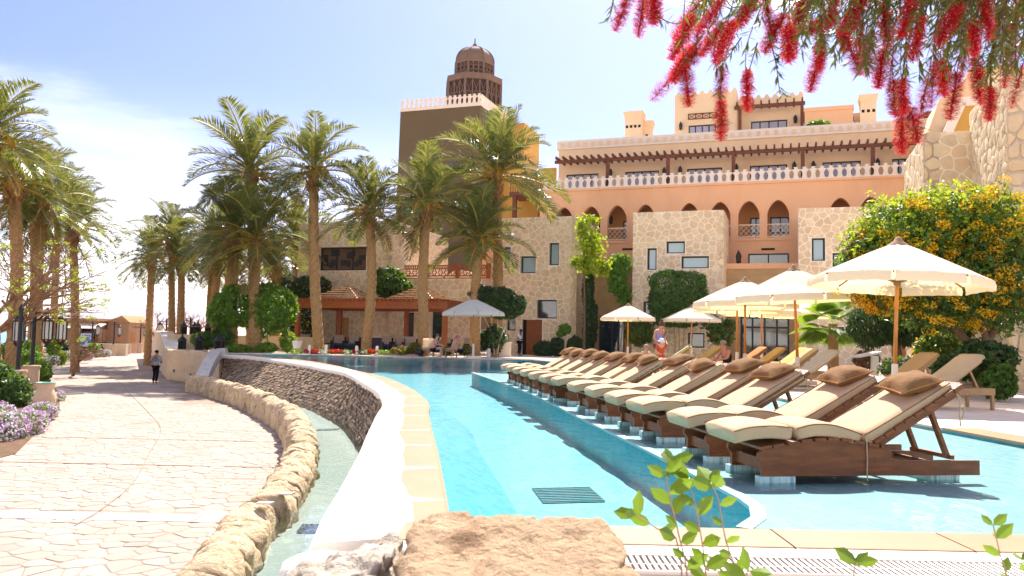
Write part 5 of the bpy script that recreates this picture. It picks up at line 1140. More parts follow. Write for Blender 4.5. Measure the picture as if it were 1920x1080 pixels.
def glass_lantern(loc, s, lab, grp=None, cat='lantern', solid=False, name='lantern'):
    t = thing(name, lab, cat, loc, rg.uniform(0, 1), grp); mb = MB(); w = .2 * s
    mb.box((0, 0, .02 * s), (.5 * s, .5 * s, .04 * s)); mb.build('base', m_black, t, world=False); mb = MB(); mb.lathe([(.34 * s, .615 * s), (.34 * s, .655 * s)], (0, 0, 0), 8); mb.lathe([(.33 * s, .666 * s), (.22 * s, .80 * s), (.10 * s, .90 * s), (.05 * s, .98 * s), (.07 * s, 1.02 * s), (.02 * s, 1.1 * s)], (0, 0, 0), 8)
    mb.build('roof', m_black, t, world=False)
    for x, y in ((-1, -1), (1, -1), (1, 1), (-1, 1)): MB().box((x * w, y * w, .33 * s), (.05 * s, .05 * s, .57 * s)).build('post', m_black, t, world=False)
    MB().box((0, 0, .33 * s), (.36 * s, .36 * s, .56 * s)).build('glass', m_dark if solid else MAT('lantern glass', 'b8c0bc', .05, 3, .2), t, world=False)
glass_lantern((p.x, p.y, .91), .62, 'black glazed lantern standing on the cream pedestal')
for i, (px, Yd, lab, s) in enumerate(((341, 44.2, 'dark domed lantern on the retaining wall, leftmost of the front three', .78), (373, 43.2, 'dark domed lantern on the retaining wall, before the red flower', .86), (411, 42.0, 'dark domed lantern on the wall above the pale shoulder', .86))):
    p = D(px, 655, Yd); MB_ = MB(); glass_lantern((p.x, p.y, .14), s, lab, 'dark lanterns on the retaining wall', solid=True); tag(MB().box((p.x, p.y, .095), (.7, .7, .09)).build('stone_slab', m_cop2), f'square cream slab under the {ORD(i)} dark lantern from the walker', 'slab', 'slabs under the wall lanterns')
for i, (px, lab) in enumerate(((341, 'dark lantern on the rear garden wall, leftmost'), (362, 'dark lantern on the rear garden wall, left of the wide pair'), (369, 'dark lantern on the rear garden wall, right of the wide pair'), (388, 'dark lantern on the rear garden wall, by the palm trunks'))):
    p = D(px, 615, 50.0); glass_lantern((p.x, 50.2 - (p.x + 21) * .095 + .15, .96), .75, lab, 'dark lanterns on the rear garden wall', solid=True)
p = D(787, 660, 42.6); bp2 = thing('backpack', 'black backpack slumped on the pool edge beside the seated man', 'backpack', (p.x, p.y, .06)); pm = pillow_mesh('bag', m_black, .26, .2, .22, 4); inst('bag', pm, bp2, (0, 0, .24), (R(80), R(20), 0)); MB().tube([(.1, -.16, .1), (.18, -.24, .28), (.1, -.16, .45)], .02, 6).build('strap', m_black, bp2, world=False)
for i, (px, Yd, lab) in enumerate(((812, 42.5, 'pale wicker lounger under the seated man, by the pool edge'), (856, 42.5, 'pale wicker lounger under the woman in the pink cap'))):
    o = thing('deck_lounger', lab, 'sun lounger', (0, 0, 0), 0, 'loungers of the seated couple'); p = D(px, 660, Yd); o.location = (p.x - .3, Yd, .06); o.rotation_euler = (0, 0, R(94 if i == 0 else 80))
    MB().obox((0, -.33, .30), (1.9, 0, 0), (0, .66, 0), (0, 0, .10)).build('frame', m_wick, o, world=False)
    for x in (.02, 1.8):
        for y in (-.33, .27): MB().obox((x, y, 0), (.06, 0, 0), (0, .06, 0), (0, 0, .30)).build('leg', m_wick, o, world=False)
    mattress_part([(.02, .48), (.5, .49), (1.0, .49), (1.2, .56), (1.75, .98)], .62, .08, i).build('cushion', [m_mat, m_mat], o, True, False)
wsd = thing('white_stand', 'white angled reading stand among the shrubs behind the loungers', 'stand', tuple(D(1640, 690, 20.0) * Vector((1, 1, 0)) if False else (D(1640, 690, 20).x, 20, .05)))
q = Vector(wsd.location); MB().box((q.x, q.y, .45), (.16, .10, .9)).build('post', m_wh, wsd); MB().obox((q.x - .5, q.y - .2, .84), (.6, 0, .12), (0, .4, 0), (-.01, 0, .05)).build('sloping_top', m_wh, wsd)

# ---------------------------------------------------------------- people
def skin_mesh(name, J, E, rad, mat, sub=1):
    idx = {k: i for i, k in enumerate(J)}; me = bpy.data.meshes.new(name); me.from_pydata([tuple(v) for v in J.values()], [(idx[a], idx[b]) for a, b in E], [])
    o = bpy.data.objects.new(name + '_tmp', me); COL.objects.link(o); md = o.modifiers.new('s', 'SKIN'); md.use_smooth_shade = True
    for k, i in idx.items(): r = rad[k]; me.skin_vertices[0].data[i].radius = r if isinstance(r, tuple) else (r, r)
    me.skin_vertices[0].data[0].use_root = True
    sd = o.modifiers.new('d', 'SUBSURF'); sd.levels = sub; sd.render_levels = sub
    dg = bpy.context.evaluated_depsgraph_get(); dg.update(); out = bpy.data.meshes.new_from_object(o.evaluated_get(dg)); bpy.data.objects.remove(o); bpy.data.meshes.remove(me)
    out.name = name; out.materials.clear(); out.materials.append(mat); out.polygons.foreach_set('use_smooth', [True] * len(out.polygons)); return out
def person(loc, rz, lab, pose, skin='a8704f', shirt=None, pants=None, hair='2a1c14', hat=None, scale=1.0, shorts=False, bun=False, group=None, sleeve=True):
    o = thing('person', lab, 'person', loc, rz, group); o.scale = (scale,) * 3
    J = dict(pelvis=(0, 0, .95), spine=(0, .01, 1.10), chest=(0, .0, 1.30), neck=(0, .0, 1.45), head=(0, -.02, 1.56), crown=(0, -.02, 1.66), nose=(0, -.125, 1.58))
    rd = dict(pelvis=(.15, .10), spine=(.125, .095), chest=(.15, .105), neck=.055, head=(.075, .09), crown=(.07, .085), nose=.014); E = [('pelvis', 'spine'), ('spine', 'chest'), ('chest', 'neck'), ('neck', 'head'), ('head', 'crown'), ('head', 'nose')]
    for s, sx in (('l', 1), ('r', -1)):
        J.update({'sh' + s: (sx * .17, .0, 1.40), 'el' + s: (sx * .23, .05, 1.13), 'wr' + s: (sx * .22, -.06, .90), 'pa' + s: (sx * .22, -.09, .83), 'hip' + s: (sx * .09, 0, .88), 'kn' + s: (sx * .10, -.02, .49), 'an' + s: (sx * .10, .03, .08), 'to' + s: (sx * .115, -.13, .035)})
        rd.update({'sh' + s: .06, 'el' + s: .043, 'wr' + s: .028, 'pa' + s: (.038, .02), 'hip' + s: .088, 'kn' + s: .058, 'an' + s: .038, 'to' + s: (.04, .028)})
        E += [('chest', 'sh' + s), ('sh' + s, 'el' + s), ('el' + s, 'wr' + s), ('wr' + s, 'pa' + s), ('pelvis', 'hip' + s), ('hip' + s, 'kn' + s), ('kn' + s, 'an' + s), ('an' + s, 'to' + s)]
    pose(J)
    for s, sx in (('l', 1), ('r', -1)):
        pa, wr = Vector(J['pa' + s]), Vector(J['wr' + s]); d = (pa - wr).normalized(); side = d.cross(Vector((0, 1, 0))); side = side.normalized() if side.length > .1 else Vector((1, 0, 0))
        for f in range(5):
            off = side * ((f - 1.5) * .017) if f < 4 else side * (-.045); ln = (.055, .065, .06, .048, .04)[f]; k = f'f{f}{s}'; J[k] = tuple(pa + off * .9 + d * ln * .55); J[k + 't'] = tuple(pa + off + d * ln + Vector((0, -.012, 0))); rd[k] = rd[k + 't'] = .008
            E += [('pa' + s if f < 4 else 'wr' + s, k), (k, k + 't')]
    msk = MAT('skin', skin, .05, 6, .55, 0, 30, .35); inst('body', skin_mesh('body', J, E, rd, msk), o)
    def garment(name, keys, edges, col, grow):
        ks = {k: J[k] for k in keys}; inst(name, skin_mesh(name, ks, edges, {k: (tuple(x + grow for x in rd[k]) if isinstance(rd[k], tuple) else rd[k] + grow) for k in keys}, MAT(name + ' cloth', col, .08, 8, .9, .2, 20, .1)), o)
    if shirt:
        ks = ['spine', 'pelvis', 'chest', 'shl', 'shr']; ed = [('pelvis', 'spine'), ('spine', 'chest'), ('chest', 'shl'), ('chest', 'shr')]
        if sleeve:
            for s in 'lr': J['slv' + s] = tuple(Vector(J['sh' + s]).lerp(Vector(J['el' + s]), .8)); rd['slv' + s] = .05; ks.append('slv' + s); ed.append(('sh' + s, 'slv' + s))
        garment('shirt', ks, ed, shirt, .018)
    if pants:
        ks = ['pelvis', 'hipl', 'hipr']; ed = [('pelvis', 'hipl'), ('pelvis', 'hipr')]
        for s in 'lr':
            if shorts: J['cuf' + s] = tuple(Vector(J['hip' + s]).lerp(Vector(J['kn' + s]), .55)); rd['cuf' + s] = .075; ks.append('cuf' + s); ed.append(('hip' + s, 'cuf' + s))
            else: J['cuf' + s] = tuple(Vector(J['kn' + s]).lerp(Vector(J['an' + s]), .92)); rd['cuf' + s] = .045; ks += ['kn' + s, 'cuf' + s]; ed += [('hip' + s, 'kn' + s), ('kn' + s, 'cuf' + s)]
        garment('shorts' if shorts else 'trousers', ks, ed, pants, .016)
    h = Vector(J['crown']); hd = Vector(J['head']); ax = (h - hd).normalized(); c = hd.lerp(h, .62); mb = MB(); prf = [(.099, -.03), (.104, .02), (.094, .06), (.06, .095), (.01, .108)]
    mb.lathe(prf, (0, 0, 0), 14); Mq = Matrix.Translation(c + Vector((0, .016, 0))) @ ax.to_track_quat('Z', 'Y').to_matrix().to_4x4(); mb.v = [tuple(Mq @ Vector(v)) for v in mb.v]
    if bun: mb.tube([tuple(c + ax * .10 + Vector((0, .05, 0))), tuple(c + ax * .15 + Vector((0, .06, 0))), tuple(c + ax * .18 + Vector((0, .06, 0)))], [.045, .05, .02], 8)
    mb.build('hair', MAT('hair', hair, .2, 20, .7), o, True, False)
    for sx in (-1, 1): inst('eye', MB().lathe([(.004, -.006), (.012, 0), (.004, .006)], (0, 0, 0), 8).mesh('eye', m_black), o, tuple(hd + Vector((sx * .034, -.092, .045))))
    if hat:
        mb = MB(); mb.lathe([(.16, -.03), (.155, -.015), (.112, .0), (.108, .07), (.09, .11), (.02, .125)], (0, 0, 0), 18); mb.v = [tuple(Mq @ Vector(v)) for v in mb.v]; mb.build('hat', MAT('hat cloth', hat, .05, 8, .9), o, True, False)
    return o, J
def stand(J): pass
def walk(J):
    J.update(knl=(.10, -.10, .50), anl=(.10, .02, .10), tol=(.11, -.12, .04), knr=(-.10, .02, .50), anr=(-.10, .16, .12), tor=(-.11, .04, .04), ell=(.27, .03, 1.13), wrl=(.20, -.17, 1.06), pal=(.13, -.21, 1.07), elr=(-.27, .03, 1.13), wrr=(-.20, -.17, 1.06), par=(-.13, -.21, 1.07))
def sit(J):
    dz = -.52
    for k in list(J):
        if k[:3] not in ('kn', 'an', 'to') and k[:2] not in ('kn', 'an', 'to'): J[k] = (J[k][0], J[k][1], J[k][2] + dz)
    for k, y in (('chest', -.09), ('neck', -.15), ('head', -.19), ('crown', -.20), ('nose', -.295), ('shl', -.10), ('shr', -.10), ('spine', -.03)): J[k] = (J[k][0], y, J[k][2])
    for s, sx in (('l', 1), ('r', -1)): J.update({'kn' + s: (sx * .14, -.44, .48), 'an' + s: (sx * .14, -.42, .08), 'to' + s: (sx * .15, -.56, .03), 'el' + s: (sx * .22, -.22, .66), 'wr' + s: (sx * .12, -.42, .62), 'pa' + s: (sx * .08, -.48, .60)})
def look_down(J):
    J.update(neck=(0, -.03, 1.44), head=(0, -.08, 1.53), crown=(0, -.11, 1.62), nose=(0, -.18, 1.50), elr=(-.25, .02, 1.12), wrr=(-.15, -.2, 1.02), par=(-.12, -.26, 1.0), ell=(.26, .06, 1.13), wrl=(.2, -.12, .98), pal=(.16, -.17, .95))
p = G(291, 720, -1.55); w_, J_ = person((p.x, p.y, -1.555), R(180), 'person in light grey T-shirt and black trousers walking away along the stone path', walk, 'a5714f', '9aa0a8', '17161a', '14100e', None, 1.0)
emb = MB(); emb.tube([(.11 * math.cos(t * math.pi / 12), .148, 1.27 + .11 * math.sin(t * math.pi / 12)) for t in range(25)], .014, 6); emb.tube([(.05 * math.cos(t * math.pi / 6), .150, 1.27 + .05 * math.sin(t * math.pi / 6)) for t in range(13)], .008, 6); emb.build('back_print', MAT('dark print', '23262e', .05, 5, .9), w_, False, False)
person((D(1237, 640, 27).x, 27, .05), R(35), 'woman in lilac swim top and dark shorts looking down beside the loungers', look_down, 'c98d6e', '9a8ec0', '8a3d2e', '5b4030', None, 1.05, True, True, None, False)
person((D(1239, 650, 25.6).x, 25.6, .05), R(15), 'child in a white sun hat and orange red clothes in front of the standing woman', look_down, 'd09a7a', 'c4553a', 'c4553a', '6b4a30', 'e4e2e6', .70, True)
bm2 = MB(); bm2.tube([(.12, -.14, 1.42), (.02, -.17, 1.25), (-.14, -.16, 1.05), (-.18, -.08, .98)], .012, 6); pq = D(1237, 640, 27); sb = thing('shoulder_bag', 'dark phone sized bag on a strap hanging from the standing woman', 'bag', (pq.x, 27, .05), R(35)); bm2.build('strap', m_black, sb, world=False); MB().box((-.2, -.2, .92), (.14, .06, .2)).build('pouch', MAT('grey pouch', '4a4e5c', .1, 4, .7), sb, world=False)
person((D(1368, 660, 24.2).x, 24.4, .02), R(-62), 'older person with curly grey hair in a dark floral swimsuit, seated reading', sit, 'c47f5f', '232a2c', '232a2c', '8a7a6a', None, 1.0, True, False, None, False)
person((D(1210, 660, 30).x, 30, -.12), R(0), 'bald bare chested person sitting low behind the pool loungers', sit, 'c09078', None, '22303c', 'b08870', None, .95, True)
person((D(817, 650, 42.2).x - .1, 42.2, .09), R(75), 'bare chested person with headphones seated on a lounger at the far pool edge', sit, 'cf9a80', None, '15161a', '6b5844', None, 1.0, True)
person((D(860, 650, 42.2).x + .1, 42.2, .09), R(-75), 'seated person in pink cap and dark swimsuit facing the bare chested one', sit, 'c48a6a', None, '20232c', 'c04a78', 'b85a80', .95, True)
person((D(974, 650, 50.5).x, 50.5, .04), R(60), 'waiter in white shirt and black trousers standing by the brown door', look_down, '7a4c34', 'd8dcea', '12131a', '0f0c0b', None, 1.0)
hp = MB(); 
person((G(285, 662, -1.55).x, 84, -1.56), R(40), 'person in dark clothes sitting beside the blue information board at the path end', sit, 'a9745c', '2a2430', '201c22', '1c1614', None, 1.0)
# ---------------------------------------------------------------- left: lamp posts, kiosks, signs, jars
m_hut = MAT('faded hut plaster', 'b08a68', .1, .8, .9); m_thatch = MAT('dry thatch', 'a98357', .2, 3, .95, .6, 12); m_boll = MAT('sandstone bollard', 'cdb090', .08, 3, .85, .2, 25); m_milk = MAT('milky lamp glass', 'd8ddd2', .04, 4, .35); m_red = MAT('red glass', 'a8281c', .05, 4, .2); m_yel = MAT('yellow glass', 'd8a024', .05, 4, .2)
def make_lamp(two=False):
    o = thing('street_lamp', 'x', 'street lamp', (0, 0, 0), 0, 'black lantern posts along the stone path')
    MB().lathe([(.36, 0), (.36, .12), (.29, .14), (.29, 1.05), (.33, 1.07), (.33, 1.15), (.1, 1.16)], (0, 0, 0), 14).build('bollard', m_boll, o)
    MB().lathe([(.10, 1.15), (.08, 1.35), (.075, 3.35), (.10, 3.40), (.05, 3.5), (.01, 3.6)], (0, 0, 0), 10).build('post', m_black, o)
    for k in range(2 if two else 1):
        ox, oy = (.55, 0) if k == 0 else (.98, .25); mb = MB(); mb.bar((0, 0, 3.28), (ox, oy, 3.28), .05, .06); mb.tube([(0, 0, 2.95), (.2, oy * .3, 3.05), (.38, oy * .6, 3.25)], .025, 6); mb.build('arm', m_black, o)
        la = MB(); c = (ox, oy, 0); la.lathe([(.015, 3.26), (.02, 3.20), (.09, 3.17), (.17, 3.08), (.20, 2.98), (.215, 2.95), (.205, 2.93)], c, 8); la.lathe([(.21, 2.22), (.20, 2.18), (.12, 2.06), (.04, 1.98), (.015, 1.93)], c, 8)
        for j in range(8): a = j * math.pi / 4; la.bar((ox + .20 * math.cos(a), oy + .20 * math.sin(a), 2.2), (ox + .20 * math.cos(a), oy + .20 * math.sin(a), 2.95), .03, .03)
        l = la.build('lantern', m_black, o); MB().lathe([(.175, 2.21), (.175, 2.94)], c, 8).build('glass', m_milk, l)
        for j in range(8):
            a = (j + .5) * math.pi / 4
            for z in (2.16, 3.0): MB().lathe([(.015, -.03), (.045, 0), (.015, .03)], (ox + .185 * math.cos(a), oy + .185 * math.sin(a), z), 8).build('coloured_stone', m_red if (j % 2) else m_yel, l)
    return o
lp2 = make_lamp(True); p = G(57, 738, -1.55); lp2.location = (p.x, p.y, -1.56); lp2.scale = (1.02,) * 3; lp2['label'] = 'nearest black lamp post with a pair of large stained glass lanterns'
lp = make_lamp(False); LS = [((30, 752), 'black lamp post behind the leafless tree at the left edge', .25), ((41, 706), 'black lamp post between the leafless tree and the nearest double lantern', .1), ((132, 675), 'black lamp post beside the leaning palm trunk on the left', 0), ((171, 668), 'black lamp post in front of the beige kiosk awning', 0), ((212, 667), 'black lamp post in front of the long beige hut', 0), ((262, 662), 'black lamp post beside the blue information board', 0)]
for i, ((x, y), lab, rz) in enumerate(LS):
    o = lp if i == 0 else copy_tree(lp); p = G(x, y, -1.55); o.location = (p.x, p.y, -1.56); o.rotation_euler = (0, 0, rz); o['label'] = lab
    if i == 0: o.rotation_euler = (0, 0, 2.2)
bol = MB().lathe([(.34, 0), (.30, .14), (.30, 1.05), (.33, 1.07), (.33, 1.15), (.1, 1.16)], (0, 0, 0), 14).mesh('stone_bollard', m_boll)
for (x, y), lab in (((65, 673), 'plain sandstone bollard just right of the nearest double lantern'), ((94, 668), 'plain sandstone bollard under the two big lanterns'), ((240, 664), 'plain sandstone bollard beside the small water jars')):
    p = G(x, y, -1.55); tag(inst('stone_bollard', bol, None, (p.x, p.y, -1.56)), lab, 'bollard', 'sandstone bollards along the path')
for px, Yd, lab in ((312, 70, 'thin black lamp post above the sloping wall coping, bare of foliage'), (357, 62, 'thin black lamp post behind the rear garden wall lanterns')):
    o = copy_tree(lp); p = D(px, 620, Yd); o.location = (p.x, Yd, -1.3); o['label'] = lab; o.rotation_euler = (0, 0, math.pi)
# kiosk with awning
kx = G(150, 664, -1.55); kb = thing('kiosk', 'beige beach kiosk with flat roof and sloping awning over a dark counter', 'kiosk', (kx.x, 92, -1.56)); X = kx.x
mb = MB(); X0 = D(108, 650, 92).x; X1 = D(178, 650, 92).x; X2 = D(252, 650, 92).x
holed(mb, (X0, 92, 0), (1, 0, 0), (0, 1, 0), X1 - X0, -1.56, 2.1, [(2.2, -.3, 4.6, 1.2)], 4); mb.build('wall', m_hut, kb); MB().obox((X0 - .4, 91.5, 2.1), (X1 - X0 + .8, 0, 0), (0, 5, 0), (0, 0, .3)).build('roof', m_thatch, kb)
MB().obox((X0 + .6, 90, 1.2), (4.9, 0, 0), (0, 2.0, .55), (0, 0, .08)).build('awning', m_cop2, kb); MB().obox((X0 + 2.2, 93, -.3), (2.4, 0, 0), (0, .1, 0), (0, 0, 1.5)).build('counter_shade', m_dark, kb); MB().obox((X0 + 2.3, 92.6, -.2), (.6, 0, 0), (0, .2, 0), (0, 0, .8)).build('cooler', m_black, kb)
MB().obox((X1 - 1.4, 91.9, -1.3), (1.0, 0, 0), (0, .09, 0), (0, 0, 2.2)).build('red_panel', MAT('red panel', '8e3428', .1, 3, .7), kb)
hb2 = thing('beach_hut', 'long beige beach hut with low pitched roof beside the kiosk', 'hut', (X1, 94, -1.56)); MB().obox((X1 + .3, 94, -1.56), (X2 - X1 - 2.0, 0, 0), (0, 5, 0), (0, 0, 3.6)).build('wall', m_hut, hb2); MB().prism([(0, 0), (X2 - X1 - 1.4, 0), (X2 - X1 - 2.4, .8), (1.6, .55)], (X1, 93.6, 2.045), (1, 0, 0), (0, 0, 1), (0, 5.6, 0)).build('roof', m_thatch, hb2)
for q in (1.4, 3.0): MB().obox((X1 + q, 93.97, -.2), (.7, 0, 0), (0, .05, 0), (0, 0, 1.0)).build('window_shutter', m_stuc_d, hb2)
lw = thing('low_stone_wall', 'low rubble garden wall in front of the beach hut', 'wall', (D(180, 660, 84).x, 84, -1.56)); xa, xb = D(176, 660, 84).x, D(236, 660, 84).x; MB().obox((xa, 84, -1.57), (xb - xa, 0, 0), (0, .5, 0), (0, 0, 1.25)).build('wall', m_plaster, lw)
sg = thing('information_board', 'pale blue information board on white posts at the path end', 'sign', (G(271, 662, -1.55).x, 82, -1.56)); q = Vector(sg.location)
for dx in (-.62, .62): MB().box((q.x + dx, 82, -.45), (.10, .10, 2.25)).build('post', m_wh, sg)
MB().box((q.x, 81.93, .05), (1.55, .05, 1.35)).build('board', MAT('pale blue board', 'a8c6da', .06, 2, .5), sg)
mb = MB(); mb.box((q.x - .05, 81.89, .5), (1.2, .02, .07)); mb.box((q.x - .15, 81.89, .3), (1.0, .02, .06)); mb.box((q.x - .1, 81.89, .14), (.8, .02, .06)); mb.box((q.x + .45, 81.89, -.12), (.3, .02, .3)); mb.box((q.x - .3, 81.89, -.25), (.55, .02, .28)); tag(mb.build('board_print', MAT('board ink', '41729a', .1, 3, .6), sg), kind='stuff')
jm = MB().lathe([(.16, 0), (.24, .10), (.27, .35), (.20, .56), (.12, .64), (.17, .70), (.12, .72)], (0, 0, 0), 12).mesh('water_jar', m_boll)
for px, lab in ((229, 'cream water jar, leftmost of the row beside the low wall'), (236, 'cream water jar, second from the low wall'), (243, 'cream water jar beside the lamp bollard, third from the low wall')):
    p = G(px, 664, -1.55); tag(inst('water_jar', jm, None, (p.x, 78, -1.56), (0, 0, 0), 1.15), lab, 'jar', 'small water jars by the path')
p = G(83, 768, -1.55); jar = thing('ceramic_jar', 'large cream ceramic jar with green rim standing among white petunias', 'jar', (p.x, p.y, -1.56)); MB().lathe([(.20, 0), (.27, .06), (.34, .25), (.35, .42), (.27, .62), (.25, .70), (.30, .82), (.31, .86), (.26, .86), (.22, .7)], p, 20).build('body', MAT('cream glazed clay', 'd2b594', .07, 4, .5, .1, 20), jar, True); MB().lathe([(.312, .86), (.318, .90), (.27, .905), (.262, .862)], p, 20).build('rim', MAT('green glaze', '7fa690', .08, 4, .4), jar, True); MB().tube([p + Vector((.05, -.33, .22)), p + Vector((.05, -.45, .2)), p + Vector((.05, -.46, .12))], .03, 8).build('tap', m_black, jar)
tm = MB().lathe([(.18, 0), (.26, .28), (.28, .32), (.22, .32)], (0, 0, 0), 14).mesh('flower_pot', MAT('terracotta', 'b9794a', .1, 4, .85))
for px, py, lab in ((77, 683, 'small terracotta pot beside the plain bollard under the big lanterns'), (183, 670, 'small terracotta pot among the pink flowers before the beige hut')):
    p = G(px, py, -1.55); tag(inst('flower_pot', tm, None, (p.x, p.y, -1.56), (0, 0, 0), 1.25), lab, 'pot', 'terracotta pots by the path')
# beach umbrellas of thatch, far off
th = MB(); th.lathe([(1.6, 1.9), (1.1, 2.25), (.5, 2.6), (.08, 2.85), (.05, 2.9)], (0, 0, 0), 12); thm = th.mesh('thatch_roof', m_thatch); thp = MB().tube([(0, 0, 0), (0, 0, 2.2)], .07, 6).mesh('pole', m_rib); rg = random.Random(4)
for i in range(16):
    px = 70 + i * 21 + rg.uniform(-6, 6); Yd = rg.uniform(105, 150); p = D(px, 620, Yd); t = thing('beach_shelter', f'small thatched beach shelter near the sea, {ORD(i)} from the left', 'beach umbrella', (p.x, Yd, -2.3), 0, 'thatched beach shelters by the sea'); t.scale = (1.15,) * 3; inst('roof', thm, t); inst('pole', thp, t)
# ---------------------------------------------------------------- foliage
m_palm = LEAF('palm frond green', '4f6433', '84914e', .40, .22, .8, 'a8a038'); m_rach = MAT('frond stalk', 'a89440', .15, 5, .5, 0, 30, .4); m_ptr = MAT('palm bark', 'ae8a5c', .25, 7, .95, 1.0, 16, .1, stain='684c2e', stain_sc=7, stain_amt=.4); m_boot = MAT('frond boots', '9a7040', .2, 6, .9, .4, 20)
m_dry2 = LEAF('old frond', '9a8250', '7c6a3c', .3, .5, .3); m_fruit = MAT('date stalk', 'c49a2c', .15, 6, .6)
def frond_mesh(name, th0, bend, seed, mat, nl=64, ll=.31):
    rg = random.Random(seed); n = 15; pts = [Vector((0, 0, 0))]; tg = []
    for i in range(n):
        s = i / (n - 1); th = R(th0 - bend * s ** 1.35); tg.append(Vector((math.cos(th), 0, math.sin(th)))); 
        if i < n - 1: pts.append(pts[-1] + tg[-1] / (n - 1))
    V, F, MI = [], [], []
    for k in range(nl):
        s = .14 + .86 * (k + .5) / nl; f = s * (n - 1); i = min(n - 2, int(f)); p = pts[i].lerp(pts[i + 1], f - i); t = tg[i]; up = Vector((-t.z, 0, t.x)); side = Vector((0, 1, 0))
        L = ll * (math.sin(math.pi * min(1, (s * .93 + .09))) ** .55) * rg.uniform(.85, 1.1) * (1 if s > .22 else .55)
        for sg in (-1, 1):
            d = (t * rg.uniform(.62, .95) + side * sg * rg.uniform(.65, .9) + up * rg.uniform(.12, .55)).normalized(); d2 = (d + Vector((0, 0, -1)) * rg.uniform(.15, .5)).normalized()
            w = up.cross(d).normalized() * .0085 * rg.uniform(.8, 1.2); b = len(V); m = p + d * L * .5; e = m + d2 * L * .5
            V += [tuple(p), tuple(m + w), tuple(e), tuple(m - w)]; F.append((b, b + 1, b + 2, b + 3)); MI.append(0)
    for i in range(n):
        t = tg[i]; up = Vector((-t.z, 0, t.x)); r = .016 * (1 - i / n) + .003; V += [tuple(pts[i] + Vector((0, r, 0))), tuple(pts[i] + up * r), tuple(pts[i] - Vector((0, r, 0))), tuple(pts[i] - up * r)]
    o = 8 * nl
    for i in range(n - 1):
        for c in range(4): F.append((o + i * 4 + c, o + i * 4 + (c + 1) % 4, o + i * 4 + 4 + (c + 1) % 4, o + i * 4 + 4 + c)); MI.append(1)
    return fast_mesh(name, V, F, [mat, m_rach], False, MI)
FR = {}
for k, (th, bd) in enumerate(((86, 32), (74, 52), (60, 66), (44, 74), (26, 72), (8, 62), (-14, 48))):
    FR[k] = [frond_mesh('frond', th + d, bd + e, k * 10 + q, m_palm) for q, (d, e) in enumerate(((0, 0), (5, 14), (-5, -10)))]
FD = [frond_mesh('dry_frond', -35, 40, 91, m_dry2, 40), frond_mesh('dry_frond', -55, 25, 92, m_dry2, 40)]
def palm(label, base, crown, fl, seed, rt=.24, nf=34, dry=3, fruit=True, group='date palms'):
    rg = random.Random(seed); base, crown = Vector(base), Vector(crown); o = thing('date_palm', label, 'palm tree', tuple(base), 0, group); H = (crown - base).length
    mid = base.lerp(crown, .5) + Vector((rg.uniform(-.25, .25), rg.uniform(-.2, .2), 0)); cv = spline([base - UP * .1, mid, crown], 72); n = 16; V = []; F = []
    for i, p in enumerate(cv):
        f = i / 71; r0 = rt * .88 * (1.12 - .2 * f + .5 * max(0, .05 - f) * 8) + (.35 * rt * max(0, (f - .90) / .1) if f > .9 else 0)
        for j in range(n):
            a = 2 * math.pi * j / n; sc = abs(math.sin(i * 1.05 + (j % 2) * 1.57)) ; r = r0 * (.86 + .24 * sc + .10 * mnoise.noise(Vector((p.x * 3 + math.cos(a) * 2, p.y + math.sin(a) * 2, p.z * 4)))); V.append((p.x + r * math.cos(a), p.y + r * math.sin(a), p.z))
    F = [(i * n + j, i * n + (j + 1) % n, (i + 1) * n + (j + 1) % n, (i + 1) * n + j) for i in range(71) for j in range(n)]
    me = fast_mesh('trunk', np.array(V) - np.array(base), F, [m_ptr]); inst('trunk', me, o)
    bt = MB(); c = crown - base
    for k in range(46):
        a = k * 2.4; z = -.9 * k / 46 * fl / 2.6; r = rt * 1.08; d = Vector((math.cos(a), math.sin(a), 0)); p = c + d * r * .8 + UP * z; bt.bar(p, p + d * .20 + UP * .34, .12, .05)
    tag(bt.build('boot', m_boot, o, world=False), kind='stuff')
    for k in range(nf):
        t = (k + .5) / nf; lv = min(6, int(t ** .72 * 6.99)); me = rg.choice(FR[lv]); s = fl * rg.uniform(.82, 1.1) * (.86 if lv == 0 else 1)
        inst('frond', me, o, tuple(c + UP * (.30 - .45 * t)), (rg.uniform(-.12, .12), rg.uniform(-.10, .10), k * 2.39996 + rg.uniform(-.3, .3)), (s, s, s))
    for k in range(dry): s = fl * rg.uniform(.6, .85); inst('dry_frond', FD[k % 2], o, tuple(c - UP * .5), (0, 0, rg.uniform(0, 6.28)), (s, s, s))
    if fruit:
        mb = MB()
        for k in range(9):
            a = rg.uniform(0, 6.28); d = Vector((math.cos(a), math.sin(a), 0)); p = c + UP * .1; q = p + d * .55 + UP * .25; mb.tube([p, q, q + d * .25 - UP * .25], .03, 5)
            for _ in range(14): e = q + d * .25 - UP * .2; mb.tube([e, e + Vector((rg.uniform(-.2, .2), rg.uniform(-.2, .2), rg.uniform(-.55, -.2)))], .012, 3)
        tag(mb.build('date_stalk', m_fruit, o, world=False), kind='stuff')
    return o
def palm_px(label, bx, cx, cy, Yd, frpx, seed, zb=.03, rt=.25, nf=31, dry=3, fruit=True):
    b = D(bx, 600, Yd); c = D(cx, cy, Yd); return palm(label, (b.x, Yd, zb), (c.x, Yd + .1, c.z), frpx / FPX * Yd * 1.12, seed, rt, nf, dry, fruit)
palm_px('tall date palm in front of the mosaic window, its trunk nearest the pergola left post', 601, 588, 322, 45.5, 106, 1, rt=.31)
palm_px('date palm with slender trunk in front of the middle of the pergola', 687, 692, 394, 46.0, 100, 2, rt=.29)
palm_px('date palm whose trunk stands right behind the seated man, bent frond hanging on its left', 797, 799, 388, 45.6, 118, 3, rt=.30)
palm_px('lower date palm right behind the pale parasol', 893, 899, 452, 46.2, 98, 4, rt=.30)
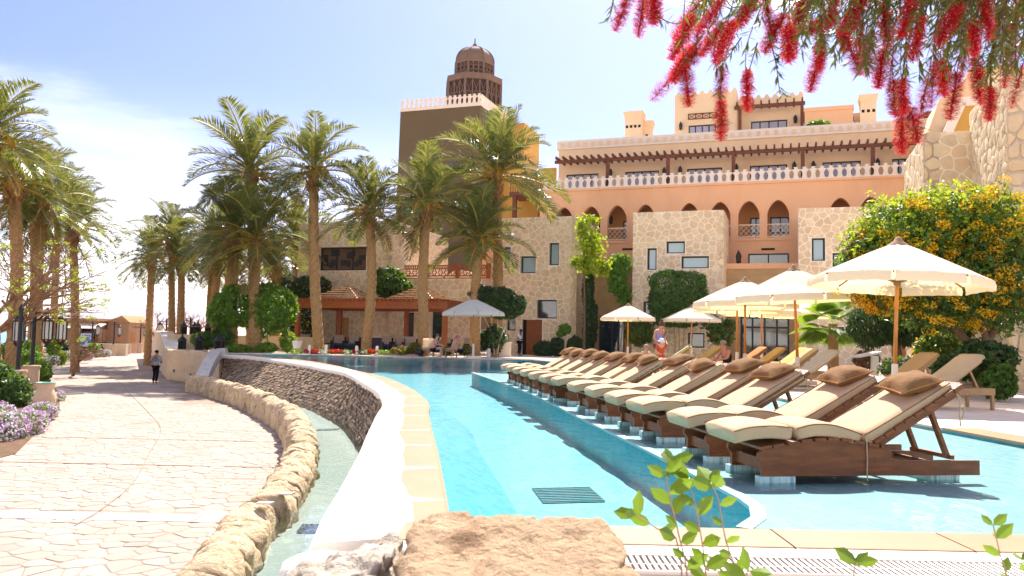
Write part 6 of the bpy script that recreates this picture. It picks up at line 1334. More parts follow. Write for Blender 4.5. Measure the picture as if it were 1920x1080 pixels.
palm_px('tall date palm before the stone block, its crown covering the tower corner', 934, 931, 328, 48.5, 128, 5, rt=.32)
palm_px('tallest date palm at the left of the pool, its crown above two lower ones', 474, 469, 325, 48.0, 124, 6, rt=.36)
palm_px('date palm with thick trunk at the pool corner, crown below the tallest palm', 482, 480, 452, 45.5, 112, 7, rt=.33)
palm_px('date palm with dark trunk just left of the thick one at the pool corner', 437, 438, 440, 46.5, 108, 8, rt=.36)
palm_px('small date palm left of the stone house, between the two trunks', 555, 556, 452, 58, 92, 9, rt=.36)
palm_px('date palm on the path side farthest left of the middle group, slim straight trunk', 280, 284, 484, 62, 74, 10, -1.5, .28)
palm_px('slim leaning date palm, second in the middle group beside the path', 325, 321, 452, 58, 74, 11, 0, .25)
palm_px('slim date palm with greyish trunk, third in the middle group beside the path', 340, 340, 490, 56, 66, 12, 0, .27)
palm_px('slim date palm behind the green clipped tree, left one', 395, 398, 490, 60, 70, 13, 0, .26)
palm_px('stout date palm behind the green clipped tree, right one', 408, 410, 462, 54, 84, 14, 0, .30)
palm_px('short date palm behind the thick trunk, half hidden by the clipped tree', 515, 517, 500, 60, 66, 15, 0, .42)
palm_px('date palm farther behind the pool corner palms, crown seen between trunks', 428, 430, 500, 62, 74, 16, 0, .3)
palm_px('leaning date palm on the left side of the path before the kiosk', 146, 135, 428, 50, 92, 17, -1.55, .26)
palm_px('date palm at the left side of the path behind the leafless tree, rightmost of four', 80, 76, 392, 42, 108, 18, -1.55, .24)
palm_px('date palm left of the path behind the leafless tree, third from the edge', 62, 60, 372, 46, 112, 19, -1.55, .22)
palm_px('date palm near the left edge behind the lamp posts, thick trunk', 25, 24, 345, 38, 114, 20, -1.55, .30)
palm_px('tall date palm cut by the left edge of the view', 2, -22, 262, 32, 126, 21, -1.55, .26)
palm_px('date palm hidden low behind the leafless tree, crown only', 100, 104, 385, 62, 88, 22, -1.55, .28)

def ell(px, py, Yd, rx, rz, ry=None): p = D(px, py, Yd); k = Yd / FPX; return (p.x, p.y, p.z, rx * k, (ry if ry else (rx + rz) / 2 * k), rz * k)
def leaf_cloud(ells, n, size, asp=.5, seed=0, lump=.22, inner=.55, up=.0, box=False, droop=0.0):
    rg = np.random.default_rng(seed); w = np.array([(e[3] * e[4] + e[4] * e[5] + e[3] * e[5]) for e in ells]); cnt = np.maximum(1, (n * w / w.sum()).astype(int)); out = []
    for e, c in zip(ells, cnt):
        d = rg.normal(size=(c, 3)); d /= np.linalg.norm(d, axis=1)[:, None]
        if box: p_ = 5.0; d = d / (np.sum(np.abs(d) ** p_, 1) ** (1 / p_))[:, None]
        f = np.array([mnoise.noise(Vector((a * 2.6 + e[0], b * 2.6 + e[1], g * 2.6 + seed))) + .5 * mnoise.noise(Vector((a * 6 + e[0], b * 6, g * 6 + seed))) for a, b, g in d]); r = (1 + lump * f) * (inner + (1 - inner) * rg.random(c) ** .45)
        P = np.array(e[:3]) + d * r[:, None] * np.array(e[3:]); nr = d / np.array(e[3:]); nr /= np.linalg.norm(nr, axis=1)[:, None]; nr = nr * .8 + rg.normal(size=(c, 3)) * .75 + np.array([0, 0, up]); nr /= np.linalg.norm(nr, axis=1)[:, None]
        t = np.cross(nr, rg.normal(size=(c, 3))); t[:, 2] -= droop; t -= nr * np.sum(t * nr, 1)[:, None]; t /= np.linalg.norm(t, axis=1)[:, None] + 1e-9; b = np.cross(nr, t); s = size * rg.uniform(.6, 1.3, c)[:, None]
        out.append(np.stack([P - t * s, P + b * s * asp - t * s * .1 - nr * s * .12, P + t * s, P - b * s * asp - t * s * .1 - nr * s * .12], 1))
    V = np.concatenate(out).reshape(-1, 3); return V, np.arange(len(V)).reshape(-1, 4)
def cloud_part(name, parent, base, mat, *a, **k):
    V, F = leaf_cloud(*a, **k); me = fast_mesh(name, V - np.array(base), F, [mat], False); o = inst(name, me, parent); return tag(o, kind='stuff')
m_bark = MAT('grey brown bark', '6e5640', .2, 6, .9, .5, 25); m_bark2 = MAT('pale branch bark', 'b29a7c', .12, 6, .9, .3, 25)
m_lg = LEAF('fresh green leaf', '4a7620', '7da62e', .45, .4, .4, 'a0b828'); m_dg = LEAF('dark green leaf', '22391a', '45662a', .3, .4, .4, '5c7a22'); m_mg = LEAF('mid green leaf', '36571e', '5c842c', .4, .4, .4, '84982a'); m_yg = LEAF('yellow green leaf', '7d9a1e', 'b2c22c', .5, .4, .3, 'd0d838')
m_yf = LEAF('yellow trumpet flower', 'd89c14', 'efc62a', .35, .6, .1, 'f0c020'); m_of = LEAF('orange leaf', 'c9761c', 'b2601e', .35, .6, .1, 'e08a28'); m_rf = LEAF('red flower', 'b81a22', 'd63a2a', .3, .6, .1, 'e04030'); m_pf = LEAF('pink white petunia', 'd9c2da', 'e6dfe4', .3, .7, .1, 'e8d0e4'); m_pk = LEAF('pink petunia', 'b878b8', 'd49ccc', .3, .7, .1, 'd8a0d0')
def plant(name, label, cat, base, ells, n, size, mat, seed=0, trunk=None, tr=.08, flowers=None, group=None, kind=None, **k):
    base = tuple(base); o = thing(name, label, cat, base, 0, group, kind)
    cloud_part('foliage', o, base, mat, ells, n, size, seed=seed, **k)
    for q, (fm, fn, fs) in enumerate(flowers or []): cloud_part('flowers', o, base, fm, ells, fn, fs, asp=.8, seed=seed + 7 + q, inner=.95, lump=k.get('lump', .22), up=.3)
    for t in trunk or []:
        pts = spline(t, 10); MB().tube(pts, [tr * (1 - .5 * i / 9) for i in range(10)], 8).build('trunk', m_bark2 if tr < .07 else m_bark, o, True)
    return o
def base_of(px, Yd, z=.04): p = D(px, 640, Yd); return Vector((p.x, Yd, z))
# middle and far planting
b = base_of(475, 46.3); plant('clipped_tree', 'broad bright green clipped tree between the palm trunks at the pool corner', 'tree', b, [ell(448, 575, 46.3, 52, 42), ell(505, 582, 46.3, 46, 50), ell(416, 588, 46.3, 26, 32), ell(535, 578, 46.8, 24, 36)], 9000, .14, m_lg, 1, [[b + Vector((.3, 0, 0)), b + Vector((.5, 0, 1)), b + Vector((.4, 0, 2.2))], [b + Vector((.9, 0, 0)), b + Vector((.8, 0, 1)), b + Vector((.9, 0, 2.2))]], .06)
b = base_of(570, 54.4); plant('flowering_hedge', 'dark green hedge with yellow flowers behind the pergola left end', 'hedge', b, [ell(540, 536, 54.3, 30, 20, 1), ell(585, 538, 54.2, 36, 22, 1), ell(560, 590, 54.2, 40, 60, .8)], 4200, .15, m_dg, 2, flowers=[(m_yf, 260, .10)])
b = base_of(735, 53.2); plant('shrub', 'sunlit green shrub above the pergola beside the teak balustrade', 'shrub', b, [ell(728, 530, 52.6, 34, 28, 1), ell(752, 540, 52.6, 24, 18, 1)], 3200, .15, m_mg, 3)
b = base_of(928, 46.4); plant('topiary_tree', 'cloud shaped dark green topiary with white branching trunks behind the pale parasol', 'tree', b, [ell(903, 552, 46.4, 24, 18), ell(935, 560, 46.2, 30, 24), ell(966, 572, 46.2, 22, 20), ell(945, 585, 46.4, 30, 14)], 5200, .12, m_dg, 4, [[b, b + Vector((-.2, 0, 1.3)), b + Vector((-.7, 0, 2.4))], [b + Vector((.1, 0, 0)), b + Vector((.35, 0, 1.2)), b + Vector((.8, 0, 2.3))], [b + Vector((.05, .1, 0)), b + Vector((.15, .1, 1.2)), b + Vector((.1, 0, 2.4))]], .055)
b = base_of(930, 46.8); plant('undergrowth_shrub', 'leafy undergrowth round the white topiary trunks', 'shrub', b, [ell(925, 635, 46.8, 22, 26), ell(905, 640, 46.8, 14, 20)], 1500, .13, m_dg, 5)
b = base_of(1095, 51.0); plant('climbing_tree', 'slender light green tree climbing the corner of the stone block', 'tree', b, [ell(1094, 425, 51, 15, 24), ell(1108, 455, 51, 24, 24), ell(1106, 492, 51, 28, 26), ell(1134, 503, 51, 14, 16), ell(1080, 490, 51, 12, 10), ell(1112, 412, 51, 9, 10)], 1900, .17, m_yg, 6, [[b, b + Vector((0, 0, 3)), b + Vector((-.1, 0, 7.2))]], .10, lump=.9, inner=.15)
b = base_of(1106, 53); plant('ivy', 'dark ivy hanging down the shaded side of the stone block', 'ivy', b, [ell(1103, 545, 53, 11, 48, .5), ell(1107, 610, 53, 14, 50, .5)], 2600, .13, m_dg, 7)
b = base_of(1162, 52); plant('shrub', 'tall light green shrub beside the big stone block above the dark doorway', 'shrub', b, [ell(1163, 498, 52, 22, 22), ell(1158, 530, 52, 18, 24), ell(1170, 555, 52, 14, 18)], 2600, .16, m_lg, 8, [[b, b + Vector((.2, 0, 3)), b + Vector((0, 0, 4.5))]], .06, lump=.45, inner=.35)
b = base_of(1272, 49); plant('clipped_hedge', 'big square clipped dark green hedge tree in front of the stone block', 'hedge', b, [ell(1270, 552, 49, 50, 42, 1.3), ell(1268, 590, 49, 40, 22, 1.2)], 11000, .11, m_mg, 9, [[b + Vector((-.3, 0, 0)), b + Vector((-.2, 0, 1)), b + Vector((-.3, 0, 2.2))], [b + Vector((.3, 0, 0)), b + Vector((.3, 0, 1)), b + Vector((.4, 0, 2.2))], [b + Vector((.0, .2, 0)), b + Vector((.1, .2, 1)), b + Vector((.0, 0, 2.2))]], .06, box=True, lump=.12, inner=.8)
b = base_of(1195, 50); plant('flowering_bush', 'green bush dotted with red flowers beside the dark glass door', 'bush', b, [ell(1198, 622, 50, 28, 26)], 2200, .12, m_mg, 10, flowers=[(m_rf, 90, .07)])
b = base_of(1325, 47.5); plant('small_tree', 'small crooked tree with red blossoms by the low window of the middle block', 'tree', b, [ell(1352, 628, 47.5, 24, 22), ell(1336, 606, 47.5, 22, 14), ell(1368, 612, 47.5, 12, 16)], 2000, .12, m_mg, 11, [[b, b + Vector((.1, 0, .7)), b + Vector((.7, 0, 1.5)), b + Vector((1.1, 0, 2.2))]], .06, flowers=[(m_rf, 60, .07)], lump=.5, inner=.3)
for i, (px, py, rx, rz, lab) in enumerate(((1020, 655, 20, 16, 'round dark shrub just right of the brown door'), (1045, 650, 14, 18, 'taller dark shrub second from the brown door'), (1078, 650, 15, 20, 'dark shrub against the corner of the stone block'))):
    b = base_of(px, 52); plant('shrub', lab, 'shrub', b, [ell(px, py, 52, rx, rz)], 1300, .12, m_dg, 20 + i, group='shrubs under the stone block')
b = base_of(1059, 51.2); plant('small_tree', 'slim standard tree with small round crown before the stone block', 'tree', b, [ell(1060, 617, 51.2, 11, 10), ell(1052, 626, 51.2, 9, 5)], 700, .12, m_lg, 24, [[b, b + Vector((0, 0, .8)), b + Vector((.03, 0, 1.6))]], .04)
b = base_of(400, 45.6); plant('shrub', 'dense round green shrub behind the dark wall lanterns', 'shrub', b, [ell(385, 638, 45.8, 26, 16), ell(415, 634, 45.8, 24, 17)], 2400, .12, m_mg, 25, flowers=[(m_rf, 6, .12)])
b = base_of(440, 44.3); plant('low_shrub', 'low bright ground shrub at the foot of the dark palm trunk', 'shrub', b, [ell(445, 654, 44.3, 28, 9), ell(500, 652, 44.6, 22, 9), ell(540, 640, 45.5, 16, 20)], 1800, .10, m_lg, 26, flowers=[(m_yf, 30, .08)])
fbm = thing('flower_bed', None, None, (-7, 44.5, .05), kind='stuff'); e_ = [ell(x, 660, 44.6, 16, 4, .5) for x in range(560, 780, 22)]
cloud_part('leaves', fbm, (-7, 44.5, .05), m_lg, e_, 2600, .07, seed=30); cloud_part('red_flowers', fbm, (-7, 44.5, .05), m_rf, [ell(x, 659, 44.4, r, 4, .4) for x, r in ((578, 9), (592, 8), (632, 16), (668, 7), (700, 12))], 700, .07, seed=31, asp=.8); cloud_part('white_flowers', fbm, (-7, 44.5, .05), m_pf, [ell(x, 660, 44.3, 9, 3, .3) for x in (573, 604, 650, 685)], 160, .05, seed=32, asp=.8)
b = base_of(770, 44.2); plant('flowering_bush', 'low bush of red and orange flowers left of the black backpack', 'bush', b, [ell(755, 657, 44.2, 22, 8, .6), ell(778, 653, 44.2, 14, 10, .6)], 1200, .09, m_mg, 33, flowers=[(m_rf, 160, .06), (m_of, 60, .05)])
b = base_of(845, 44); plant('flowering_bush', 'low bush of orange and white flowers behind the pale parasol foot', 'bush', b, [ell(838, 658, 44, 9, 10, .5), ell(872, 657, 44, 14, 9, .5)], 800, .09, m_mg, 34, flowers=[(m_of, 60, .06), (m_pf, 50, .05)])
for i, (px, b_, z, rx, rz, mt, lab) in enumerate(((1535, 9.4, 17.3, 24, 9, m_lg, 'bright green shrub on the roof beside the penthouse'), (1750, 9.3, 17.3, 26, 12, m_bark, 'dry brown shrub on the roof edge below the gable'))):
    a, _ = BX(px, 230, b_); q = BP(a, b_, 16.86); plant('roof_shrub', lab, 'shrub', q, [(q.x, q.y, q.z + .2, rx / FPX * q.y, .7, rz / FPX * q.y)], 1100, .13, mt, 40 + i)
# right planting under and round the flowering tree
b = base_of(1838, 18.6); Yt = 18.8
yt = plant('flowering_tree', 'large tree covered in yellow flowers behind the biggest parasol', 'tree', b, [ell(1690, 445, Yt, 80, 68), ell(1768, 420, Yt, 85, 62), ell(1852, 435, Yt, 80, 75), ell(1645, 490, Yt, 60, 55), ell(1710, 525, Yt, 90, 55), ell(1800, 530, Yt, 95, 70), ell(1880, 520, Yt, 55, 80), ell(1650, 545, Yt, 55, 34), ell(1770, 578, Yt, 110, 42), ell(1870, 580, Yt, 60, 48), ell(1610, 480, Yt, 34, 40)], 23000, .068, m_mg, 50,
           [[b, b + Vector((-.12, 0, .5)), b + Vector((.06, 0, 1.0)), b + Vector((.12, 0, 1.4)), b + Vector((-.1, 0, 2.0))], [b + Vector((.0, 0, 1.0)), b + Vector((.3, .1, 1.4)), b + Vector((.6, .1, 2.0))], [b + Vector((.0, 0, .9)), b + Vector((-.4, .1, 1.4)), b + Vector((-.9, .1, 2.0))]], .12, lump=.6, inner=.5)
cl = []
rg = np.random.default_rng(12); E_ = [ell(1690, 445, Yt, 80, 68), ell(1768, 420, Yt, 85, 62), ell(1852, 435, Yt, 80, 75), ell(1645, 490, Yt, 60, 55), ell(1710, 525, Yt, 90, 55), ell(1800, 530, Yt, 95, 70), ell(1880, 520, Yt, 55, 80), ell(1650, 545, Yt, 60, 36), ell(1770, 578, Yt, 110, 42)]
for e in E_:
    for _ in range(36):
        d = rg.normal(size=3); d /= np.linalg.norm(d); d[1] = -abs(d[1]) * 1.1; f = 1.0 + .6 * (mnoise.noise(Vector(d * 2.6) + Vector((e[0], e[1], 50)))); p = np.array(e[:3]) + d * f * np.array(e[3:]) * 1.0; cl.append((p[0], p[1], p[2], .17, .17, .11))
cloud_part('flower_clusters', yt, b, m_yf, cl, 17000, .025, asp=.8, seed=51, inner=.5, lump=.2)
cloud_part('upper_foliage', yt, b, m_yg, [ell(1690, 425, Yt, 82, 62), ell(1768, 400, Yt, 86, 58), ell(1852, 415, Yt, 80, 66), ell(1645, 470, Yt, 62, 52)], 7000, .06, seed=54, inner=.75, lump=.6)
cloud_part('orange_leaves', yt, b, m_of, [ell(1604, 470, Yt, 12, 26), ell(1618, 440, Yt, 10, 14), ell(1612, 545, Yt, 22, 30), ell(1640, 570, Yt, 26, 20)], 900, .05, seed=52, inner=.1)
b = base_of(1690, 22.5); plant('weeping_hedge', 'dark green weeping hedge tree under the flowering tree', 'hedge', b, [ell(1640, 612, 22.5, 52, 42), ell(1710, 610, 22.5, 54, 44), ell(1772, 612, 22.5, 50, 44)], 11000, .10, m_dg, 53, [[b, b + Vector((-.05, 0, .8)), b + Vector((-.15, 0, 1.5))], [b + Vector((1.3, 0, 0)), b + Vector((.9, 0, .8)), b + Vector((.5, 0, 1.5))]], .10, asp=.22, droop=2.0)
for i, (px, py, Yd, rx, rz, n_, mt, fl, lab) in enumerate(((1845, 672, 17.2, 60, 34, 3000, m_dg, [(m_rf, 30, .03)], 'dark shrub at the foot of the flowering tree trunk'), (1872, 715, 16.6, 30, 34, 1500, m_mg, [], 'green shrub beside the right edge stone wall, behind the grey deck lounger'),
                                             (1760, 655, 19.5, 44, 30, 2000, m_mg, [(m_yf, 160, .05)], 'shrub with yellow blossoms under the dark weeping hedge'), (1690, 690, 19, 40, 20, 1600, m_mg, [(m_pf, 120, .035), (m_pk, 90, .035)], 'low shrub with violet and white flowers by the big parasol pole'), (1800, 690, 18.4, 50, 22, 1700, m_dg, [], 'low dark shrub between the two right deck loungers'), (1625, 675, 23, 25, 18, 900, m_bark, [], 'dry brown stump plant beside the white stand'))):
    b = base_of(px, Yd); plant('shrub', lab, 'shrub', b, [ell(px, py, Yd, rx, rz)], n_, .065, mt, 60 + i, flowers=fl)
# fan palm
fp = base_of(1562, 30); o = thing('fan_palm', 'small fan palm between the parasols and the dark weeping hedge', 'palm tree', tuple(fp)); MB().tube([fp, fp + UP * 1.0, fp + UP * 1.9], [.22, .18, .16], 10).build('trunk', m_ptr, o)
V = []; F = []; rg = random.Random(3)
for k in range(26):
    a = -1.25 + 2.5 * k / 25; d = Vector((math.cos(a), math.sin(a), 0)); w = Vector((-d.y, d.x, 0)) * .035; L = .85 * (1 - .12 * abs(a)); q = len(V); c = Vector((.7, 0, .0)); V += [tuple(c), tuple(c + d * L * .55 + w + UP * .02), tuple(c + d * L + UP * -.18), tuple(c + d * L * .55 - w - UP * .02)]; F.append((q, q + 1, q + 2, q + 3))
q = len(V); V += [(0, .015, 0), (0, -.015, 0), (.72, -.01, 0), (.72, .01, 0)]; F.append((q, q + 1, q + 2, q + 3)); fm = fast_mesh('fan_leaf', V, F, [m_lg])
for k in range(24): inst('fan_leaf', fm, o, (0, 0, 1.85), (rg.uniform(-.4, .4), R(rg.uniform(-65, 35)), k * 2.4), rg.uniform(.8, 1.1))

# leafless trees
def bare_tree(label, base, h, spread, seed, lean=(0, 0), leaves=0, depth=6, r0=.14, cat='tree', lmat=None, gr=None):
    rg = random.Random(seed); base = Vector(base); o = thing('bare_tree', label, cat, tuple(base), 0, gr); tr = MB(); br = MB(); tips = []
    def grow(p, d, L, r, k):
        pts = [p]; q = p.copy(); dd = d.copy()
        for i in range(4): dd = (dd + Vector((rg.uniform(-.22, .22), rg.uniform(-.22, .22), rg.uniform(-.12, .10)))).normalized(); q = q + dd * L / 4; pts.append(q.copy())
        (tr if k == 0 else br).tube(pts, [r, r * .9, r * .82, r * .74, r * .66], 7 if k < 3 else 4)
        if k >= depth: tips.append(q); return
        for _ in range(rg.choice((2, 3, 3)) if k else 4):
            a = rg.uniform(0, 6.28); sp = rg.uniform(.45, .95) * spread; nd = (dd + Vector((math.cos(a) * sp, math.sin(a) * sp, rg.uniform(-.25, .35)))).normalized(); s_ = rg.randint(2, 4) if k else rg.randint(3, 4); grow(pts[s_], nd, L * rg.uniform(.6, .85), r * .6, k + 1)
    grow(base, Vector((lean[0], lean[1], 1)).normalized(), h * .36, r0, 0); tr.build('trunk', m_bark, o, True); tag(br.build('branches', MAT('twig bark', '8c6c4e', .2, 6, .9), o), kind='stuff')
    if leaves:
        cs = [rg.choice(tips) for _ in range(leaves)]; cloud_part('leaves', o, base, lmat or m_yg, [(c.x, c.y, c.z, .22, .22, .12) for c in cs], leaves * 34, .055, asp=.35, seed=seed, inner=.1)
    return o
p = G(18, 712, -1.55); bare_tree('leafless spreading tree with a few yellow green tufts at the left edge', (p.x - .1, p.y, -1.56), 9.5, 1.1, 5, (-.05, 0), 80, 6, .17)
p = G(-60, 740, -1.55); bare_tree('second leafless tree reaching in from beyond the left edge', (p.x, p.y, -1.56), 8.0, 1.1, 8, (.12, 0), 50, 6, .15)
p = D(160, 640, 46); bare_tree('bare low tree just right of the leaning palm trunk', (p.x - .6, 46, -1.56), 3.4, 1.2, 9, (.3, 0), 4, 5, .10)
p = D(298, 640, 72); bare_tree('bare tree standing alone at the end of the path beside the wall', (p.x, 72, -1.56), 5.2, 1.1, 11, (0, 0), 0, 5, .17)
p = D(374, 630, 66); bare_tree('bare tree behind the rear garden wall among slim palm trunks', (p.x, 66, -.2), 3.6, 1.1, 12, (0, 0), 0, 5, .13)
# left borders
def bed(label, e, n, mat, size, seed, fl, name='flower_bush', cat='bush', grp=None):
    b = Vector((e[0][0], e[0][1], -1.56)); return plant(name, label, cat, b, e, n, size, mat, seed, flowers=fl, group=grp)
bed('big glossy green bush at the left edge behind the petunias', [ell(12, 735, 27.5, 42, 38), ell(-20, 720, 27.5, 40, 48)], 5200, m_mg, .085, 70, [(m_yf, 14, .06)])
bed('round green bush behind the nearest lamp bollard', [ell(72, 700, 34.5, 22, 26), ell(60, 672, 36, 16, 16)], 2600, m_lg, .085, 71, [])
bed('green bush behind the two big lanterns', [ell(35, 660, 40, 34, 26), ell(100, 648, 46, 14, 18)], 3000, m_lg, .09, 72, [])
bed('dark clipped bush beside the leaning palm foot', [ell(143, 660, 62, 9, 13), ell(120, 650, 60, 10, 9)], 1300, m_dg, .12, 73, [])
bed('leafy green clump with trailing stems behind the white flowers', [ell(112, 670, 58, 14, 14), ell(176, 652, 70, 11, 9)], 1300, m_lg, .11, 74, [])
bed('large mass of white and pink petunias at the left edge', [ell(-5, 808, 19.6, 48, 34, .9), ell(44, 795, 20.6, 34, 26, .8), ell(-20, 780, 22, 40, 26, .8), ell(78, 772, 23.6, 22, 18, .7)], 4200, m_lg, .05, 75, [(m_pf, 4600, .036), (m_pk, 1900, .036)])
bed('white petunias round the foot of the ceramic jar', [ell(62, 758, 28.5, 26, 20, .8), ell(95, 772, 27.5, 14, 10, .5), ell(106, 745, 30, 10, 12, .5)], 1600, m_lg, .05, 76, [(m_pf, 1300, .04), (m_pk, 380, .04)])
bed('white petunia clump under the two big lanterns', [ell(92, 675, 56, 16, 11, .9)], 700, m_lg, .08, 77, [(m_pf, 620, .06)])
bed('white petunia clump beside the lamp post with the leaning palm', [ell(122, 666, 60, 14, 10, .9)], 600, m_lg, .08, 78, [(m_pf, 520, .06)])
bed('pink petunia clump before the beige kiosk', [ell(155, 668, 64, 16, 8, .9)], 600, m_lg, .08, 79, [(m_pf, 250, .07), (m_pk, 380, .07)])
bed('pale petunia clump before the long beige hut', [ell(192, 662, 72, 15, 7, .9)], 500, m_lg, .09, 80, [(m_pf, 400, .07)])
sheet('planting_soil', [G(-160, 900, -1.55), G(30, 850, -1.55), G(80, 800, -1.55), G(112, 768, -1.55), G(112, 735, -1.55), G(82, 710, -1.55), G(90, 685, -1.55), G(200, 668, -1.55), G(150, 655, -1.55), G(-400, 660, -1.55)], m_soil, -1.553)

# ---------------------------------------------------------------- bottlebrush boughs over the right of the view
m_bbr = LEAF('bottlebrush red', 'b80f2c', 'e0213f', .45, .5, .2, 'f23a58'); m_btip = LEAF('yellow anther', 'd8b040', 'e8c860', .3, .6, .1); m_bl = LEAF('bottlebrush leaf', '3a4a20', '5f6c2c', .35, .4, .4, '8f962e'); m_tw = MAT('bottlebrush twig', '6a4630', .15, 8, .8)
bbt = thing('bottlebrush_tree', 'weeping bottlebrush with red brush flowers hanging into the top right', 'tree', (4.2, 3.4, 0))
def brush(seed, L=.19, Rr=.037):
    rg = random.Random(seed); V = []; F = []; MI = []
    for k in range(850):
        z = -L * rg.random(); a = rg.uniform(0, 6.28); r = Rr * rg.uniform(.75, 1.15) * (1 - .35 * abs(2 * (-z / L) - 1) ** 4); d = Vector((math.cos(a), math.sin(a), rg.uniform(-.15, .45))).normalized(); p = Vector((0, 0, z)); e = p + d * r; s = d.cross(Vector((0, 0, 1))).normalized() * .0010; q = len(V)
        V += [tuple(p - s), tuple(p + s), tuple(e + s), tuple(e - s)]; F.append((q, q + 1, q + 2, q + 3)); MI.append(0)
        if k % 2 == 0: t = e + d * .0022; q = len(V); V += [tuple(e - s * 1.2), tuple(e + s * 1.2), tuple(t + s * 1.2), tuple(t - s * 1.2)]; F.append((q, q + 1, q + 2, q + 3)); MI.append(1)
    return fast_mesh('brush_flower', V, F, [m_bbr, m_btip], False, MI)
BR_ = [brush(1), brush(2, .225), brush(3, .18, .040)]
def twig(pts, seed, dens=95, ll=.055):
    rg = random.Random(seed); pts = spline(pts, 14); st = MB(); st.tube(pts, [.0032 - .0018 * i / 13 for i in range(14)], 5); V = []; F = []; L = sum((pts[i + 1] - pts[i]).length for i in range(13))
    for k in range(int(L * dens)):
        f = rg.random() * 12.999; i = int(f); p = pts[i].lerp(pts[i + 1], f - i); t = (pts[i + 1] - pts[i]).normalized(); s = t.cross(Vector((rg.uniform(-1, 1), rg.uniform(-1, 1), rg.uniform(-1, 1)))).normalized(); d = (t * rg.uniform(.35, .9) + s * .75).normalized(); l = ll * rg.uniform(.6, 1.2); w = d.cross(t).normalized() * .0046; q = len(V); V += [tuple(p), tuple(p + d * l * .45 + w), tuple(p + d * l), tuple(p + d * l * .45 - w)]; F.append((q, q + 1, q + 2, q + 3))
    o = st.build('twig', m_tw, bbt, True); bb = np.array(bbt.location); me = fast_mesh('leaf_spray', np.array(V) - bb, F, [m_bl]); tag(inst('leaf_spray', me, o), kind='stuff')
limb = [Vector((4.2, 3.4, 0)), Vector((4.15, 3.4, 1.4)), Vector((3.8, 3.3, 2.6)), Vector((3.0, 3.2, 3.05)), Vector((2.0, 3.1, 3.08)), Vector((1.1, 3.05, 2.95)), Vector((.55, 3.0, 2.78))]
lc = spline(limb, 40); MB().tube(lc, [.13 * (1 - i / 40) ** 1.2 + .006 for i in range(40)], 10).build('trunk', m_bark, bbt, True)
FLW = [(1170, 17, 20), (1205, 14, 8), (1226, 10, 0), (1290, 34, 35), (1284, 62, 25), (1306, 84, 5), (1281, 118, 30), (1262, 142, 40), (1288, 160, -5), (1336, 72, 35), (1362, 70, 25), (1352, 158, 2), (1352, 224, 2), (1401, 162, 3), (1452, 62, 25), (1530, 128, 15), (1538, 86, 5), (1538, 46, 60), (1596, 98, -20), (1613, 82, 0), (1630, 100, 5), (1652, 126, 12), (1672, 118, 0), (1677, 182, 3), (1694, 178, 3), (1691, 236, 6), (1714, 234, -8), (1731, 188, 8), (1749, 150, 0), (1767, 146, 4), (1788, 178, 8), (1760, 88, 0), (1779, 44, 25), (1826, 70, 5), (1832, 142, 2), (1856, 194, 8), (1886, 122, 0), (1909, 152, 8), (1870, 44, 10), (1898, 86, 0), (1808, 104, 4), (1400, 20, 30), (1440, 30, -10), (1500, 22, 20), (1560, 20, 10), (1600, 30, 30), (1660, 40, 0), (1700, 30, 15), (1720, 70, 10), (1850, 20, 0), (1905, 30, 20), (1800, 20, 10), (1340, 20, 35), (1480, 80, 5)]
rg = random.Random(21)
for k, (px, py, an) in enumerate(FLW):
    Yd = rg.uniform(2.75, 3.45); p = D(px, py, Yd); A = Matrix.Rotation(R(an), 4, 'Y') @ Matrix.Rotation(rg.uniform(-.25, .25), 4, 'X'); s = Yd / 3.1 * rg.uniform(.78, .98); top = p + (A.to_3x3() @ Vector((0, 0, .085 * s))); c = min(lc[12:], key=lambda q: abs(q.x - (top.x + .18)) + .3 * abs(q.y - top.y))
    up_ = top + (A.to_3x3() @ Vector((0, 0, .12))); twig([c, c.lerp(up_, .45) + UP * .07 + Vector((rg.uniform(-.06, .06), rg.uniform(-.05, .05), 0)), up_, top, top - (A.to_3x3() @ Vector((0, 0, .13 * s)))], k, 80)
    o = inst('brush_flower', BR_[k % 3], bbt); o.matrix_basis = wm(bbt).inverted() @ Matrix.Translation(top) @ A @ Matrix.Rotation(rg.uniform(0, 6), 4, 'Z') @ Matrix.Diagonal((s, s, s, 1))
for k in range(190):
    px = rg.choice((rg.uniform(1300, 1920), rg.uniform(1480, 1920))); ym = 60 + 110 * ((px - 1300) / 620) ** .7; py = rg.uniform(-30, ym); Yd = rg.uniform(2.7, 3.7); e = D(px, py, Yd); c = min(lc[12:], key=lambda q: abs(q.x - (e.x + .25)) + .3 * abs(q.y - e.y)); twig([c, c.lerp(e, .5) + UP * .08 + Vector((rg.uniform(-.1, .1), 0, 0)), e], 200 + k, 110, .06)
for k, pl_ in enumerate(([(1340, 60), (1340, 110), (1346, 132)], [(1352, 178), (1352, 195)], [(1440, 60), (1455, 120), (1462, 170), (1470, 178)], [(1420, 80), (1405, 130), (1400, 142)], [(1500, 60), (1470, 100), (1440, 118)], [(1390, 70), (1370, 100), (1355, 120)], [(1230, 28), (1250, 40), (1270, 46)], [(1150, 0), (1145, 25), (1138, 42)], [(1700, 120), (1690, 190)], [(1855, 110), (1858, 165)])):
    twig([D(x, y, 3.05 + .02 * i) for i, (x, y) in enumerate(pl_)], 400 + k, 150, .055)

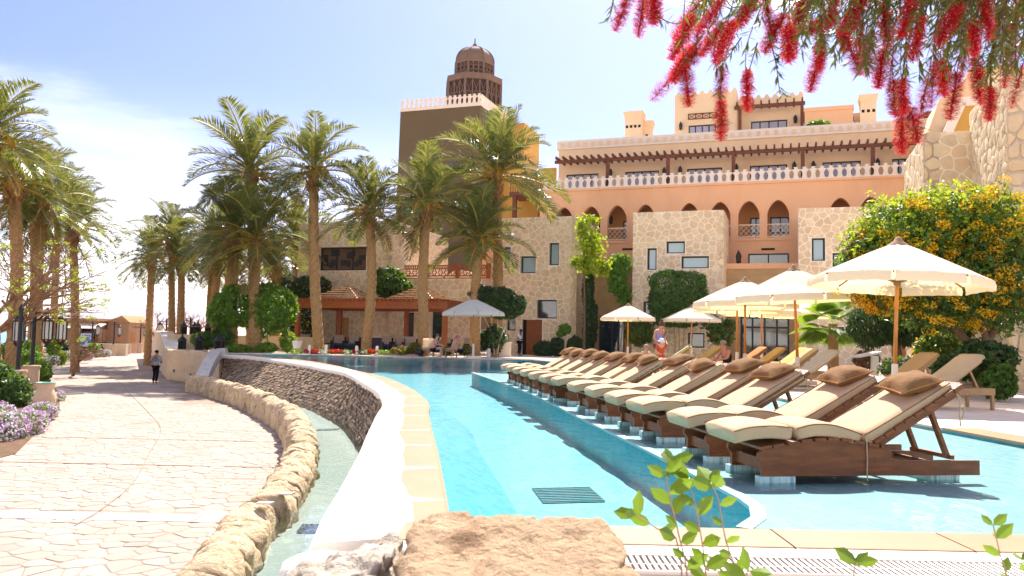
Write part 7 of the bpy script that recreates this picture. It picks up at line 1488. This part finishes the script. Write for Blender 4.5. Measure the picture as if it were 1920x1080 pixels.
# ---------------------------------------------------------------- foreground stones and sprigs
import bmesh
def boulder(name, lab, x0, x1, y0, y1, z0, z1, mat, amp, seed, cuts=60, taper=0.0, slope=0.0, cat='boulder'):
    bm = bmesh.new(); bmesh.ops.create_cube(bm, size=2); bmesh.ops.subdivide_edges(bm, edges=bm.edges[:], cuts=cuts, use_grid_fill=True); c = Vector(((x0 + x1) / 2, (y0 + y1) / 2, (z0 + z1) / 2)); h = Vector(((x1 - x0) / 2, (y1 - y0) / 2, (z1 - z0) / 2))
    for v in bm.verts:
        q = v.co.copy(); l = (abs(q.x) ** 14 + abs(q.y) ** 14 + abs(q.z) ** 14) ** (1 / 14); q = q / l; d = Vector((q.x * h.x, q.y * h.y, q.z * h.z)); w = d + c + Vector((seed, 0, 0))
        nz = mnoise.noise_vector(w * 3.2) * amp * .7 + mnoise.noise_vector(w * 9) * amp * .40 + mnoise.noise_vector(w * 26) * amp * .26; rid = abs(mnoise.noise(Vector((w.x * 2, w.y * 2, w.z * 11)))) * amp * .6
        vd = mnoise.voronoi(w * 4.0)[0]; cr_ = max(0, .12 - (vd[1] - vd[0])) * amp * 4.0; pit = max(0, mnoise.noise(w * 14) - .38) * amp * 1.6
        d += nz - q.normalized() * (rid + cr_ + pit); d.z += slope * (q.x) * h.z; v.co = d
    me = bpy.data.meshes.new(name); bm.to_mesh(me); bm.free(); me.materials.append(mat); me.polygons.foreach_set('use_smooth', [True] * len(me.polygons)); o = inst(name, me, None, tuple(c)); return tag(o, lab, cat)
boulder('sandstone_block', 'big flat topped tan sandstone block at the bottom of the view', -.29, .335, 1.45, 2.58, -.02, .60, m_boul, .045, 3)
boulder('weathered_rock', 'rough greyish white rock leaning against the left of the sandstone block', -.66, -.30, 1.5, 2.62, -.02, .50, m_grey, .06, 17, 60, 0, .22)
m_sl = LEAF('sprig leaf', '40611a', '6d8c28', .4, .35, .5, '94b030')
lf = MB(); lv = [(0, 0, 0), (.25, .20, .03), (.6, .24, .045), (1, 0, .0), (.6, -.24, .045), (.25, -.20, .03), (.25, 0, -.01), (.6, 0, -.015)]
lf.add(lv, [(0, 6, 1), (1, 6, 7, 2), (2, 7, 3), (0, 5, 6), (5, 4, 7, 6), (4, 3, 7)]); lfm = lf.mesh('leaf', m_sl)
def sprig(label, stems, Yd, seed, ls=.075, every=.04, z0=.0):
    rg = random.Random(seed); b = D(stems[0][0][0], stems[0][0][1], Yd); o = thing('leafy_sprig', label, 'plant', (b.x, Yd, z0))
    for st in stems:
        pts = [D(x, y, Yd + rg.uniform(-.04, .04)) for x, y in st]; pts = [Vector((pts[0].x + .02, pts[0].y, z0))] + pts; cv = spline(pts, 30); s = MB(); s.tube(cv, [.0045 - .0028 * i / 29 for i in range(30)], 6).build('stem', m_bark2, o, True)
        acc = 0; side = 1
        for i in range(8, 30):
            acc += (cv[i] - cv[i - 1]).length
            if cv[i].z < pts[1].z - .0: continue
            if acc > every or i == 29:
                acc = 0; side = -side; t = (cv[i] - cv[i - 1]).normalized(); k_ = 2 if i > 26 else 1
                for q in range(k_):
                    a = (0 if side > 0 else math.pi) + rg.uniform(-.9, .9) + q * 1.6; L = ls * rg.uniform(.5, 1.0) * (1.15 if i > 24 else 1); x = (Vector((math.cos(a), math.sin(a) * .8, 0)) + t * rg.uniform(.3, 1.1)).normalized(); y = x.cross(Vector((rg.uniform(-.5, .5), -1, rg.uniform(-.3, .6)))).normalized(); z = x.cross(y); Mx = Matrix((x, y, z)).transposed().to_4x4(); Mx.translation = cv[i]; instM('leaf', lfm, wm(o).inverted() @ Mx @ Matrix.Diagonal((L, L * 1.05, L, 1)), o)
    return o
sprig('tall green sprig with pale pointed leaves in front of the pool corner', [[(1290, 1100), (1272, 1000), (1250, 900), (1262, 862)], [(1325, 1100), (1310, 980), (1292, 900)], [(1385, 1110), (1360, 1010), (1345, 930), (1330, 905)], [(1275, 1040), (1230, 990), (1190, 965)]], 2.35, 3, .082, .03)
sprig('small dark green sprig at the lower right corner', [[(1890, 1110), (1875, 1040), (1862, 985)], [(1930, 1100), (1915, 1050)]], 2.3, 5, .06, .032)
sprig('low green shoots at the bottom between the two sprigs', [[(1600, 1110), (1608, 1055)], [(1400, 1110), (1404, 1070)]], 2.2, 6, .075, .05)
# ---------------------------------------------------------------- dusty air between here and the mountains
n = N('dusty air'); pv_ = n.a('ShaderNodeVolumePrincipled', {'Color': (.86, .90, 1.0, 1), 'Density': 8e-5, 'Anisotropy': .2}); n.t.links.new(pv_.outputs[0], n.out.inputs['Volume'])
hz_ = MB().obox((-8200, -650, -5.0), (13600, 0, 0), (0, 8700, 0), (0, 0, 285)).build('haze', n.m); tag(hz_, kind='stuff')
